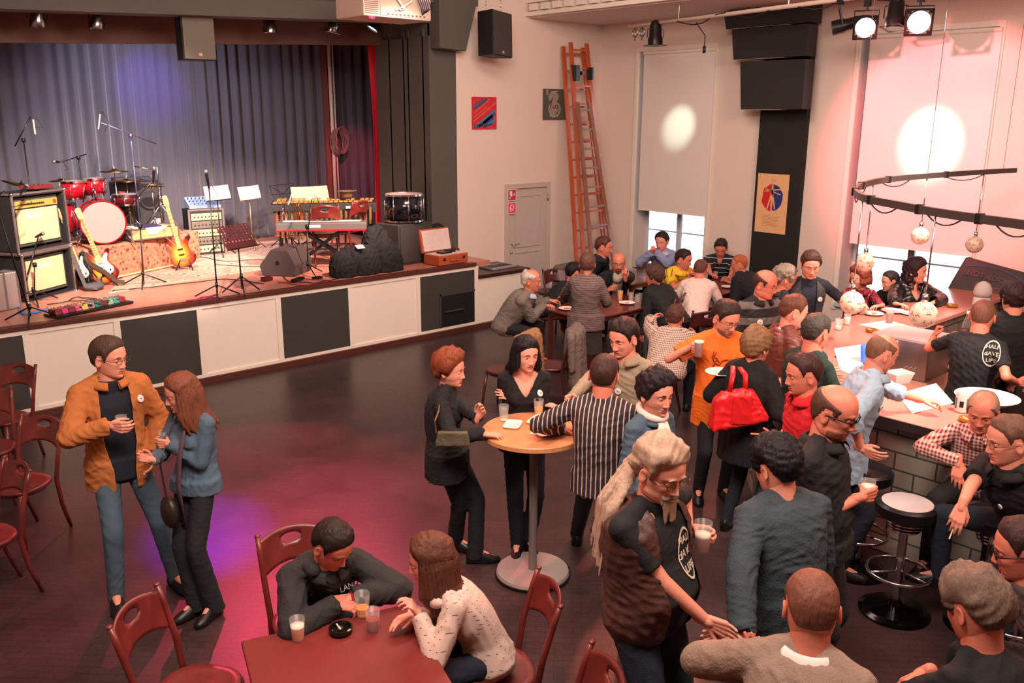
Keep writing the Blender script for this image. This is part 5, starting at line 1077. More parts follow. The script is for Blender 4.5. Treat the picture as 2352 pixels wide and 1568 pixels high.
SUNB = bpy.data.materials.new('sunburst'); SUNB.use_nodes = True; nt = SUNB.node_tree; b = nt.nodes['Principled BSDF']; tc = nt.nodes.new('ShaderNodeTexCoord'); mp = nt.nodes.new('ShaderNodeMapping'); mp.vector_type = 'POINT'; mp.inputs['Location'].default_value = (-.5, -.5, -.42); gr_ = nt.nodes.new('ShaderNodeTexGradient'); gr_.gradient_type = 'SPHERICAL'; mp.inputs['Scale'].default_value = (1, 1, 1)
nt.links.new(tc.outputs['Generated'], mp.inputs[0]); nt.links.new(mp.outputs[0], gr_.inputs[0]); r_ = nt.nodes.new('ShaderNodeValToRGB'); e = r_.color_ramp.elements; e[0].position = .38; e[0].color = srgb(60, 16, 14); e[1].position = .85; e[1].color = srgb(244, 176, 70); x = e.new(.55); x.color = srgb(190, 50, 26); x = e.new(.70); x.color = srgb(232, 120, 40)
nt.links.new(gr_.outputs[0], r_.inputs[0]); nt.links.new(r_.outputs[0], b.inputs['Base Color']); b.inputs['Roughness'].default_value = .2; b.inputs['Coat Weight'].default_value = .7
toC = V(-.62, -.75, .22)
f_ = oz(423, 617)+V(0, 0, .06); f_[:2] += V(-.02, -.12); tp = ony(378, 448, f_[1]+.06); guitar('sunburst bass with a white neck leaning on the riser', f_, tp, SUNB, None, toC, .36, True)
f_ = oz(250, 652)+V(0, 0, .05); f_[:2] += V(-.02, -.10); tp = ony(212, 555, f_[1]+.05); tp = f_+nrm(tp-f_)*1.0; guitar('sunburst guitar with white pickups and a hanging strap', f_, tp, SUNB, WSG, toC, .33, False, True)
f_ = oz(200, 662)+V(0, 0, .06); f_[:2] += V(0, -.06); tp = ony(143, 500, f_[1]+.10); guitar('narrow dark guitar with an orange neck beside the amplifiers', f_, f_+nrm(tp-f_)*1.0, mat('black_lacquer', (26, 24, 26), .2, coat=.6), WSG, toC+V(-.9, .2, 0), .26, False)
t = thing('gig_bag', 'black padded strap and bag lying at the foot of the guitars', 'bag', oz(208, 668)); g = MB(); g.tube([(-.12, .12, .45), (-.09, .05, .25), (-.05, 0, .06), (.05, -.05, .03), (.14, 0, .06), (.12, .1, .14)], [.03, .035, .035, .035, .035, .02], 8, flat=.35); g.ell((.05, .02, .05), (.13, .09, .05)); v, f = remesh(g, .008, 2); g = MB(); g.add(v, f.tolist()); obj('bag', g, mat('grey_nylon', (70, 68, 70), .8), t, True)
# music stands
def music_stand(label, foot, desk, w, h, rz, kind, sheet=None, ph=.2, tilt=62, m=BLACKP, tint=None):
    foot = V(*foot); desk = V(*desk); t = thing('music_stand', label, 'music stand', foot, 0, 'music stands on the stage'); g = MB(); c = desk-foot; tripod(g, (c[0], c[1], c[2]-.03), (0, 0, 0), .011, .26, .22, ph=ph); obj('tripod', g, m, t, True)
    a = math.radians(rz); rr = V(math.cos(a), math.sin(a), 0); fwd = V(math.sin(a), -math.cos(a), 0); ta = math.radians(tilt); u = V(0, 0, 1)*math.sin(ta)-fwd*math.cos(ta); nn = np.cross(rr, u); M = np.array([rr, u, nn]).T; 
    if kind == 'plate':
        n1, n2 = 9, 6; g = MB(); hw, hh = w/2, h/2; cw, chh = w/n1, (h*.74)/n2
        for i in range(n1):
            for j in range(n2):
                cx = -hw+cw*(i+.5); cy = -hh+h*.26+chh*(j+.5); an = [2*PI*k/12+PI/12 for k in range(12)]; rad = .36*min(cw, chh); ring = [V(cx+rad*math.cos(q), cy+rad*math.sin(q), 0) for q in an]
                sq = [V(cx+max(-cw/2, min(cw/2, cw*.75*math.cos(q))), cy+max(-chh/2, min(chh/2, chh*.75*math.sin(q))), 0) for q in an]
                g.add([M@q+c for q in ring+sq], [(k, (k+1) % 12, 12+(k+1) % 12, 12+k) for k in range(12)])
        g.add([M@V(x, y_, 0)+c for x, y_ in ((-hw, -hh), (hw, -hh), (hw, -hh+h*.26), (-hw, -hh+h*.26))], [(0, 1, 2, 3)]); g.box(M@V(0, -hh, .02)+c, (w, .004, .05), M=M)
        o = obj('desk', g, tint or m, t); md = o.modifiers.new('s', 'SOLIDIFY'); md.thickness = .003
    else:
        g = MB()
        for x in (-w/2, -w/6, w/6, w/2): g.tube([M@V(x*.75, -h/2, 0)+c, M@V(x, h/2, 0)+c], .004, 5)
        for y_ in (-h/2, 0, h/2): g.tube([M@V(-w/2, y_, 0)+c, M@V(w/2, y_, 0)+c], .004, 5)
        g.tube([M@V(-w/2, h/2, 0)+c, M@V(w/2, -h/2, 0)+c], .004, 5); g.tube([M@V(w/2, h/2, 0)+c, M@V(-w/2, -h/2, 0)+c], .004, 5); g.box(M@V(0, -h/2, .02)+c, (w*.9, .004, .04), M=M); obj('desk', g, tint or m, t)
    if sheet:
        for q, s_ in enumerate((-1, 1)): g = MB(); g.box(M@V(s_*w*.245, .01, .008+.006*q)+c, (w*.5, h*.95, .004), M=M@rotm((0, 0, 1), s_*1.5)); obj('sheet_music', g, sheet, t)
    return t
SHP = mat('sheet_pink', (236, 200, 196), .8); SHT = mat('sheet_tan', (240, 206, 156), .8)
p = ony(498, 444, 13.2); music_stand('wire music stand with pale sheets, left of the pair before the curtain', (p[0], 13.2, ZS), p, .50, .22, 20, 'wire', SHP, tilt=78)
p = ony(572, 444, 13.5); music_stand('wire music stand with orange-tinted sheets, right of the pair before the curtain', (p[0], 13.5, ZS), p, .54, .22, 28, 'wire', SHP, tilt=78, m=mat('warm_steel', (170, 140, 90), .4, .6))
foot = oz(557, 674); p = ony(545, 543, foot[1]); music_stand('black music stand with a perforated desk near the front edge', foot, p, .50, .32, 20, 'plate', tint=mat('dark_maroon_metal', (70, 26, 30), .45), tilt=58)
p = ony(712, 447, 12.9); music_stand('music stand with a spread yellow score behind the vibraphone', (p[0], 12.9, ZS), p, .62, .26, -10, 'wire', SHT, tilt=70)
p = ony(650, 445, 13.4); music_stand('empty wire music stand behind the left end of the vibraphone', (p[0], 13.4, ZS), p, .52, .30, 15, 'wire', None, tilt=80)
p = ony(668, 518, 11.9); music_stand('red wire music stand folded out behind the keyboard', (p[0], 11.9, ZS), p, .50, .30, -30, 'wire', None, tilt=75, tint=mat('red_wire', (150, 30, 44), .4, .4))
# vibraphone
A = ony(628, 470, 12.55); B = ony(858, 470, 11.75); A[2] = B[2] = ZS+.84
d = nrm(B-A); L = np.linalg.norm(B-A); t = thing('vibraphone', 'vibraphone with golden bars and a row of hanging resonator tubes', 'vibraphone', (A[0], A[1], ZS), math.degrees(math.atan2(d[1], d[0]))); GOLD = mat('gold_bars', (232, 180, 96), .3, .6); h = .84
g = MB(); w0, w1 = .34, .20
g.add([(x, y, z) for z in (h-.10, h) for x, y in ((0, -w0), (L, -w1-.04), (L, -w1+.02), (0, -w0+.04))], [(3, 2, 1, 0), (4, 5, 6, 7), (0, 1, 5, 4), (1, 2, 6, 5), (2, 3, 7, 6), (3, 0, 4, 7)]); g.b2((-.03, -w0, h-.14), (.02, w0, h)); g.b2((L-.02, -w1-.05, h-.14), (L+.04, w1+.05, h)); g.add([(x, y, z) for z in (h-.10, h) for x, y in ((0, w0-.04), (L, w1-.02), (L, w1+.04), (0, w0))], [(3, 2, 1, 0), (4, 5, 6, 7), (0, 1, 5, 4), (1, 2, 6, 5), (2, 3, 7, 6), (3, 0, 4, 7)]); obj('frame', g, mat('vibes_frame', (46, 44, 42), .5), t, bevel=.004)
for k in range(20):
    x = .05+k*(L-.1)/19; w = w0+(w1-w0)*k/19; g = MB(); g.box((x, -w*.45, h+.02), ((L-.1)/19*.86, w*.92, .014)); obj('tone_bar', g, GOLD, t, bevel=.003)
    if k % 7 not in (2, 6): g = MB(); g.box((x+.03, w*.5, h+.035), ((L-.1)/19*.8, w*.85, .014)); obj('tone_bar', g, GOLD, t, bevel=.003)
for k in range(20):
    x = .06+k*(L-.12)/19; ln = .26+.24*math.sin(PI*(.25+k/19*.75)); g = MB(); g.cyl((x, -w0*.72, h-.06), (x, -w0*.72, h-.06-ln), .024, n=14); obj('resonator', g, mat('gold_tube', (176, 144, 96), .35, .7), t, auto=40)
for x in (.08, L-.08):
    for s_ in (-1, 1): g = MB(); g.cyl((x, s_*.2, 0.03), (x, s_*.2, h-.1), .018, n=10); g.ell((x, s_*.2, .035), .035, n=10, m=8); obj('leg', g, mat('dark_metal', (60, 58, 62)), t, True)
g = MB(); g.b2((.72*L, -w1-.115, h-.075), (.9*L, -w1-.105, h-.035)); obj('name_plate', g, WSG, t)
t = thing('hat', 'brown brimmed hat lying upturned on the right end of the vibraphone', 'hat', ony(796, 452, 12.0)*V(1, 1, 0)+V(0, 0, ZS+.90)); g = MB(); g.lathe((0, 0, 0), [(.001, 0), (.07, .0), (.085, .02), (.10, .09), (.15, .105), (.15, .11), (.095, .098), (.075, .02), (.001, .012)], 28, sx=1.1); obj('felt', g, mat('hat_brown', (112, 84, 62), .9), t, True)
# keyboard on an X stand
A = ony(634, 532, 11.45); B = ony(842, 536, 10.75); zk = ZS+.62; A[2] = B[2] = zk; d = nrm(B-A); L = np.linalg.norm(B-A)
t = thing('keyboard', 'long stage keyboard on an X-stand seen from behind', 'keyboard', (A[0], A[1], ZS), math.degrees(math.atan2(d[1], d[0]))); h = zk-ZS
g = MB(); g.b2((0, 0, h-.055), (L, .30, h+.045)); obj('keyboard_body', g, mat('keyboard_grey', (96, 92, 90), .45), t, bevel=.012)
g = MB(); g.b2((-.006, -.01, h-.075), (L+.006, .31, h-.045)); obj('red_underside', g, mat('keyboard_red', (158, 30, 44), .35), t, bevel=.006)
g = MB(); g.b2((L*.36, -.004, h-.02), (L*.49, .002, h+.02)); obj('name_plate', g, WSG, t)
g = MB()
for k in range(36): g.b2((.08+k*(L-.16)/36, .16, h+.045), (.08+(k+.9)*(L-.16)/36, .29, h+.052))
ob = obj('keys', g, WSG, t); ob['kind'] = 'stuff'
for yy in (.04, .27): g = MB(); g.bar((.2, yy, .02), (L-.35, yy, h-.07), .03, .03); obj('stand_leg', g, BLACKP, t); g = MB(); g.bar((L-.15, yy-.03, .02), (.35, yy-.03, h-.07), .03, .03); obj('stand_leg', g, BLACKP, t)
t = thing('trumpet', 'brass horn standing bell-down between keyboard and vibraphone', 'horn', ony(686, 552, 11.95)*V(1, 1, 0)+V(0, 0, ZS+.46)); g = MB(); g.lathe((0, 0, 0), [(.068, 0), (.07, .004), (.045, .03), (.025, .09), (.014, .18), (.011, .38), (.011, .40)], 24); g.tube([(.0, 0, .3), (.05, 0, .42), (.08, 0, .3), (.07, 0, .12), (.02, 0, .10)], .008, 8); g.cyl((.035, 0, .18), (.035, 0, .30), .012); obj('brass_tube', g, mat('orange_brass', (226, 130, 60), .2, 1.0), t, True)
g = MB(); g.cyl((0, 0, 0), (0, 0, -.45), .012); [g.tube([(0, 0, -.3), (.2*math.cos(a_), .2*math.sin(a_), -.45)], .008, 6) for a_ in (0, 2.1, 4.2)]; obj('stand', g, BLACKP, t, True)
# black drum on a black cabinet
p = V(7.62, 11.02, 0); t = thing('bass_cabinet', 'big black speaker cabinet standing at the right of the stage', 'loudspeaker', (7.55, 10.62, ZS), 8); g = MB(); g.b2((-.32, 0, 0), (.38, .5, .60)); obj('cabinet', g, mat('cabinet_grey_black', (52, 49, 47), .7, bump=(100, .2)), t, bevel=.012)
g = MB(); g.b2((-.29, -.012, .04), (.35, .0, .56)); obj('grille', g, SPKG, t); g = MB(); g.b2((-.325, .16, .30), (-.318, .30, .42)); obj('side_handle', g, BLACKP, t)
t = drum('marching_drum', 'shiny black drum with chrome lugs on top of the black cabinet', (7.56, 10.88, ZS+.62+.20), .28, .38, (0, -.02, 1), mm=mat('drum_black', (10, 12, 18), .12, coat=1.0), front=HEADM, lugs=8, group=None)
# chairs used on stage come from the hall's chair maker later
# wedge monitor
t = thing('stage_monitor', 'black wedge-shaped floor monitor on the stage', 'loudspeaker', oz(688, 628)+V(-.1, .18, 0), 38); g = MB(); g.poly([(-.25, 0), (.22, 0), (.27, .12), (.08, .36), (-.16, .36), (-.27, .16)], .56, M=np.array([[0, 0, 1], [1, 0, 0], [0, 1, 0]])); obj('cabinet', g, mat('monitor_paint', (62, 52, 52), .6), t, bevel=.01)
g = MB(); g.cyl((-.285, .0, .18), (-.278, .0, .18), .03); obj('socket_hole', g, BLACKP, t); g = MB(); d_ = nrm(V(0, .24, .19)); M = np.array([V(1, 0, 0), V(0, -.62, .78), V(0, .78, .62)]).T; g.box((0, .182, .243), (.50, .28, .012), M=M); obj('grille', g, SPKG, t)
# coats on the stage edge
def heap(name, label, cat, c, blobs, m, seed, fold=.012, par=None):
    t = thing(name, label, cat, c); g = MB()
    for b_ in blobs: g.ell(b_[0], b_[1], n=14, m=10)
    v, f = remesh(g, .012, 6, fold, 1, seed); v[:, 2] = np.maximum(v[:, 2], .004); g = MB(); g.add(v, f.tolist()); obj('cloth', g, m, t, True); return t
BKC = mat('black_cloth', (22, 23, 24), .85, bump=(60, .25))
t = heap('coat', 'heap of black coats lying over a chair at the front stage edge', 'coat', (6.62, 10.42, ZS+.005), [((-.42, 0, .10), (.20, .2, .26)), ((-.3, 0, .2), (.16, .18, .20)), ((-.08, .0, .05), (.22, .2, .36)), ((.08, .05, .20), (.16, .16, .44)), ((.24, .0, .1), (.22, .2, .42)), ((.38, 0, .05), (.16, .18, .34)), ((.16, .05, .56), (.13, .07, .10)), ((.26, .05, .50), (.10, .07, .08))], BKC, 5, .035)
g = MB(); g.box((-.22, -.13, .40), (.12, .08, .005), M=rotm((1, 0, 0), 30)); obj('paper_scrap', g, WSG, t)
# suitcases
def suitcase(label, c, rz, w, d, h, m, openlid):
    t = thing('suitcase', label, 'suitcase', c, rz); g = MB(); g.b2((-w/2, -d/2, 0), (w/2, d/2, h)); obj('shell', g, m, t, bevel=.018)
    g = MB(); g.tube([(-.08, -d/2-.004, h*.5), (-.07, -d/2-.03, h*.45), (.07, -d/2-.03, h*.45), (.08, -d/2-.004, h*.5)], .008, 8); obj('handle', g, m, t, True)
    for s_ in (-1, 1): g = MB(); g.box((s_*w*.33, -d/2-.004, h*.62), (.05, .008, .035)); obj('clasp', g, METAL, t)
    if openlid:
        M = rotm((1, 0, 0), -12); g = MB(); g.box(M@V(0, .04, d*.5)+V(0, d/2, h), (w, .07, d), M=M); l = obj('lid', g, m, t, bevel=.018)
        g = MB(); g.box(M@V(0, .0, d*.5)+V(0, d/2, h), (w-.05, .012, d-.05), M=M); g.b2((-w/2+.02, -d/2+.02, h-.01), (w/2-.02, d/2-.02, h+.004)); obj('lining', g, mat('lining', (226, 206, 200), .8, var=.12, vscale=18), l)
        g = MB(); g.b2((-.14, -.08, h), (.05, .06, h+.03)); g.b2((.03, -.02, h), (.18, .08, h+.045)); obj('dark_contents', g, BLACKP, l, bevel=.005)
    return t
suitcase('open orange-brown suitcase with a white lining at the stage corner', (7.93, 10.36, ZS+.006), 4, .58, .36, .15, mat('orange_leather', (178, 84, 50), .45), True)
suitcase('closed dark brown suitcase behind the open one', (8.12, 10.70, ZS+.006), 4, .50, .26, .16, mat('brown_leather', (96, 48, 38), .5), False)
heap('coat', 'black cloth thrown behind the open suitcase lid', 'coat', (7.80, 10.68, ZS+.005), [((0, 0, .2), (.12, .06, .28)), ((.2, .0, .32), (.22, .06, .25)), ((-.05, 0, .08), (.16, .08, .1))], BKC, 9, .012)
t = thing('aluminium_case', 'silver aluminium flight case at the left edge of the stage', 'case', oz(8, 716)+V(0, .05, 0), 20); g = MB(); g.b2((-.22, 0, 0), (.22, .22, .42)); obj('shell', g, mat('aluminium', (206, 200, 196), .35, .7), t, bevel=.012); g = MB()
for x in (-.22, -.07, .07, .22): g.b2((x-.012, -.006, 0), (x+.012, .226, .426))
obj('edge_trim', g, ALU, t); g = MB(); g.tube([(-.08, .1, .42), (-.07, .1, .46), (.07, .1, .46), (.08, .1, .42)], .010, 8); obj('handle', g, METAL, t, True)
# pedal board and small boxes
t = thing('pedal_board', 'board of coloured effect pedals tangled in cables at the stage edge', 'pedal board', (oz(118, 730)+oz(292, 694))/2, math.degrees(math.atan2(*(oz(292, 694)-oz(118, 730))[[1, 0]]))); Lp = np.linalg.norm(oz(292, 694)-oz(118, 730)); g = MB(); g.b2((-Lp/2, -.12, 0), (Lp/2, .14, .03)); obj('board', g, BLACKP, t, bevel=.005); rs = np.random.RandomState(3)
for k, c in enumerate(((120, 30, 34), (196, 60, 130), (120, 40, 40), (206, 90, 130), (214, 176, 96), (150, 120, 120), (60, 110, 90), (90, 30, 40), (120, 140, 120), (60, 120, 110), (110, 30, 34))):
    x = -Lp/2+.06+k*(Lp-.10)/10.6; w = .036; g = MB(); g.add([(x+a*w, b_, z) for z, y0, y1 in ((.03, -.06, .08), (.085, -.04, .08)) for a, b_ in ((-1, y0), (1, y0), (1, y1), (-1, y1))], [(3, 2, 1, 0), (4, 5, 6, 7), (0, 1, 5, 4), (1, 2, 6, 5), (2, 3, 7, 6), (3, 0, 4, 7)]); pd = obj('effect_pedal', g, mat('pedal_%d' % k, c, .4), t, bevel=.004)
    g = MB(); g.cyl((x-.015, .05, .085), (x-.015, .05, .10), .008, n=8); g.cyl((x+.015, .05, .085), (x+.015, .05, .10), .008, n=8); g.cyl((x, -.01, .08), (x, -.01, .095), .009, n=8); obj('switch', g, METAL, pd)
g = MB()
for k in range(9): x = -Lp/2+rs.uniform(.05, .5); g.tube([(x+j*.06, .1-.2*((j+k) % 2)*rs.uniform(.5, 1), .04+.05*rs.rand()) for j in range(7)], .006, 5)
obj('patch_cables', g, CABLE, t, True)
def small(name, label, cat, c, rz, d, m, extra=None):
    t = thing(name, label, cat, c, rz); g = MB(); g.b2((-d[0]/2, -d[1]/2, 0), (d[0]/2, d[1]/2, d[2])); obj('housing', g, m, t, bevel=.006)
    g = MB(); g.b2((-d[0]*.3, -d[1]*.35, d[2]), (d[0]*.3, d[1]*.05, d[2]+.006)); obj('tread', g, BLACKP, t); return t
small('effect_pedal', 'single dark red effect pedal lying alone on the stage floor', 'effect pedal', oz(613, 644), 10, (.13, .10, .05), mat('pedal_dark_red', (84, 20, 30), .4))
small('effect_pedal', 'small black pedal beside the foot of the microphone stand', 'effect pedal', oz(729, 640), 20, (.13, .09, .03), BLACKP)
small('effect_pedal', 'long black foot pedal behind the stage edge under the keyboard', 'effect pedal', oz(684, 645), 35, (.26, .08, .04), BLACKP)
t = thing('lighting_console', 'flat grey control desk lying on the dark side block', 'control desk', (9.0, 10.45, .822), 3); g = MB(); g.b2((-.22, -.16, 0), (.30, .16, .03)); obj('housing', g, mat('desk_grey', (150, 146, 150), .4), t, bevel=.005); g = MB()
for k in range(9): g.b2((-.19+k*.052, -.10, .03), (-.175+k*.052, .10, .036))
obj('fader_slots', g, BLACKP, t)
def floorcable(label, pts, m, r=.006, z=ZS+.012, grp='cables on the stage floor'):
    P_ = []; 
    for i in range(len(pts)-1):
        a = at(pts[i][0], pts[i][1], z); b_ = at(pts[i+1][0], pts[i+1][1], z)
        for u in (0, .25, .5, .75): P_.append(a+(b_-a)*u+V(.02*math.sin(i*3+u*7), .03*math.cos(i*2+u*5), 0))
    P_ = [V(q[0], q[1], z) for q in P_]; g = MB(); g.tube(P_, r, 6); o = obj('cable', g, m, None, True); tag(o, label, 'cable', grp)
floorcable('bright blue cable curling from the silver case', [(20, 660), (38, 690), (45, 715), (60, 722), (95, 712), (120, 706)], mat('blue_cable', (70, 150, 220), .5), .012)
MAG = mat('magenta_cable', (150, 30, 70), .5)
floorcable('coiled magenta cable at the foot of the straight microphone stand', [(420, 695), (470, 682), (500, 676), (470, 688), (430, 690), (480, 680), (520, 688), (490, 694)], MAG)
floorcable('black cable running behind the perforated music stand', [(260, 668), (420, 650), (520, 640), (640, 655)], CABLE)
floorcable('black cable trailing from the wedge monitor to the keyboard', [(640, 620), (660, 645), (720, 650), (780, 640), (840, 610)], CABLE)
floorcable('cable looped before the wedge monitor', [(640, 648), (700, 655), (760, 645), (700, 640), (640, 650)], MAG)
floorcable('cable crossing the rug from the rack', [(460, 590), (520, 600), (600, 595), (640, 610), (560, 612), (480, 606)], CABLE)
floorcable('cables lying behind the pedal board', [(110, 700), (160, 690), (230, 688), (180, 682), (140, 694)], CABLE)
# ------------------------------------------------------------------ hall furniture
from mathutils.bvhtree import BVHTree
CHW = wood('chair_red_wood', (92, 30, 27), (122, 44, 38), (3, 3, 3), .38, .2); CHD = wood('chair_dark_wood', (66, 24, 24), (88, 34, 32), (3, 3, 3), .38, .2)
def make_chair(label, m, loc, rz, group='bentwood chairs'):
    t = thing('cafe_chair', label, 'chair', loc, rz, group); g = MB()
    an = np.arange(32)*2*PI/32; out = [(.205*math.copysign(abs(math.cos(a))**.8, math.cos(a)), .205*math.copysign(abs(math.sin(a))**.8, math.sin(a))) for a in an]
    R = []
    for sc, z in ((.93, .438), (1, .445), (1, .462), (.96, .470), (.80, .462), (.3, .455)): R.append(np.array([(x*sc, y*sc, z) for x, y in out]))
    g.rings(R); obj('seat', g, m, t, True)
    g = MB(); g.tube([(.175*math.cos(a), .175*math.sin(a), .425) for a in np.linspace(0, 2*PI, 25)[:-1]], .014, 8, closed=True); obj('seat_ring', g, m, t, True)
    for sx in (-1, 1):
        g = MB(); g.tube([(sx*.15, -.15, .44), (sx*.165, -.175, .22), (sx*.18, -.195, 0)], [.019, .016, .012], 10); obj('leg', g, m, t, True)
        g = MB(); g.tube([(sx*.165, .27, 0), (sx*.172, .205, .22), (sx*.178, .175, .44), (sx*.188, .205, .62), (sx*.192, .255, .80), (sx*.193, .285, .895)], [.013, .016, .018, .017, .016, .015], 10); g.ell((sx*.193, .286, .896), (.0175, .0175, .012), n=10, m=8); obj('rear_leg', g, m, t, True)
    # curved back panel with a hand hole
    nx, nz = 21, 11; P_ = {}; f = []; g = MB(); vs = []
    for i in range(nx):
        for j in range(nz):
            u = -1+2*i/(nx-1); w = j/(nz-1); zt = .865+.035*(1-u*u); zb = .66-.0*(1-u*u)+.05*(1-abs(u)**2.2); z = zb+(zt-zb)*w; y = .205+(z-.62)*.27+.045*(1-u*u)+.0
            vs.append((u*.190, y, z))
    hole = lambda x, z: (x/.062)**2+((z-.835)/.026)**2 < 1
    vv = list(vs)
    for k, (x, y, z) in enumerate(vs):
        q = (x/.062)**2+((z-.835)/.026)**2
        if .35 < q < 1.9: s_ = 1/math.sqrt(q); x2 = x*s_; z2 = .835+(z-.835)*s_; vv[k] = (x2, .205+(z2-.62)*.27+.045*(1-(x2/.19)**2), z2)
    for i in range(nx-1):
        for j in range(nz-1):
            q4 = (i*nz+j, (i+1)*nz+j, (i+1)*nz+j+1, i*nz+j+1); c = np.mean([vv[q] for q in q4], 0)
            if (c[0]/.062)**2+((c[2]-.835)/.026)**2 < .93: continue
            f.append(q4)
    g.add(vv, f); o = obj('back_panel', g, m, t, True); md = o.modifiers.new('s', 'SOLIDIFY'); md.thickness = .010
    return t
C0 = make_chair('dark red bentwood chair in the foreground left of the table, back to the dance floor', CHW, (1.33, 3.80, 0), 38+0)
def chair(label, loc, rz, dark=False, z=0):
    o = dup(C0, (loc[0], loc[1], z), rz, label)
    if dark:
        for c in o.children: c.data = DK[c.data.name]
    return o
DK = {}
for c in C0.children: d = c.data.copy(); d.materials[0] = CHD; DK[c.data.name] = d
chair('dark red chair at the left frame edge with its back to the dance floor', at(45, 1110, .46), -58)
chair('dark red chair behind the other left chairs, next to the stage', at(5, 960, .46), -50)
chair('dark red chair cut off by the left frame edge, tall back post at the frame', at(-30, 1030, .46), -20)
chair('dark red chair cut by the lower left frame edge, only legs and rim visible', at(-45, 1235, .46), -80)
chair('dark chair back at the bottom edge beside the bearded man', at(1250, 1760, .46), -115)
chair('dark chair at the bottom edge with its curved top in front of the long-haired man', at(1368, 1890, .46), 175)
# red chairs on the stage
chair('glossy red chair standing on the stage behind the keyboard', oz(800, 592), -160, z=ZS+.005)
chair('red backless looking chair on the stage right of the wedge monitor', oz(752, 606), 150, z=ZS+.005)
# table of the young couple
TW = mat('red_table_top', (118, 42, 38), .5, var=.08, vscale=3, coat=.08)
def table(label, c, rz, w, d, h, m, group='rectangular tables', thick=.03, legm=None, cat='table'):
    t = thing('cafe_table', label, cat, (c[0], c[1], 0), rz, group); g = MB(); g.b2((-w/2, -d/2, h-thick), (w/2, d/2, h)); obj('tabletop', g, m, t, bevel=.008, seg=3)
    g = MB(); g.b2((-w/2+.06, -d/2+.06, h-thick-.06), (w/2-.06, d/2-.06, h-thick)); obj('apron', g, m, t)
    for sx in (-1, 1):
        for sy in (-1, 1): g = MB(); g.b2((sx*(w/2-.09)-.025, sy*(d/2-.09)-.025, 0), (sx*(w/2-.09)+.025, sy*(d/2-.09)+.025, h-thick)); obj('leg', g, legm or m, t, bevel=.004)
    return t
ax = nrm(V(.77, -.25)); ay = V(-ax[1]*-1*-1, ax[0]*-1) ; ay = V(ax[1], -ax[0])
c0 = V(1.5, 3.62)+ax*.41+ay*.60
NT = table('dark red table in the foreground with three drinks and an ashtray', c0, math.degrees(math.atan2(ax[1], ax[0])), .82, 1.2, .75, TW)
ORJ = mat('orange_juice', (240, 150, 40), .3); BEER = mat('beer', (206, 104, 30), .25); COLA = mat('red_drink', (150, 36, 26), .2); RBE = mat('red_beer', (150, 52, 30), .25)
def glass(px, py, z, liq, fill, label, foam=False, r=.037, h=.115): return cup_at('tumbler', at(px, py, z), r, h, liq, fill, label, None, foam)
glass(685, 1468, .752, BEER, .55, 'plastic tumbler of beer with foam rings, leftmost on the red table', True)
glass(833, 1413, .752, ORJ, .38, 'tall plastic tumbler with a little orange juice on the red table', r=.040, h=.125)
glass(857, 1447, .752, COLA, .55, 'plastic tumbler with a red drink on the red table')
GLB = mat('brown_glass', (34, 28, 20), .08, trans=.35); ASH = mat('amber_glass', (190, 130, 50), .08, trans=.5)
def ashtray(loc, label, m, r=.055, butt=True):
    t = thing('ashtray', label, 'ashtray', loc, 20, 'ashtrays'); g = MB(); g.lathe((0, 0, 0), [(.001, 0), (r*.82, 0), (r, .012), (r, .030), (r*.86, .032), (r*.76, .010), (.001, .008)], 28); obj('dish', g, m, t, auto=35)
    g = MB(); g.cyl((0, .0, .016), (.012, .035, .030), .004, n=8); obj('cigarette_butt', g, mat('cigarette', (236, 214, 190), .8), t)
    return t
ashtray(at(783, 1452, .751), 'black glass ashtray with a butt on the red table', GLB, .058)
# high table
c = V(3.89, 4.12); t = thing('bar_table', 'round high table with a light wood top and grey round foot', 'table', (c[0], c[1], 0)); g = MB(); g.lathe((0, 0, 1.062), [(.001, 0), (.345, 0), (.36, .006), (.36, .034), (.354, .040), (.001, .040)], 64); obj('tabletop', g, wood('beech_top', (206, 136, 88), (220, 152, 104), (2, 14, 2), .35, .2), t, auto=35)
g = MB(); g.cyl((0, 0, .045), (0, 0, 1.062), .030, n=24); obj('column', g, mat('grey_steel', (134, 126, 122), .4, .3), t, auto=40)
g = MB(); g.lathe((0, 0, .0), [(.001, 0), (.268, 0), (.268, .012), (.255, .042), (.001, .046)], 56); obj('foot_disc', g, mat('grey_foot', (156, 142, 136), .55), t, auto=30); g = MB(); g.lathe((0, 0, -.0), [(.262, .0), (.272, .0), (.272, .02), (.262, .022)], 56); obj('rubber_rim', g, BLACKP, t, auto=30)
glass(1157, 965, 1.103, WSG, .05, 'nearly empty tumbler at the left rim of the high table'); glass(1237, 952, 1.103, ORJ, .5, 'tumbler of orange juice behind the plates on the high table'); glass(1292, 968, 1.103, RBE, .45, 'tumbler of dark beer at the right rim of the high table')
def plate(loc, rz, label, w=.17, d=.12, rnd=False, group='paper plates and napkins', food=None):
    t = thing('plate', label, 'plate', loc, rz, group); g = MB()
    if rnd: g.lathe((0, 0, 0), [(.001, 0), (w*.33, 0), (w*.5, .018), (w*.49, .020), (w*.32, .004), (.001, .004)], 32)
    else:
        for k, (sc, z) in enumerate(((.86, 0), (1, .012), (.98, .014), (.84, .003))): pass
        q = lambda sc, z: np.array([(sc*w/2*math.copysign(abs(math.cos(a))**.35, math.cos(a)), sc*d/2*math.copysign(abs(math.sin(a))**.35, math.sin(a)), z) for a in np.arange(28)*2*PI/28])
        g.rings([q(.86, 0), q(1, .012), q(.98, .015), q(.84, .004)])
    obj('paper_plate', g, WSG, t, auto=50)
    if food: g = MB(); rs = np.random.RandomState(int(loc[0]*100) % 97); [g.ell((rs.uniform(-.03, .03), rs.uniform(-.02, .02), .012), (.02, .015, .010), n=8, m=6) for _ in range(4)]; obj('food', g, food, t, True)
    return t
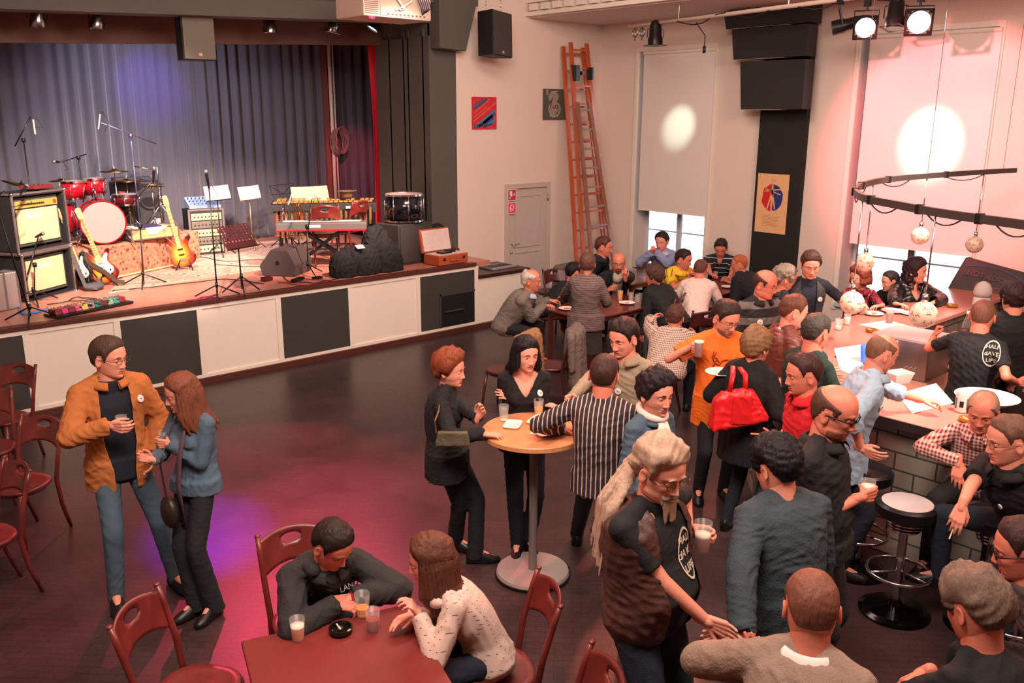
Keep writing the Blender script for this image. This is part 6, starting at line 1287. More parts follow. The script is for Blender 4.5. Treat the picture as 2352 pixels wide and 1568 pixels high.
plate(at(1178, 977, 1.103), 35, 'white cardboard plate nearest the left on the high table'); plate(at(1234, 966, 1.103), 22, 'white cardboard plate in the middle of the high table', .2, .1); plate(at(1255, 995, 1.103), -10, 'stack of white plates at the right of the high table', .17, .14)
t = thing('napkin', 'crumpled white napkin at the right of the plates', 'napkin', at(1245, 990, 1.104), 20); g = MB(); g.b2((-.09, -.06, 0), (.07, .05, .004)); obj('paper', g, WSG, t)
# far tables
DT = wood('dark_table_wood', (92, 34, 30), (120, 48, 42), (3, 8, 3), .25, .5); FOOD = mat('food', (206, 130, 70), .7)
T1 = table('dark wooden table before the stage side block where the old man sits', (8.45, 7.62), 0, 1.5, .85, .75, DT); T2 = table('dark wooden table by the window with the man in yellow', (10.55, 7.45), 0, 1.5, .8, .75, DT)
T3 = table('dark table behind, near the ladder and the window', (10.5, 8.75), 0, 1.3, .8, .75, DT)
plate(at(1302, 710, .752), 10, 'plate of food before the old man', .22, .16, True, food=FOOD); plate(at(1440, 697, .752), 0, 'plate of food beside the tumblers on the dark table', .22, .18, True, food=FOOD)
glass(1424, 690, .752, ORJ, .92, 'full glass of orange juice on the dark table', r=.04, h=.14); glass(1449, 693, .752, None, 0, 'empty clear tumbler on the dark table', r=.038, h=.13); glass(1464, 695, .752, None, 0, 'small clear tumbler at the right of the dark table')
glass(1548, 688, .752, BEER, .8, 'glass of beer before the man in yellow', True, r=.04, h=.14); glass(1643, 640, .752, BEER, .6, 'tumbler of beer before the man in the striped polo')
plate(at(1672, 660, .752), 0, 'white plate before the man in the black hooded jacket', .2, .16, True)
for k, (px, py, zz, rz, lab) in enumerate(((1150, 830, .46, 185, 'dark chair with a tan jacket hung over it'), (1255, 835, .46, 140, 'dark chair with a grey jacket hung over it'), (1290, 690, .46, -20, 'orange-red lit chair behind the old man'), (1270, 650, .46, 160, 'chair hung with a big grey-green coat at the stage block'), (1500, 850, .46, 188, 'dark chair with an oval hand hole behind the checked shirt'), (1600, 780, .46, 150, 'dark red chair right of the checked shirt'), (1655, 760, .46, 170, 'dark red chair behind the man in black and grey stripes'), (1512, 748, .46, 200, 'dark red chair behind the woman in sparkling black'), (1484, 662, .46, -60, 'dark chair under the man by the window'))):
    if k in (0, 1, 3): continue
    chair(lab, at(px, py, zz), rz, True)
def on_chair(label, px, py, rz, m, coatlab, seed, w=.24, drop=.42, sleeves=True, z=.46):
    p = at(px, py, z); chair(label, p, rz, True); t = thing('jacket', coatlab, 'jacket', (p[0], p[1], 0), rz); g = MB()
    g.cone((-.20, .27, .88), (.20, .27, .88), .055, .055, 12); g.add([], [])
    for s_ in (-1, 1):
        g.cone((s_*.14, .31, .84), (s_*.17, .33, .84-drop), .075, .085, 12)
        if sleeves: g.cone((s_*.24, .28, .84), (s_*.27, .30, .50), .05, .04, 12)
    g.cone((0, .31, .84), (0, .34, .84-drop-.05), .08, .10, 12); g.cone((0, .22, .86), (0, .20, .60), .05, .05, 10)
    v, f = remesh(g, .012, 5, .016, 1, seed); g = MB(); g.add(v, f.tolist()); obj('cloth', g, m, t, True); return t
on_chair('dark chair hidden under a tan jacket beside the old man', 1160, 848, 200, mat('tan_cloth', (150, 106, 70), .85, bump=(80, .3)), 'tan brown jacket hung over a chair back by the dance floor', 4, drop=.5)
on_chair('dark chair under a grey-brown jacket behind the woman in the black blazer', 1262, 838, 215, mat('greybrown_cloth', (112, 96, 88), .85, bump=(80, .3)), 'grey-brown jacket hung over a chair back', 6, drop=.55)
on_chair('chair under a grey-green coat beside the stage block', 1262, 668, 190, mat('greygreen_cloth', (92, 90, 84), .85, bump=(60, .4)), 'big grey-green coat over a chair before the white stage block', 8, drop=.3)
# ------------------------------------------------------------------ the bar
BTOP = mat('bar_top', (178, 112, 98), .3, var=.10, vscale=5, coat=.3)
def brick_mat():
    m = bpy.data.materials.new('grey_block_wall'); m.use_nodes = True; nt = m.node_tree; b = nt.nodes['Principled BSDF']; b.inputs['Roughness'].default_value = .85
    tc = nt.nodes.new('ShaderNodeTexCoord'); sp = nt.nodes.new('ShaderNodeSeparateXYZ'); cb = nt.nodes.new('ShaderNodeCombineXYZ'); ad = nt.nodes.new('ShaderNodeMath'); nt.links.new(tc.outputs['Object'], sp.inputs[0]); nt.links.new(sp.outputs[0], ad.inputs[0]); nt.links.new(sp.outputs[1], ad.inputs[1]); nt.links.new(ad.outputs[0], cb.inputs[0]); nt.links.new(sp.outputs[2], cb.inputs[1])
    br = nt.nodes.new('ShaderNodeTexBrick'); br.inputs['Scale'].default_value = 1; br.inputs['Brick Width'].default_value = .30; br.inputs['Row Height'].default_value = .135; br.inputs['Mortar Size'].default_value = .007; br.inputs['Color1'].default_value = srgb(150, 138, 126); br.inputs['Color2'].default_value = srgb(128, 118, 108); br.inputs['Mortar'].default_value = srgb(70, 60, 54); br.inputs['Mortar Smooth'].default_value = .2
    nt.links.new(cb.outputs[0], br.inputs[0]); nt.links.new(br.outputs[0], b.inputs['Base Color']); bp = nt.nodes.new('ShaderNodeBump'); bp.invert = True; bp.inputs['Strength'].default_value = .8; bp.inputs['Distance'].default_value = .01; nt.links.new(br.outputs['Fac'], bp.inputs['Height']); nt.links.new(bp.outputs[0], b.inputs['Normal']); return m
BRK = brick_mat()
t = thing('bar_counter', 'U-shaped bar counter with a reddish top on grey block walls', 'bar', (0, 0, 0))
g = MB(); o_ = [(5.97, -1.0), (6.62, -1.0), (6.62, 2.95), (7.2, 3.72), (11.80, 3.72), (11.80, 4.42), (6.72, 4.42), (5.97, 3.75)]; g.poly(o_, .045, c=(0, 0, 1.078)); obj('counter_top', g, BTOP, t, bevel=.006)
g = MB(); g.poly([(x, y) for x, y in [(5.96, -1.0), (5.975, -1.0), (5.975, 3.74), (6.73, 4.405), (11.8, 4.405), (11.8, 4.43), (6.71, 4.43), (5.96, 3.76)]], .06, c=(0, 0, 1.068)); obj('dark_edge', g, mat('dark_edge', (48, 30, 28), .4), t)
g = MB(); g.poly([(6.10, -1.0), (6.25, -1.0), (6.25, 3.68), (6.80, 4.15), (11.78, 4.15), (11.78, 4.30), (6.76, 4.30), (6.10, 3.72)], 1.05, c=(0, 0, .53)); obj('block_wall', g, BRK, t)
g = MB(); g.poly([(6.40, -1.0), (6.55, -1.0), (6.55, 2.9), (7.16, 3.80), (11.78, 3.80), (11.78, 3.95), (7.05, 3.95), (6.40, 3.0)], 1.05, c=(0, 0, .53)); obj('inner_block_wall', g, BRK, t)
t = thing('work_counter', 'lower steel and wood work counter inside the bar', 'counter', (0, 0, 0)); g = MB(); g.poly([(6.62, 2.80), (9.8, 2.80), (9.8, 3.70), (7.2, 3.70), (6.62, 2.95)], .04, c=(0, 0, .90)); obj('counter_top', g, mat('work_top', (150, 100, 84), .35, var=.2, vscale=4), t, bevel=.004); g = MB(); g.b2((6.66, 2.85, 0), (9.75, 3.66, .88)); obj('cupboard', g, mat('dark_cupboard', (44, 34, 32), .6), t)
g = MB(); g.b2((6.62, 2.77, .86), (9.82, 2.80, .93)); obj('front_edge', g, mat('front_edge_dark', (70, 46, 40), .4), t)
# machine and things on it
STEEL = mat('brushed_steel', (150, 140, 136), .3, .85)
p = at(2110, 852, .925); t = thing('steel_machine', 'boxy steel drinks machine with dripping tray on the work counter', 'machine', at(2085, 858, .922), 0); g = MB(); g.b2((-.16, -.22, 0), (.32, .28, .34)); obj('housing', g, STEEL, t, bevel=.008); g = MB(); g.b2((-.17, -.23, .34), (.33, .29, .36)); obj('lid', g, mat('steel_lid', (200, 190, 186), .35, .5), t)
g = MB(); g.b2((.34, -.26, .0), (.62, .12, .03)); obj('drip_tray', g, STEEL, t, bevel=.004); g = MB(); g.b2((-.166, .05, .28), (-.158, .17, .33)); obj('socket_plate', g, WSG, t)
for k in range(3): g = MB(); g.cyl((-.165, -.12+k*.04, .10), (-.178, -.12+k*.04, .10), .010, n=10); obj('button', g, METAL, t)
t = thing('cap', 'pale knitted cap on a white beer mat stack on the bar by the black box', 'cap', at(2253, 700, 1.102)); g = MB(); g.lathe((0, 0, 0), [(.09, 0), (.085, .12), (.001, .12)], 28); obj('stack', g, WSG, t, auto=40); g = MB(); g.lathe((0, 0, .1), [(.092, 0), (.098, .05), (.088, .10), (.06, .15), (.02, .172), (.001, .174)], 28); obj('knit', g, mat('knit_pale', (206, 190, 186), .9, bump=(80, .6)), t, True)
t = thing('display_box', 'tilted black box with red and blue lettering hung beside the window', 'sign box', onx(2274, 655, 11.45), -90); t.rotation_euler = (math.radians(-12), math.radians(9), math.radians(-90))
g = MB(); g.poly([(-.17, -.24), (.02, -.24), (.20, .14), (.20, .26), (.06, .26)], .84, M=np.array([[0, 0, 1], [1, 0, 0], [0, 1, 0]])); g.xf(rotm((0, 0, 1), 0)); g.xf(np.array([[1, 0, 0], [0, 1, 0], [0, 0, 1]])); bx = obj('box', g, mat('box_black', (62, 50, 48), .6), t, bevel=.03)
fd = nrm(V(0, .23, .50)); nn_ = nrm(V(0, -.50, .23)); Mb = np.array([V(1, 0, 0), fd, -np.cross(fd, V(1, 0, 0))*-1]).T; nb = np.cross(V(1, 0, 0), fd); Mb = np.array([V(1, 0, 0), fd, nb]).T; cb_ = V(0, -.055, .01)+nb*.008
for txt, y_, c_, sz, k_ in (('HOT ROCKIN', .08, (120, 60, 76), .095, 1), ('MUSIC', -.06, (150, 56, 66), .10, 0)): obj('lettering', text_mb(txt, sz, Mb, cb_+fd*y_, .003), mat('letter_%d' % c_[0], c_, .5), bx)
g = MB(); g.tube([Mb@V(-.36+.72*k/12, .14+.08*math.sin(PI*k/12), 0)+cb_ for k in range(13)], .005, 5); g.tube([Mb@V(-.34+.68*k/12, .02+.05*math.sin(PI*k/12), 0)+cb_ for k in range(13)], .004, 5); obj('blue_arc', g, mat('letter_blue', (74, 84, 150), .5), bx)
ashtray(at(2187, 705, 1.102), 'dark amber ashtray on the far bar arm by the window', ASH, .06); ashtray(at(2002, 762, 1.102), 'amber ashtray in the middle of the bar top', ASH, .06); ashtray(at(2222, 968, 1.102), 'amber glass ashtray beside the can on the near bar arm', ASH, .06)
t = cup_at('blue_cup', at(1990, 832, 1.102), .062, .15, None, 0, 'blue plastic beaker standing on the bar top'); t.children[0].data.materials[0] = mat('blue_plastic', (70, 120, 226), .35, emit=None); t['category'] = 'beaker'
glass(1979, 722, 1.102, RBE, .75, 'glass of reddish beer in the stretched hand on the bar', True, r=.04, h=.13); glass(2042, 742, 1.102, RBE, .8, 'glass of reddish beer standing alone before the woman in maroon', r=.04, h=.13)
glass(1925, 757, 1.102, WSG, .3, 'clear tumbler at the left of the bar top, front one'); glass(1945, 745, 1.102, WSG, .6, 'clear tumbler at the left of the bar top, rear one'); glass(2078, 855, .925, WSG, .85, 'tumbler filled white beside the steel machine', r=.04, h=.13); glass(2175, 838, .925, BEER, .6, 'slim glass on the work counter by the bartender', r=.03, h=.12)
plate(at(2052, 716, 1.102), 0, 'white plate on the bar before the leather-jacket woman', .26, .2, True); plate(at(2005, 722, 1.102), 10, 'white plate on the bar under the maroon sleeve', .22, .2, True, food=FOOD); plate(at(2090, 722, 1.102), 30, 'plate edge behind the hanging ball lamp', .2, .2, True)
def paper(label, pts, z, dz=.002):
    P_ = [at(x, y, z) for x, y in pts]; c = np.mean(P_, 0); t = thing('paper_sheet', label, 'paper', c, 0, 'papers on the bar'); g = MB(); g.poly([(q[0]-c[0], q[1]-c[1]) for q in P_], dz); obj('paper', g, WSG, t)
paper('white paper sheet on the bar in front of the ashtray', [(1975, 745), (2040, 735), (2100, 752), (2040, 762)], 1.104); paper('white cloth-like paper at the left of the bar top', [(1915, 800), (1985, 790), (1980, 870), (1930, 850)], 1.104); paper('brightly lit paper on the near bar arm under the stretched arm', [(2060, 905), (2150, 880), (2190, 925), (2095, 950)], 1.104)
t = thing('plastic_tub', 'white translucent plastic tub on the bar', 'tub', at(2062, 878, 1.102), -20); g = MB(); g.add([(sx*w, sy*d_, z) for z, w, d_ in ((0, .07, .05), (.09, .10, .07)) for sx, sy in ((-1, -1), (1, -1), (1, 1), (-1, 1))], [(3, 2, 1, 0), (0, 1, 5, 4), (1, 2, 6, 5), (2, 3, 7, 6), (3, 0, 4, 7)]); o = obj('tub', g, mat('milky_plastic', (240, 224, 218), .3, trans=.3), t); md = o.modifiers.new('s', 'SOLIDIFY'); md.thickness = .003
t = thing('drink_can', 'white and black printed can held at the near bar arm', 'can', at(2207, 945, 1.102)); g = MB(); g.lathe((0, 0, 0), [(.001, 0), (.04, 0), (.046, .008), (.046, .145), (.040, .155), (.001, .150)], 28); obj('can', g, mat('can_white', (226, 214, 206), .3, .4), t, auto=35); g = MB()
for k in range(4):
    a = k*PI/2; g.lathe((0, 0, .03+.02*(k % 2)), [(.0465, 0), (.0465, .05)], 28, caps=(False, False)) if k == 0 else None
g = MB()
for k in range(6): a0 = k*PI/3; vs = [(.0468*math.cos(a0+u), .0468*math.sin(a0+u), z) for z in (.03+.015*(k % 2), .11-.02*(k % 2)) for u in (0, .2, .4, .6)]; g.add(vs, [(i, i+1, i+5, i+4) for i in range(3)])
obj('dark_print', g, BLACKP, t)
t = thing('bowl', 'big white round tray behind the balding man in the checked shirt', 'bowl', at(2265, 925, 1.102)); g = MB(); g.lathe((0, 0, 0), [(.001, 0), (.14, 0), (.22, .05), (.225, .055), (.215, .056), (.135, .008), (.001, .008)], 40); obj('tray', g, WSG, t, True)
t = thing('bottle', 'clear plastic bottle with a red label on the work counter', 'bottle', at(2215, 785, .925)); g = MB(); g.lathe((0, 0, 0), [(.001, 0), (.042, 0), (.045, .01), (.045, .16), (.040, .20), (.018, .27), (.014, .30), (.014, .31), (.001, .31)], 28); obj('glass', g, mat('clear_bottle', (220, 216, 214), .08, trans=.9, ior=1.15), t, True); g = MB(); g.lathe((0, 0, 0), [(.0455, .07), (.0455, .14)], 28, caps=(False, False)); obj('label', g, mat('label_red', (200, 60, 80), .5), t, True); g = MB(); g.cyl((0, 0, .30), (0, 0, .325), .016); obj('bottle_cap', g, WSG, t)
# bar stools
def stool(label, p, seatm, group='chrome bar stools'):
    t = thing('bar_stool', label, 'bar stool', (p[0], p[1], 0), 0, group); g = MB(); g.lathe((0, 0, .70), [(.001, 0), (.17, 0), (.19, .015), (.19, .075), (.17, .09), (.001, .09)], 44); obj('seat', g, BLACKP, t, auto=35); g = MB(); g.lathe((0, 0, .789), [(.001, .004), (.150, .004), (.158, .0)], 44, caps=(False, False)); obj('seat_top', g, seatm, t, True)
    g = MB()
    for k in range(4): g.lathe((0, 0, .60+k*.024), [(.09, 0), (.10+.008*k, .008), (.09, .016)], 36)
    obj('ringed_collar', g, METAL, t, True); g = MB(); g.cyl((0, 0, .06), (0, 0, .70), .028, n=20); obj('column', g, METAL, t, auto=40)
    g = MB(); g.tube([(.20*math.cos(a), .20*math.sin(a), .30) for a in np.linspace(0, 2*PI, 40)[:-1]], .012, 8, closed=True); [g.tube([(0, 0, .30), (.2*math.cos(a), .2*math.sin(a), .30)], .009, 8) for a in (0.4, 2.5, 4.6)]; obj('foot_ring', g, METAL, t, True)
    g = MB(); g.lathe((0, 0, 0), [(.001, 0), (.225, 0), (.225, .012), (.20, .022), (.19, .03), (.17, .034), (.05, .06), (.03, .10), (.001, .10)], 48); obj('foot_disc', g, mat('black_chrome', (30, 28, 30), .15, .8), t, auto=35); return t
stool('chrome bar stool with a shining pale seat top, standing free by the bar', (5.36, 2.17), mat('seat_sheen', (214, 206, 206), .25)); stool('black-seated bar stool half hidden behind the man in light blue', (5.69, 2.62), BLACKP); stool('bar stool under the man in the black polo with glasses', (5.30, 1.45), BLACKP); stool('bar stool under the man in the checked shirt', (5.62, 1.72), BLACKP)
# ------------------------------------------------------------------ curved lamp rail and ball lamps
ZR_ = 2.60; rp_ = [at(x, y, ZR_) for x, y in ((2333, 391), (2240, 396), (2130, 404), (2040, 412), (1990, 422), (1968, 432), (1966, 442), (1990, 456), (2060, 470), (2150, 487), (2250, 502), (2352, 516), (2480, 536))]
PP = []
for i in range(len(rp_)-1):
    p0, p1, p2, p3 = (rp_[max(0, min(len(rp_)-1, i+j))] for j in (-1, 0, 1, 2))
    for u in np.arange(0, 1, .2): PP.append(.5*((2*p1)+(-p0+p2)*u+(2*p0-5*p1+4*p2-p3)*u*u+(-p0+3*p1-3*p2+p3)*u**3))
PP.append(rp_[-1]); t = thing('lamp_rail', 'curved dark grey rail hanging over the bar with ball lamps below', 'rail', (PP[20][0], PP[20][1], ZR_)); g = MB(); R = []
for i, q in enumerate(PP): d = nrm(PP[min(i+1, len(PP)-1)]-PP[max(i-1, 0)]); n_ = V(-d[1], d[0], 0); R.append(np.array([q+n_*a+V(0, 0, b) for a, b in ((-.016, -.026), (.016, -.026), (.016, .026), (-.016, .026))])-PP[20]*V(1, 1, 0)-V(0, 0, ZR_))
g.rings(R); obj('rail', g, mat('rail_grey', (74, 64, 62), .45, .3), t)
g = MB()
for i in range(8, len(PP)-1, 7): q = PP[i]-PP[20]*V(1, 1, 0)-V(0, 0, ZR_); g.box(q, (.045, .045, .066)); 
obj('bracket', g, BLACKP, t, bevel=.004)
g = MB()
for i in range(4, len(PP)-8, 8): o3 = PP[20]*V(1, 1, 0)+V(0, 0, ZR_); g.tube([PP[i]+(PP[i+4]-PP[i])*u-V(0, 0, .025+.05*(1-(2*u-1)**2))-o3 for u in np.linspace(0, 1, 7)], .005, 6)
obj('cable_loop', g, CABLE, t)
for k, (i, lab) in enumerate(((10, 'thin steel wire holding the far arm of the curved rail'), (2, 'thin steel wire holding the right end of the curved rail'), (28, 'thin steel wire holding the bend of the curved rail'))):
    q = PP[i]; g = MB(); g.cyl((q[0], q[1], ZR_+.03), (q[0], q[1], 5.9 if q[0] < 10.1 else 4.67), .003, n=6); tag(obj('support_wire', g, METAL), lab, 'wire', 'wires of the curved rail')
def ballmat(lit):
    m = bpy.data.materials.new('ball_lamp_%s' % ('lit' if lit else 'off')); m.use_nodes = True; nt = m.node_tree; b = nt.nodes['Principled BSDF']; b.inputs['Roughness'].default_value = .3; b.inputs['Base Color'].default_value = srgb(222, 190, 170)
    if lit: b.inputs['Emission Color'].default_value = srgb(255, 190, 156); b.inputs['Emission Strength'].default_value = .14
    return m
BL, BO = ballmat(True), ballmat(False); BDK = mat('ball_pattern', (128, 24, 26), .5); BDK2 = mat('ball_pattern_dark', (60, 50, 48), .5)
PHI = (1+5**.5)/2; ICO = [nrm(V(*q)) for q in [(0, s1, s2*PHI) for s1 in (-1, 1) for s2 in (-1, 1)]+[(s1, s2*PHI, 0) for s1 in (-1, 1) for s2 in (-1, 1)]+[(s1*PHI, 0, s2) for s1 in (-1, 1) for s2 in (-1, 1)]]
for k, (px, py, pr_, lit, lab) in enumerate(((1985, 602, 21, 1, 'lit football lamp at the left before the bright window edge'), (1959, 695, 27, 1, 'lit football lamp low over the bar, before the maroon sleeve'), (2118, 542, 20, 1, 'lit football lamp hanging highest before the pink blind'), (2112, 722, 31, 1, 'biggest football lamp low over the white papers'), (2241, 562, 19, 0, 'unlit football lamp right of the pink blind'))):
    # the point on the rail straight above: the ray plane through px meets the rail
    best = None
    for i, q in enumerate(PP):
        if (i < 26) != (k in (0, 2, 4)): continue
        d = ray(px, py); s_ = (q[0]*d[0]+q[1]*d[1])/(d[0]**2+d[1]**2); d_ = np.linalg.norm((CAM+d*s_-q)[:2])
        if best is None or d_ < best[0]: best = (d_, q)
    q = best[1]; d = ray(px, py); s_ = (q[0]*d[0]+q[1]*d[1])/(d[0]**2+d[1]**2); bc = CAM+d*s_; bc[:2] = q[:2]; R_ = pr_*(np.array(bc-CAM)@FW)/FPX; q2 = V(bc[0], bc[1], ZR_)
    t = thing('ball_lamp', lab, 'lamp', bc, 15*k, 'football lamps over the bar'); g = MB(); g.ell((0, 0, 0), R_, n=32, m=20); obj('globe', g, BL if lit else BO, t, True)
    g = MB()
    for c_ in ICO:
        a, b_, n_ = frame(c_)
        for w in range(3): an = 2*PI*w/3+.5; u = a*math.cos(an)+b_*math.sin(an); v_ = -a*math.sin(an)+b_*math.cos(an); P4 = [nrm(n_+u*x+v_*y)*R_*1.006 for x, y in ((.05, 0), (.20, -.12), (.42, -.20), (.33, 0), (.42, .20), (.20, .12))]; g.add(P4, [(0, 1, 2, 3), (0, 3, 4, 5)])
    obj('football_print', g, BDK if k != 4 else BDK2, t); g = MB(); g.cyl((0, 0, R_*.97), (0, 0, R_+.05), .02, n=12); g.cyl((0, 0, R_), (0, 0, ZR_-.02-bc[2]), .006, n=8); obj('rod', g, METAL, t, True)
# ------------------------------------------------------------------ everyone in the hall
def clo(n, c, b=(60, .3), r=.85, v=.06): return mat(n, c, r, bump=b, var=v, vscale=5)
BLK = clo('black_cotton', (24, 24, 27)); BLK2 = clo('black_wool', (20, 20, 22), (120, .5)); JEAN = clo('blue_denim', (74, 92, 106), (200, .3), .9, .25); DJ = clo('denim_jacket', (76, 96, 112), (160, .4), .9, .2); DKJ = clo('dark_denim', (34, 42, 54), (160, .3), .9, .25); NAVY = clo('navy_shirt', (26, 30, 44))
def hit(lab, px, py, names=('top', 'jacket', 'shirt', 'vest')):
    """first point of a garment of this person on the view ray through a pixel"""
    p = PEOPLE[lab]; best = None; base = Vector(p['base'])
    for o in p['root'].children:
        if o.name.split('.')[0] in names:
            bv = BVHTree.FromPolygons([v.co for v in o.data.vertices], [tuple(q.vertices) for q in o.data.polygons]); h = bv.ray_cast(Vector(CAM)-base, Vector(nrm(ray(px, py))))
            if h[0] is not None and (best is None or h[3] < best[3]): best = (h[0], h[1], o, h[3], bv)
    return best
def badge(lab, px, py, r=.026):
    h = hit(lab, px, py)
    if h is None: print('NO HIT', lab); return
    p = PEOPLE[lab]; n = nrm(np.array(h[1])); n = n if n@(CAM-p['Hc']) > 0 else -n; c = np.array(h[0])+n*.008; g = MB(); g.lathe(c, [(.001, .004), (r*.9, .004), (r, .0), (r, -.004), (.001, -.004)], 24, axis=n); b = obj('badge', g, WSG, p['root'], auto=40, label='round white badge')
    a, u, _ = frame(n); u = nrm(V(0, 0, 1)-n*n[2]); a = np.cross(u, n); g = MB(); M = np.array([a, u, n]).T; g.add([M@V(x, y, 0)+c+n*.0045 for x, y in ((-r*.5, -.003), (-r*.1, .007), (r*.1, -.001), (r*.5, .006), (r*.45, .001), (r*.1, -.008), (-r*.1, .001))], [(0, 1, 2, 3, 4, 5, 6)]); obj('badge_print', g, BLACKP, b)
def emblem(lab, px, py, w, h_, lines, tilt=0):
    ht = hit(lab, px, py); 
    if ht is None: print('NO EMB', lab); return
    p = PEOPLE[lab]; n = nrm(np.array(ht[1])); n = n if n@(CAM-p['Hc']) > 0 else -n; c = np.array(ht[0]); u = nrm(V(0, 0, 1)-n*n[2]); a = np.cross(u, n); M = np.array([a, u, n]).T@rotm((0, 0, 1), tilt); bv = ht[4]; g = MB()
    def conf(q):
        r_ = bv.ray_cast(Vector(M@V(q[0], q[1], .08)+c), Vector(-n)); return (np.array(r_[0])+n*.005) if r_[0] is not None else M@V(q[0], q[1], .005)+c
    for s0, s1 in ((1.0, .90),):
        A = np.linspace(0, 2*PI, 49)[:-1]; vs = [conf((w/2*s*math.cos(t), h_/2*s*math.sin(t))) for s in (s0, s1) for t in A]; g.add(vs, [(i, (i+1) % 48, 48+(i+1) % 48, 48+i) for i in range(48)])
    for txt, y, sz in lines:
        tm = text_mb(txt, sz, np.eye(3), (0, y, 0), 0); g.add([conf(v) for v in tm.verts()], tm.f)
    o = obj('shirt_print', g, mat('print_cream', (222, 206, 186), .7), p['root'], label='oval cream print with lettering'); md = o.modifiers.new('s', 'SOLIDIFY'); md.thickness = .002
def tube_on(lab, nm, pts, r, m, flat=None, label=None, smooth=True, n=8):
    p = PEOPLE[lab]; g = MB(); g.tube([np.array(q)-p['base'] for q in pts], r, n, flat=flat); return obj(nm, g, m, p['root'], smooth, label=label)
# --- couple at the left
L1 = 'man in a tan jacket and jeans holding a small glass, beside a long-haired woman'
person('person', L1, (248, 773), 1.80, face=12, head=48, nod=4, glasses='thin', hc=(70, 52, 42), hthick=.013, topm=clo('tan_suede', (178, 104, 52)), inner=clo('black_blue_shirt', (28, 30, 42)), opening=[(0, .07), (.3, .10), (.9, .095), (1, .08)], legs=JEAN, feet=((405, 1345), (270, 1388)), R=dict(cup=(290, 975, 1.28), hint=(1.0, -.3, -.5)), L=dict(loc=(.02, .12, .98)), hem=-.16, loose=.026, collar=(clo('tan_suede', (178, 104, 52)), .02), belly=.03)
badge(L1, 321, 915)
cup_at('tumbler', at(281, 985, 1.24), .036, .09, ORJ, .12, 'small clear tumbler in the hand of the man in the tan jacket')
L2 = 'woman with long brown hair in a denim jacket and black trousers, leaning to the man'
person('person', L2, (405, 858), 1.60, face=-50, head=-78, nod=10, fem=True, hair='long', hc=(112, 62, 42), hkw=dict(hlen=.24, hout=.03, hback=.06), topm=DJ, hem=-.05, loose=.018, collar=(DJ, .02), legs=BLK, flare=.02, feet=((492, 1412), (455, 1408)), R=dict(loc=(-.10, .30, 1.10), dir=-70, pitch=30, grip='loose'), L=dict(cup=(378, 1012, 1.14), hint=(.8, -.2, -.8)), vneck=.2, inner=clo('brown_scarf_top', (88, 66, 58)))
p = PEOPLE[L2]; SCF = pattern('scarf_print', 'noise', (84, 58, 66), (206, 190, 176), 60, .5)
g = MB(); g.tube([p['NB']+p['F']*.08-p['Rv']*.05+V(0, 0, -.02)-p['base'], p['NB']+p['F']*.14-p['Rv']*.03+V(0, 0, -.25)-p['base'], p['PV']+p['F']*.17-p['Rv']*.03+V(0, 0, .05)-p['base'], p['PV']+p['F']*.17-p['Rv']*.05+V(0, 0, -.22)-p['base']], [.02, .03, .032, .028], 10, flat=.4); obj('scarf', g, mat('scarf_print', (130, 104, 104), .9, var=.75, vscale=45), p['root'], True)
t = thing('handbag', 'slim dark brown handbag hanging between the couple', 'bag', p['PV']+p['F']*.23-p['Rv']*.0+V(0, 0, -.12)); g = MB(); g.ell((0, 0, 0), (.05, .09, .11)); obj('bag', g, mat('dark_leather', (42, 32, 26), .4), t, True)
g = MB(); g.tube([(0, .03, .09), tuple((p['S']['R']+V(0, 0, .06)-np.array(t.location))*.5+p['F']*.10), tuple(p['S']['R']+V(0, 0, .065)-np.array(t.location))], .006, 6); obj('strap', g, mat('dark_leather', (42, 32, 26)), t)
cup_at('tumbler', at(378, 1022, 1.10), .034, .10, BEER, .3, 'tumbler with a little beer in the hand of the long-haired woman')
# --- high table
L3 = 'woman with short auburn hair in black standing left of the high table'
person('person', L3, (1035, 803), 1.62, face=80, head=66, nod=3, fem=True, girth=1.12, hair='short', hc=(126, 62, 36), hthick=.028, hnoise=.30, hkw=dict(volume=.4), topm=BLK, hem=-.16, loose=.022, legs=BLK, feet=((1092, 1290), (1046, 1262)), R=dict(px=(1132, 998, 1.13), dir=80, n=(90, -80)), L=dict(px=(1108, 945, 1.27), dir=60, pitch=60, n=(-40, 0), grip='loose'), flare=.015, shoe=BLACKP, fo=dict(eyes=.2))
p = PEOPLE[L3]; t = thing('shoulder_bag', 'small patterned shoulder bag on the back of the auburn-haired woman', 'bag', at(1043, 1003, 1.08)+CAM*0); g = MB(); 
hp = hit(L3, 1040, 1000); bc = np.array(hp[0])+p['base']+nrm(CAM-p['PV'])*.03*V(1, 1, 0); t.location = Vector(bc); im_ = RT*V(1, 1, 0); im_ = nrm(im_); M = np.array([im_, V(-im_[1], im_[0], 0), V(0, 0, 1)]).T
g.box((0, 0, -.01), (.235, .05, .10), M=M, taper=.86); v, f = remesh(g, .006, 8, .006, 1, 2); g = MB(); g.add(v, f.tolist()); obj('bag', g, clo('bag_pattern', (86, 76, 58), (40, .6), .6, .5), t, True); sp_ = p['S']['R']+V(0, 0, .07)-bc-p['Rv']*.05; g = MB(); g.tube([M@V(-.11, 0, .03), M@V(-.115, -.02, .12), sp_*.6+M@V(-.05, -.05, 0), sp_], .006, 6); obj('strap', g, mat('bag_strap', (120, 100, 76), .4, .4), t)
L4 = 'smiling woman with black hair and a black blazer leaning on the high table'
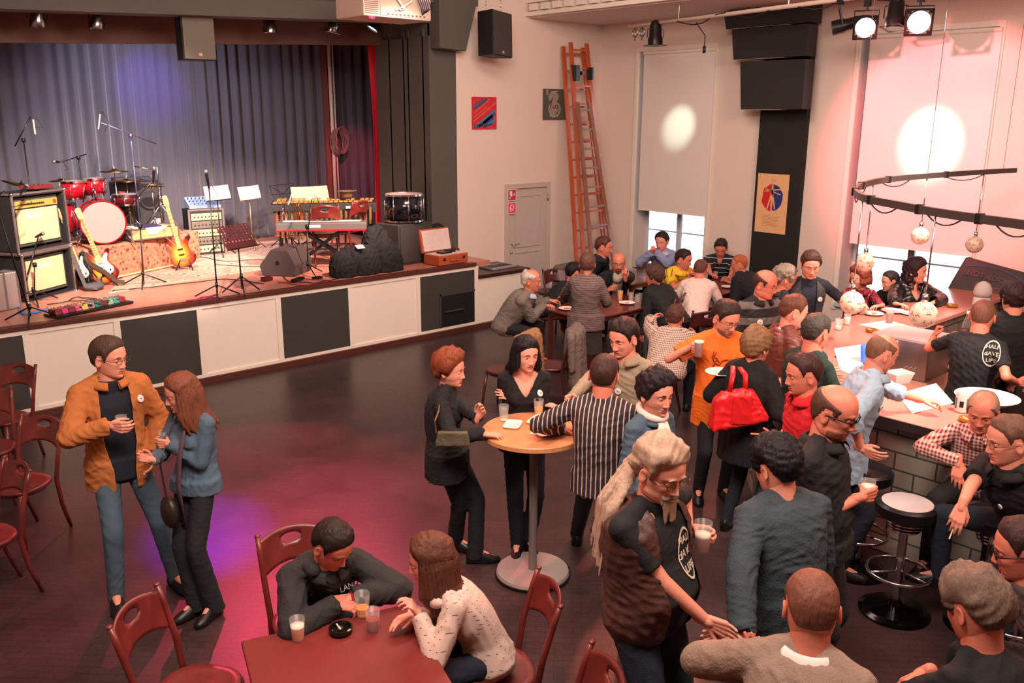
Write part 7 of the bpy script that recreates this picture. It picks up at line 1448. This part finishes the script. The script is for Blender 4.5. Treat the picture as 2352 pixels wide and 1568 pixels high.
person('person', L4, (1210, 772), 1.66, face=6, head=26, nod=6, fem=True, hair='long', hc=(20, 16, 18), hkw=dict(hlen=.13, hout=.02, hback=.07), topm=BLK2, vneck=.34, loose=.014, hem=-.10, legs=NAVY, feet=((1215, 1262), (1188, 1270)), R=dict(px=(1262, 930, 1.13), dir=70, n=(60, -85), hint=(1, -.2, -.7)), L=dict(px=(1166, 908, 1.21), dir=-75, pitch=15, n=(180, -30), hint=(1, -.1, -.7), grip='flat'), fo=dict(smile=.75, eyes=.2), skin=SKIN_PALE)
badge(L4, 1239, 903)
L5 = 'dark-haired man in a beige-grey shirt looking down across the high table'
person('person', L5, (1428, 733), 1.72, face=-22, head=-38, nod=12, hs=1.2, hc=(44, 32, 28), topm=clo('beige_shirt', (150, 134, 112)), collar=(clo('beige_shirt', (150, 134, 112)), .03), vneck=.10, sleeve='long', legs=BLK, R=dict(cup=(1290, 950, 1.15), hint=(.8, 0, -.9)), hthick=.016, fo=dict(nose=1.1))
badge(L5, 1420, 898)
L6 = 'man seen from behind in a dark jumper with thin white vertical stripes'
person('person', L6, (1390, 813), 1.72, face=168, head=170, nod=6, hair='crop', hc=(62, 38, 32), hthick=.007, topm=pattern('pinstripe', 'v', (52, 36, 38), (206, 190, 178), 32, .22), hem=-.10, loose=.020, legs=clo('green_denim', (44, 56, 58), (160, .3), .9, .3), feet=((1325, 1245), (1400, 1262)), L=dict(px=(1312, 985, 1.13), dir=100, n=(90, -85), hint=(1, -.2, -.5)), R=dict(loc=(-.02, .25, 1.10)), skin=SKIN_RED)
# --- middle row
L7 = 'woman with dark pinned-up hair, denim jacket and white scarf'
person('person', L7, (1512, 852), 1.68, face=50, head=42, nod=4, fem=True, hs=1.14, hair='short', hc=(34, 26, 28), hthick=.020, hnoise=.5, hkw=dict(volume=.6), topm=DJ, collar=(DJ, .02), vneck=.22, inner=clo('white_scarf', (226, 208, 196)), loose=.02, legs=BLK, girth=1.05, fo=dict(smile=.5))
p = PEOPLE[L7]; WS = clo('white_scarf', (226, 208, 196), (30, .6)); g = MB(); nb = p['NB']-p['base']; F_, R_v = p['F'], p['Rv']
g.tube([nb+V(0, 0, .035)+R_v*.075*math.cos(a)+F_*(.085*math.sin(a)+.005)+V(0, 0, -.025*math.sin(a)) for a in np.linspace(0, 2*PI, 22)[:-1]], .024, 10, closed=True)
for s_ in (-1, 1): g.tube([nb+F_*.09+R_v*s_*.02, nb+F_*.135+R_v*s_*.035+V(0, 0, -.12), nb+F_*.15+R_v*s_*.02+V(0, 0, -.38)], [.024, .030, .026], 10, flat=.45)
obj('scarf', g, WS, p['root'], True)
g = MB(); c_ = p['Hc']; M_ = p['Mh']
for i in range(26): d_ = nrm(np.random.randn(3)); g.ell(c_+M_@(V(0, -.10, .055)+d_*V(.055, .035, .05))-p['base'], .017, n=8, m=6)
obj('hair_bun', g, hairmat((34, 26, 28)), p['root'], True)
L8 = 'stout man with long grey ponytail, goatee and glasses reaching out his hand'
BRV = clo('brown_leather_vest', (74, 44, 38), (30, .4), .5)
person('person', L8, (1535, 1012), 1.84, face=58, head=44, nod=14, hs=1.17, hair='pony', hc=(176, 146, 124), hthick=.024, hnoise=.55, hkw=dict(hlen=.42, volume=.25, hdir=nrm(-RT*V(1, 1, 0)*1.0-FW*V(.8, .8, 0))), beard=('goatee', .012, .085), bc=(168, 142, 122), glasses='thin', topm=BRV, vest=(BLK, 'short'), inner=None, opening=[(0, .10), (.4, .13), (.9, .11), (1, .09)], loose=.022, hem=-.02, legs=DKJ, girth=1.22, belly=.10, skin=SKIN, R=dict(px=(1655, 1440, 1.02), dir=72, pitch=-12, n=(-20, 0), grip='shake', hint=(.9, -.2, -.5)), L=dict(cup=(1610, 1235, 1.30), hint=(.7, 0, -.8)), fo=dict(smile=1.1, chub=1, nose=1.15, eyes=-.02))
emblem(L8, 1572, 1268, .13, .24, (('HALF', .065, .05), ('dAVE', .0, .055), ('LIFE', -.065, .05)))
cup_at('tumbler', at(1612, 1262, 1.26), .042, .14, RBE, .45, 'tall tumbler of dark beer held by the long-haired bearded man', None, True)
L9 = 'black-haired person seen from behind in a dark washed jacket, shaking hands'
person('person', L9, (1768, 1002), 1.70, face=215, head=232, nod=20, hair='short', hc=(18, 16, 18), hthick=.026, hnoise=.4, topm=clo('washed_dark_jacket', (52, 64, 70), (90, .5), .85, .3), collar=(clo('washed_dark_jacket', (52, 64, 70)), .015), loose=.03, hem=-.14, legs=BLK, L=dict(px=(1668, 1462, .98), dir=-95, pitch=-10, n=(0, 0), grip='shake', hint=(.9, -.3, -.3)), glasses='thin', lean=.10)
L10 = 'bald man with a black polo shirt and black glasses holding a beer'
person('person', L10, (1935, 888), 1.84, face=76, head=72, nod=12, hs=1.22, bald=.052, hc=(84, 56, 44), hthick=.005, glasses='thick', topm=BLK, sleeve='short', collar=(BLK, .025), legs=clo('grey_jeans', (50, 46, 46), (90, .3)), girth=1.22, belly=.06, loose=.018, R=dict(cup=(1985, 1128, 1.24), hint=(.6, -.3, -.9)), skin=SKIN_RED, fo=dict(chub=1), beard=('full', .0012), bc=(140, 84, 66))
badge(L10, 1968, 1090, .03); cup_at('tumbler', at(1990, 1146, 1.20), .040, .11, RBE, .6, 'beer glass with foam in the hand of the man in the black polo', None, True)
L11 = 'bald man in a light blue shirt stretching his arm over the bar'
LBS = clo('light_blue_shirt', (150, 176, 196), (30, .5)); person('person', L11, (2042, 770), 1.76, face=104, head=118, nod=18, lean=.12, hs=1.1, bald=.075, hair='crop', hc=(120, 84, 66), hthick=.002, topm=LBS, sleeve='roll', collar=(LBS, .03), hem=-.18, loose=.022, legs=NAVY, L=dict(px=(2182, 938, 1.14), dir=88, n=(90, -80), grip='loose'), R=dict(px=(1998, 1040, 1.05), dir=60, pitch=-10, n=(100, 0), grip='relaxed', hint=(.8, -.6, -.5)), skin=SKIN)
badge(L11, 2022, 935, .022)
L12 = 'man with glasses in an orange T-shirt holding beer and a plate'
ORT = clo('orange_cotton', (232, 112, 34), (30, .4)); person('person', L12, (1678, 693), 1.74, face=14, head=40, nod=18, hs=1.2, hc=(52, 40, 36), glasses='thin', topm=ORT, sleeve='short', hem=-.22, loose=.03, legs=BLK, R=dict(cup=(1608, 800, 1.38), hint=(.9, -.2, -.6)), L=dict(px=(1662, 862, 1.22), dir=-50, n=(0, 85), grip='relaxed', hint=(.6, 0, -1)), beard=('full', .0015), bc=(150, 104, 86), belly=.04)
cup_at('tumbler', at(1604, 818, 1.33), .040, .13, RBE, .85, 'glass of red beer with a white head in the hand of the orange-shirted man', None, True)
t = plate(at(1655, 858, 1.26), 0, 'white bowl-like plate held by the man in orange', .24, .2, True, None); 
p = PEOPLE[L12]; g = MB(); hb = lambda px, py: (lambda h: np.array(h[0])+nrm(CAM-p['Hc'])*.006)(hit(L12, px, py))
for pts in ([(1640, 806), (1637, 820), (1641, 834), (1652, 838), (1660, 828), (1672, 826)], [(1646, 809), (1640, 820), (1648, 824)], [(1641, 834), (1638, 842)], [(1652, 832), (1648, 826), (1643, 830)]):
    try: g.tube([hb(*q) for q in pts], .005, 6)
    except Exception: pass
if g.n: obj('shirt_print', g, mat('print_dark_red', (140, 34, 16), .7), p['root'], True, label='dark red scrawled print')
L13 = 'woman with short blond hair and a black coat carrying a red bag'
person('person', L13, (1742, 752), 1.66, face=150, head=140, nod=4, fem=True, hs=1.12, hair='short', hc=(128, 96, 66), hthick=.022, hnoise=.5, topm=BLK2, loose=.040, girth=1.1, hem=-.25, legs=clo('dark_jeans', (30, 34, 44)), collar=(BLK2, .05), L=dict(loc=(.12, .16, 1.06)), R=dict(loc=(.02, .18, 1.05)))
p = PEOPLE[L13]; RB = mat('red_leather', (214, 34, 38), .38, bump=(12, .3)); bc = at(1690, 935, 1.02); bc = p['PV']+(bc-p['PV'])*V(1, 1, 0)+V(0, 0, 0); bp = CAM+nrm(ray(1690, 930))*(np.linalg.norm(p['PV']-CAM)-.34)
t = thing('handbag', 'big red handbag hanging from the shoulder of the blond woman', 'bag', bp); im_ = nrm(RT*V(1, 1, 0)); M = np.array([im_, V(-im_[1], im_[0], 0), V(0, 0, 1)]).T@rotm((0, 0, 1), 0); g = MB()
g.add([M@V(x, y, z) for z, w, d_ in ((-.15, .205, .07), (-.12, .21, .075), (.08, .15, .05), (.12, .085, .03)) for x, y in ((-w, -d_), (-w*.4, -d_*1.15), (w*.4, -d_*1.15), (w, -d_), (w, d_), (-w, d_))], [(5, 4, 3, 2, 1, 0)]+[(k*6+i, k*6+(i+1) % 6, (k+1)*6+(i+1) % 6, (k+1)*6+i) for k in range(3) for i in range(6)]+[(18, 19, 20, 21, 22, 23)]); g.xf(rotm(-nrm(RT*V(0, 0, 0)+V(M[0][1], M[1][1], 0)), 12)); v, f = remesh(g, .008, 10, .016, 1, 5); g = MB(); g.add(v, f.tolist()); obj('bag', g, RB, t, True)
g = MB(); g.add([M@V(x, -.095, z) for x, z in ((-.05, -.12), (.10, -.12), (.09, .10), (-.04, .10))]+[M@V(x, -.075, z) for x, z in ((-.05, -.12), (.10, -.12), (.09, .10), (-.04, .10))], [(0, 1, 2, 3), (7, 6, 5, 4), (0, 4, 5, 1), (1, 5, 6, 2), (2, 6, 7, 3), (3, 7, 4, 0)]); v, f = remesh(g, .006, 4, .008, 1, 6); g = MB(); g.add(v, f.tolist()); obj('front_pocket', g, RB, t, True)
for s_, x1 in ((-1, -.03), (1, .02)): g = MB(); sh = p['S']['L']+V(0, 0, .075)-bp; g.tube([M@V(s_*.06, -.02, .10), M@V(s_*.045, -.03, .24), sh+M@V(s_*.02, -.05, -.02), sh+M@V(s_*.02, .04, .0)], .020, 8, flat=.25); obj('strap', g, RB, t, True)
L14 = 'man in a red shirt turned to the left behind the bald man'
REDS = clo('red_shirt', (196, 24, 34), (30, .3)); person('person', L14, (1845, 812), 1.74, face=-62, head=-66, nod=6, hs=1.12, hc=(58, 36, 34), hair='crop', hthick=.010, topm=REDS, collar=(REDS, .03), sleeve='short', legs=BLK, R=dict(px=(1760, 1010, 1.1), dir=-95, n=(0, 0), grip='point'), L=dict(loc=(.06, .08, None)), skin=SKIN_RED, girth=1.08)
badge(L14, 1790, 990, .024)
L15 = 'man seen from behind with grey-brown hair and a dark green polo at the bar'
person('person', L15, (1882, 720), 1.75, face=132, head=140, nod=8, hs=1.16, hc=(62, 56, 50), hair='crop', hthick=.010, topm=clo('dark_green_polo', (26, 44, 38)), sleeve='short', collar=(clo('dark_green_polo', (26, 44, 38)), .025), legs=BLK, girth=1.15, R=dict(loc=(-.02, .30, 1.16), dir=110), L=dict(loc=(.0, .32, 1.16), dir=110), skin=SKIN_RED)
L16 = 'man with brown hair in a brown leather jacket standing at the bar corner'
BLJ = clo('brown_leather', (78, 62, 54), (25, .5), .45); person('person', L16, (1834, 678), 1.75, face=112, head=104, nod=12, hs=1.15, hc=(96, 58, 44), hair='crop', hthick=.012, topm=BLJ, inner=clo('white_shirt', (230, 222, 216)), opening=[(0, .06), (1, .08)], collar=(BLJ, .02), loose=.03, legs=BLK, R=dict(loc=(.0, .25, 1.15), dir=90), girth=1.1)
L17 = 'balding man with glasses in a black and grey striped sweater'
ST = pattern('broad_stripes', 'h', (24, 24, 26), (104, 98, 94), 6.5, .45); person('person', L17, (1765, 620), 1.72, face=40, head=66, nod=10, hs=1.22, bald=.05, hc=(70, 46, 40), hthick=.006, glasses='thin', topm=ST, collar=(BLK, .02), loose=.028, legs=BLK, girth=1.2, skin=SKIN_RED, fo=dict(chub=1))
badge(L17, 1745, 740, .03)
L18 = 'person with curly grey hair, glasses and a black jacket at the bar corner'
person('person', L18, (1812, 608), 1.64, face=118, head=100, nod=8, hs=1.18, hair='curly', hc=(128, 112, 100), hthick=.016, topm=BLK, collar=(BLK, .02), legs=BLK, loose=.025, glasses='thin', skin=SKIN_RED)
L19 = 'tall young man in a navy T-shirt and grey vest reaching for a beer'
person('person', L19, (1866, 578), 1.80, face=12, head=12, nod=14, hs=1.2, hc=(66, 40, 34), hthick=.014, topm=clo('grey_vest', (58, 58, 60)), vest=(NAVY, 'short'), opening=[(0, .09), (1, .08)], loose=.02, legs=BLK, L=dict(px=(1985, 712, 1.14), dir=80, pitch=-20, n=(90, -70), grip='loose', hint=(.8, 0, -.6)), R=dict(loc=(.05, .05, None)), skin=SKIN)
badge(L19, 1883, 687, .026)
# --- behind the bar towards the window
L20 = 'woman with a reddish-brown bob in a maroon patterned blouse at the far bar arm'
person('person', L20, (1975, 608), 1.52, face=10, head=-50, nod=8, sit=.62, fem=True, hs=1.14, hair='bob', hc=(120, 56, 40), hkw=dict(hlen=.07), hthick=.022, topm=pattern('maroon_print', 'noise', (128, 22, 44), (196, 150, 156), 28, .62), collar=(clo('maroon_cloth', (128, 22, 44)), .02), legs=BLK, R=dict(px=(1990, 706, 1.14), dir=20, n=(0, -85)), L=dict(px=(2018, 708, 1.14), dir=-40, n=(0, -85)), skin=SKIN)
L21 = 'short-haired man half hidden against the bright window beyond the bar'
person('person', L21, (2044, 622), 1.42, face=-40, head=-58, nod=8, sit=.60, hs=1.02, hair='crop', hc=(52, 44, 50), hthick=.010, topm=BLK, legs=BLK, skin=SKIN)
L22 = 'long-haired woman in a shiny black leather jacket leaning on the bar'
BLL = mat('black_leather', (22, 22, 24), .28, bump=(18, .6), coat=.3); person('person', L22, (2108, 592), 1.60, face=30, head=72, nod=2, fem=True, sit=.66, hs=1.2, hair='curly', hc=(44, 26, 30), hkw=dict(hlen=.16), hthick=.018, topm=BLL, vneck=.3, collar=(BLL, .02), loose=.045, girth=1.12, legs=BLK, R=dict(px=(2070, 706, 1.14), dir=60, n=(0, -85), hint=(1, 0, -.4)), L=dict(px=(2138, 697, 1.15), dir=-20, n=(0, -85), grip='fist', hint=(1.2, .1, -.3)), skin=SKIN)
L23 = 'bartender seen from behind, shaved head, black T-shirt with an oval print'
person('person', L23, (2263, 688), 1.74, face=158, head=172, nod=10, hair='crop', hs=1.15, hc=(110, 72, 58), hthick=.003, topm=BLK, sleeve='short', legs=BLK, L=dict(px=(2152, 756, 1.36), dir=120, pitch=75, n=(90, 0), grip='fist', hint=(1.0, .3, -.6)), R=dict(loc=(.14, .06, 1.12), dir=90), skin=SKIN_RED, girth=1.08)
emblem(L23, 2278, 812, .13, .21, (('HALF', .055, .042), ('dAVE', .0, .046), ('LIFE', -.055, .042)), 0)
L24 = 'person with bushy dark curls in black behind the bartender, at the frame edge'
person('person', L24, (2332, 648), 1.70, face=200, head=205, nod=6, hair='frizz', hs=1.2, hc=(46, 26, 26), hthick=.02, topm=BLK, legs=BLK, loose=.03)
# --- right front
L25 = 'balding man in a red checked shirt sitting at the near bar arm'
PLD = pattern('red_plaid', 'plaid', (220, 190, 178), (128, 20, 30), 42, .5); person('person', L25, (2262, 903), 1.47, face=-8, head=-6, nod=14, sit=.60, hs=1.12, hair='short', bald=.085, hc=(140, 112, 92), hthick=.010, topm=PLD, collar=(PLD, .02), sleeve='long', legs=BLK, R=dict(px=(2200, 1085, 1.0), dir=10, pitch=-60, n=(180, 0), hint=(1.2, .4, -.1)), skin=SKIN_RED)
L26 = 'man with rimless glasses and a black polo with a badge on a bar stool'
person('person', L26, (2318, 955), 1.55, face=-38, head=-60, nod=8, sit=.66, hs=1.22, hair='crop', hc=(104, 74, 60), hthick=.010, glasses='thin', topm=BLK2, sleeve='short', collar=(BLK2, .02), legs=DKJ, girth=1.12, loose=.024, knees=dict(R=(.55, .0), L=(-.1, .0)), R=dict(px=(2138, 1290, .98), dir=-20, pitch=-60, n=(180, 0), grip='relaxed', hint=(.8, .3, -.8)), skin=SKIN)
badge(L26, 2238, 1158, .034); badge(L26, 2300, 1162, .018)
p = PEOPLE[L26]; d_, n_, _ = p['HD']['R']; t = thing('cigarette', 'burning cigarette in the hanging hand of the man on the bar stool', 'cigarette', p['Wr']['R']+d_*.14+n_*.03); g = MB(); g.cyl((0, 0, 0), tuple(d_*.075), .004, n=8); obj('paper', g, MATS['cigarette'], t)
L27 = 'dark-haired man with black glasses cut off by the right frame edge'
person('person', L27, (2345, 1190), 1.50, face=-70, head=-78, nod=12, sit=.60, hs=1.2, hair='crop', hc=(60, 40, 38), hthick=.012, glasses='thick', topm=clo('grey_top', (84, 72, 68)), legs=BLK, skin=SKIN_RED, L=dict(loc=(.0, .2, .95)), R=dict(loc=(.0, .2, .95)))
L28 = 'grey-haired person in black at the bottom right, bare arm stretched down to the left'
person('person', L28, (2222, 1302), 1.50, face=-128, head=-125, nod=22, sit=.60, hs=1.2, hair='short', hc=(112, 92, 80), hthick=.022, hnoise=.5, topm=BLK, sleeve='short', legs=BLK, L=dict(px=(2085, 1560, .93), dir=-80, pitch=-40, n=(0, -60), hint=(.9, .2, -.5)), skin=SKIN_RED)
L29 = 'short-haired man in a grey-beige sweater with a white collar, back to the camera'
person('person', L29, (1868, 1308), 1.56, face=172, head=190, nod=16, sit=.64, hs=1.2, hair='crop', hc=(122, 76, 60), hthick=.005, glasses='thin', topm=clo('greige_wool', (146, 124, 108), (90, .6)), collar=(clo('white_shirt', (230, 222, 216)), .035), legs=BLK, loose=.03, L=dict(px=(1742, 1508, 1.08), dir=-150, pitch=20, n=(0, 40), grip='relaxed', hint=(1, .2, -.4)), skin=SKIN_RED)
# --- young couple at the red table
L30 = 'young man in a black hooded sweater resting his arms on the red table'
BH = clo('charcoal_fleece', (42, 40, 40), (90, .4)); person('person', L30, (782, 1210), 1.22, s=.95, girth=.95, collar=(clo('charcoal_fleece', (42, 40, 40), (90, .4)), .03), face=18, head=42, nod=30, sit=.45, hs=1.08, hc=(38, 28, 24), hthick=.012, topm=BH, loose=.03, legs=DKJ, R=dict(px=(800, 1392, .80), dir=70, n=(90, -85), hint=(1.2, .2, -.2), grip='loose'), L=dict(px=(782, 1378, .81), dir=-80, n=(180, -85), hint=(1.3, .3, -.2), grip='loose'), skin=SKIN_RED)
p = PEOPLE[L30]; g = MB(); nb = p['NB']-p['base']
for a in np.linspace(-.5, PI+.5, 9): g.ell(nb+V(0, 0, .02)+p['Rv']*.095*math.cos(a)-p['F']*(.085*math.sin(a)-.01), .040, n=10, m=8)
v, f = remesh(g, .009, 4, .006, 1, 3); g = MB(); g.add(v, f.tolist()); obj('hood', g, BH, p['root'], True)
h_ = hit(L30, 800, 1345); 
if h_:
    c_ = np.array(h_[0]); n_ = nrm(np.array(h_[1])); n_ = n_ if n_@(CAM-p['Hc']) > 0 else -n_; u_ = nrm(V(0, 0, 1)-n_*n_[2]); M = np.array([np.cross(u_, n_), u_, n_]).T; obj('shirt_print', text_mb('LAND', .045, M, c_+n_*.008, .003), mat('print_cream', (222, 206, 186), .7), p['root'], label='cream lettering')
g = MB(); d_ = p['HD']['L'][0]; w_ = p['Wr']['L']-p['base']; g.cyl(w_-d_*.012, w_+d_*.012, .034, .033, 20); obj('wristband', g, mat('band_red', (170, 30, 34), .6), p['root'], True)
L31 = 'young woman with long brown hair in a pale dotted hooded sweater at the red table'
DOT = pattern('pale_dots', 'dots', (216, 186, 172), (96, 60, 62), 40, .16); person('person', L31, (978, 1228), 1.25, s=.93, face=-82, head=-92, nod=10, sit=.45, fem=True, hs=1.06, hair='long', hc=(92, 54, 40), hkw=dict(hlen=.24, hout=.02, hback=.09), hthick=.016, topm=DOT, loose=.022, legs=NAVY, hump=.05, L=dict(px=(948, 1392, .93), dir=-80, pitch=60, n=(-90, 0), grip='loose', hint=(.6, .1, -1)), R=dict(px=(925, 1420, .82), dir=-60, n=(0, -80)), skin=SKIN_PALE)
p = PEOPLE[L31]; g = MB(); nb = p['NB']-p['base']
for a in np.linspace(-.3, PI+.3, 9): g.ell(nb+V(0, 0, -.02)+p['Rv']*.10*math.cos(a)-p['F']*(.10*math.sin(a)), (.042, .042, .036), n=10, m=8)
g.ell(nb-p['F']*.12+V(0, 0, -.10), (.09, .05, .09)); v, f = remesh(g, .009, 4, .006, 1, 4); g = MB(); g.add(v, f.tolist()); obj('hood', g, clo('pale_jersey', (222, 190, 176)), p['root'], True)
# --- far tables
L32 = 'old man with white hair in a grey cardigan sitting at the dark table'
GC = clo('grey_cardigan', (120, 108, 100), (60, .6)); person('person', L32, (1222, 617), 1.33, face=78, head=80, nod=4, sit=.46, hs=1.2, hair='short', bald=.075, hc=(206, 190, 180), hthick=.014, hnoise=.5, topm=GC, loose=.03, vneck=.2, inner=clo('pale_blue_shirt', (170, 180, 200)), collar=(clo('pale_blue_shirt', (170, 180, 200)), .03), legs=BLK, R=dict(px=(1262, 702, .84), dir=80, n=(90, -60), grip='loose'), L=dict(px=(1275, 690, .85), dir=95, n=(90, -60), grip='loose'), skin=SKIN_RED, girth=1.15)
L33 = 'person with a short haircut in a tweed jacket standing with the back to the camera'
TW_ = pattern('tweed', 'tweed', (118, 96, 92), (84, 66, 66), 40, .5); person('person', L33, (1350, 580), 1.62, face=172, head=176, nod=10, fem=True, hs=1.1, hair='short', hc=(96, 62, 50), hthick=.010, topm=TW_, loose=.028, hem=-.14, girth=1.15, skirt=(clo('dark_skirt', (48, 42, 38)), .42), L=dict(px=(1282, 688, .95), dir=-140, pitch=-20, n=(90, -60)), R=dict(loc=(.05, .25, .98)), skin=SKIN_RED)
p = PEOPLE[L33]
L34 = 'dark-haired person in black behind the woman in tweed, leaning to the table'
person('person', L34, (1322, 602), 1.24, face=110, head=120, nod=10, sit=.46, hs=1.15, hair='crop', hc=(24, 20, 22), hthick=.012, topm=BLK, legs=BLK, skin=SKIN_RED)
L35 = 'man with brown hair and an open black jacket looking right, near the ladder'
person('person', L35, (1390, 543), 1.46, face=60, head=78, nod=6, sit=.62, hs=1.24, hair='crop', hc=(88, 50, 42), hthick=.013, topm=clo('black_blue_jacket', (26, 30, 38)), loose=.028, inner=clo('blue_top', (50, 70, 90)), opening=[(0, .05), (1, .05)], collar=(BLK, .03), legs=BLK, skin=SKIN_RED)
L36 = 'bald man with glasses in a black jacket eating at the dark table'
person('person', L36, (1421, 580), 1.30, face=8, head=4, nod=6, sit=.46, hs=1.22, hair='crop', bald=.045, hc=(110, 80, 70), hthick=.003, glasses='thin', topm=BLK, inner=clo('pale_tee', (200, 186, 170)), opening=[(0, .05), (.6, .06), (1, .08)], loose=.03, legs=BLK, R=dict(loc=(-.02, .3, .80)), L=dict(px=(1428, 632, 1.12), dir=-20, pitch=60, n=(160, 0), grip='loose', hint=(1, .1, -.8)), beard=('goatee', .004), bc=(80, 56, 50), skin=SKIN_RED)
L37 = 'woman with dark curly hair in a sparkling black sweater, back to the camera'
person('person', L37, (1500, 608), 1.27, face=-135, head=-105, nod=8, sit=.46, fem=True, hs=1.2, hair='curly', hc=(80, 52, 46), hthick=.02, topm=pattern('sparkle_black', 'noise', (18, 18, 20), (110, 108, 108), 160, .70), loose=.05, girth=1.15, legs=BLK, skin=SKIN_RED)
L38 = 'man in a yellow football jersey with a green 9 resting his chin on his fists'
YEL = clo('yellow_jersey', (240, 196, 50), (40, .3)); person('person', L38, (1575, 573), 1.28, face=36, head=66, nod=10, sit=.46, hs=1.24, hair='crop', hc=(46, 34, 32), hthick=.012, topm=YEL, sleeve='short', collar=(YEL, .02), loose=.035, legs=BLK, R=dict(px=(1588, 628, .96), dir=60, pitch=60, n=(40, 20), grip='fist', hint=(1, .4, -1)), L=dict(px=(1600, 612, 1.0), dir=-20, pitch=70, n=(180, 0), grip='fist', hint=(.8, .4, -1)), skin=SKIN_RED)
p = PEOPLE[L38]; h_ = hit(L38, 1557, 636)
if h_:
    c_ = np.array(h_[0]); n_ = nrm(np.array(h_[1])); n_ = n_ if n_@(CAM-p['Hc']) > 0 else -n_; u_ = nrm(V(0, 0, 1)-n_*n_[2]); M = np.array([np.cross(u_, n_), u_, n_]).T; obj('jersey_number', text_mb('9', .10, M, c_+n_*.008, .003), mat('jersey_green', (30, 90, 50), .7), p['root'], label='green number 9')
g = MB()
for off in (0, 14):
    pts = []
    for q in ((1556-off, 604), (1545-off, 618), (1541-off*.6, 634), (1546-off*.4, 650), (1560, 657+off*.3), (1574, 662+off*.3)):
        h_ = hit(L38, *q)
        if h_: pts.append(np.array(h_[0])+nrm(CAM-p['Hc'])*.006)
    if len(pts) > 2: g.tube(pts, .006, 6)
if g.n: obj('sleeve_piping', g, MATS.get('jersey_green') or mat('jersey_green', (30, 90, 50), .7), p['root'], True)
L39 = 'man in a blue-grey shirt by the window, hands raised to his mouth'
person('person', L39, (1520, 533), 1.42, face=-18, head=-24, nod=8, sit=.52, hs=1.2, hair='crop', hc=(36, 30, 34), hthick=.016, topm=clo('bluegrey_shirt', (140, 150, 190)), collar=(clo('pale_collar', (190, 196, 220)), .03), loose=.03, legs=BLK, R=dict(px=(1497, 572, 1.18), dir=20, pitch=60, n=(60, 0), grip='fist', hint=(1.1, .3, -1)), L=dict(px=(1503, 570, 1.19), dir=-60, pitch=60, n=(-90, 0), grip='fist', hint=(1.1, .3, -1)), skin=SKIN)
L40 = 'dark-haired man in a black polo with thin white stripes looking down'
person('person', L40, (1656, 551), 1.32, face=-6, head=-4, nod=26, sit=.46, hs=1.2, hair='crop', hc=(48, 34, 34), hthick=.014, topm=pattern('thin_stripes', 'h', (24, 26, 34), (190, 190, 196), 13, .14), sleeve='short', vneck=.12, loose=.03, girth=1.12, legs=BLK, R=dict(px=(1640, 642, .80), dir=30, n=(0, -85)), L=dict(px=(1668, 640, .80), dir=-40, n=(0, -85)), skin=SKIN_RED, fo=dict(smile=.7))
L41 = 'man with cropped reddish hair in a white sweater, back to the camera'
person('person', L41, (1611, 595), 1.28, face=172, head=172, nod=14, sit=.46, hs=1.18, hair='crop', hc=(106, 62, 52), hthick=.004, topm=clo('white_sweater', (234, 208, 200), (30, .3)), loose=.025, legs=BLK, L=dict(loc=(.05, .28, .80)), R=dict(loc=(.0, .3, .80)), skin=SKIN_RED)
L42 = 'ginger-haired young man in a black jacket with a pale grey hood'
person('person', L42, (1697, 585), 1.26, face=-120, head=-92, nod=8, sit=.46, hs=1.15, hair='crop', hc=(176, 96, 62), hthick=.005, topm=BLK, loose=.04, girth=1.05, collar=(clo('pale_hood', (190, 176, 172)), .05), legs=BLK, R=dict(loc=(.0, .3, .80)), skin=SKIN_RED)
L43 = 'brown-haired man in a fine checked shirt leaning his head on his hand, back view'
person('person', L43, (1555, 700), 1.20, face=170, head=165, nod=16, sit=.46, hs=1.12, hair='short', hc=(84, 52, 42), hthick=.016, topm=pattern('fine_check', 'check', (214, 188, 172), (112, 78, 74), 55, .26), loose=.04, girth=1.12, legs=BLK, L=dict(px=(1500, 712, .98), dir=120, pitch=40, n=(90, -40), hint=(1.2, .2, -.4), grip='loose'), R=dict(loc=(.04, .25, .80)), skin=SKIN_RED)

for lb, cl in ((L30, 'dark red chair behind the red table with the young man on it'), (L31, 'dark red chair turned to the left with the young woman on it')):
    p = PEOPLE[lb]; chair(cl, p['PV']-p['F']*.03, math.degrees(math.atan2(p['F'][0], -p['F'][1])))
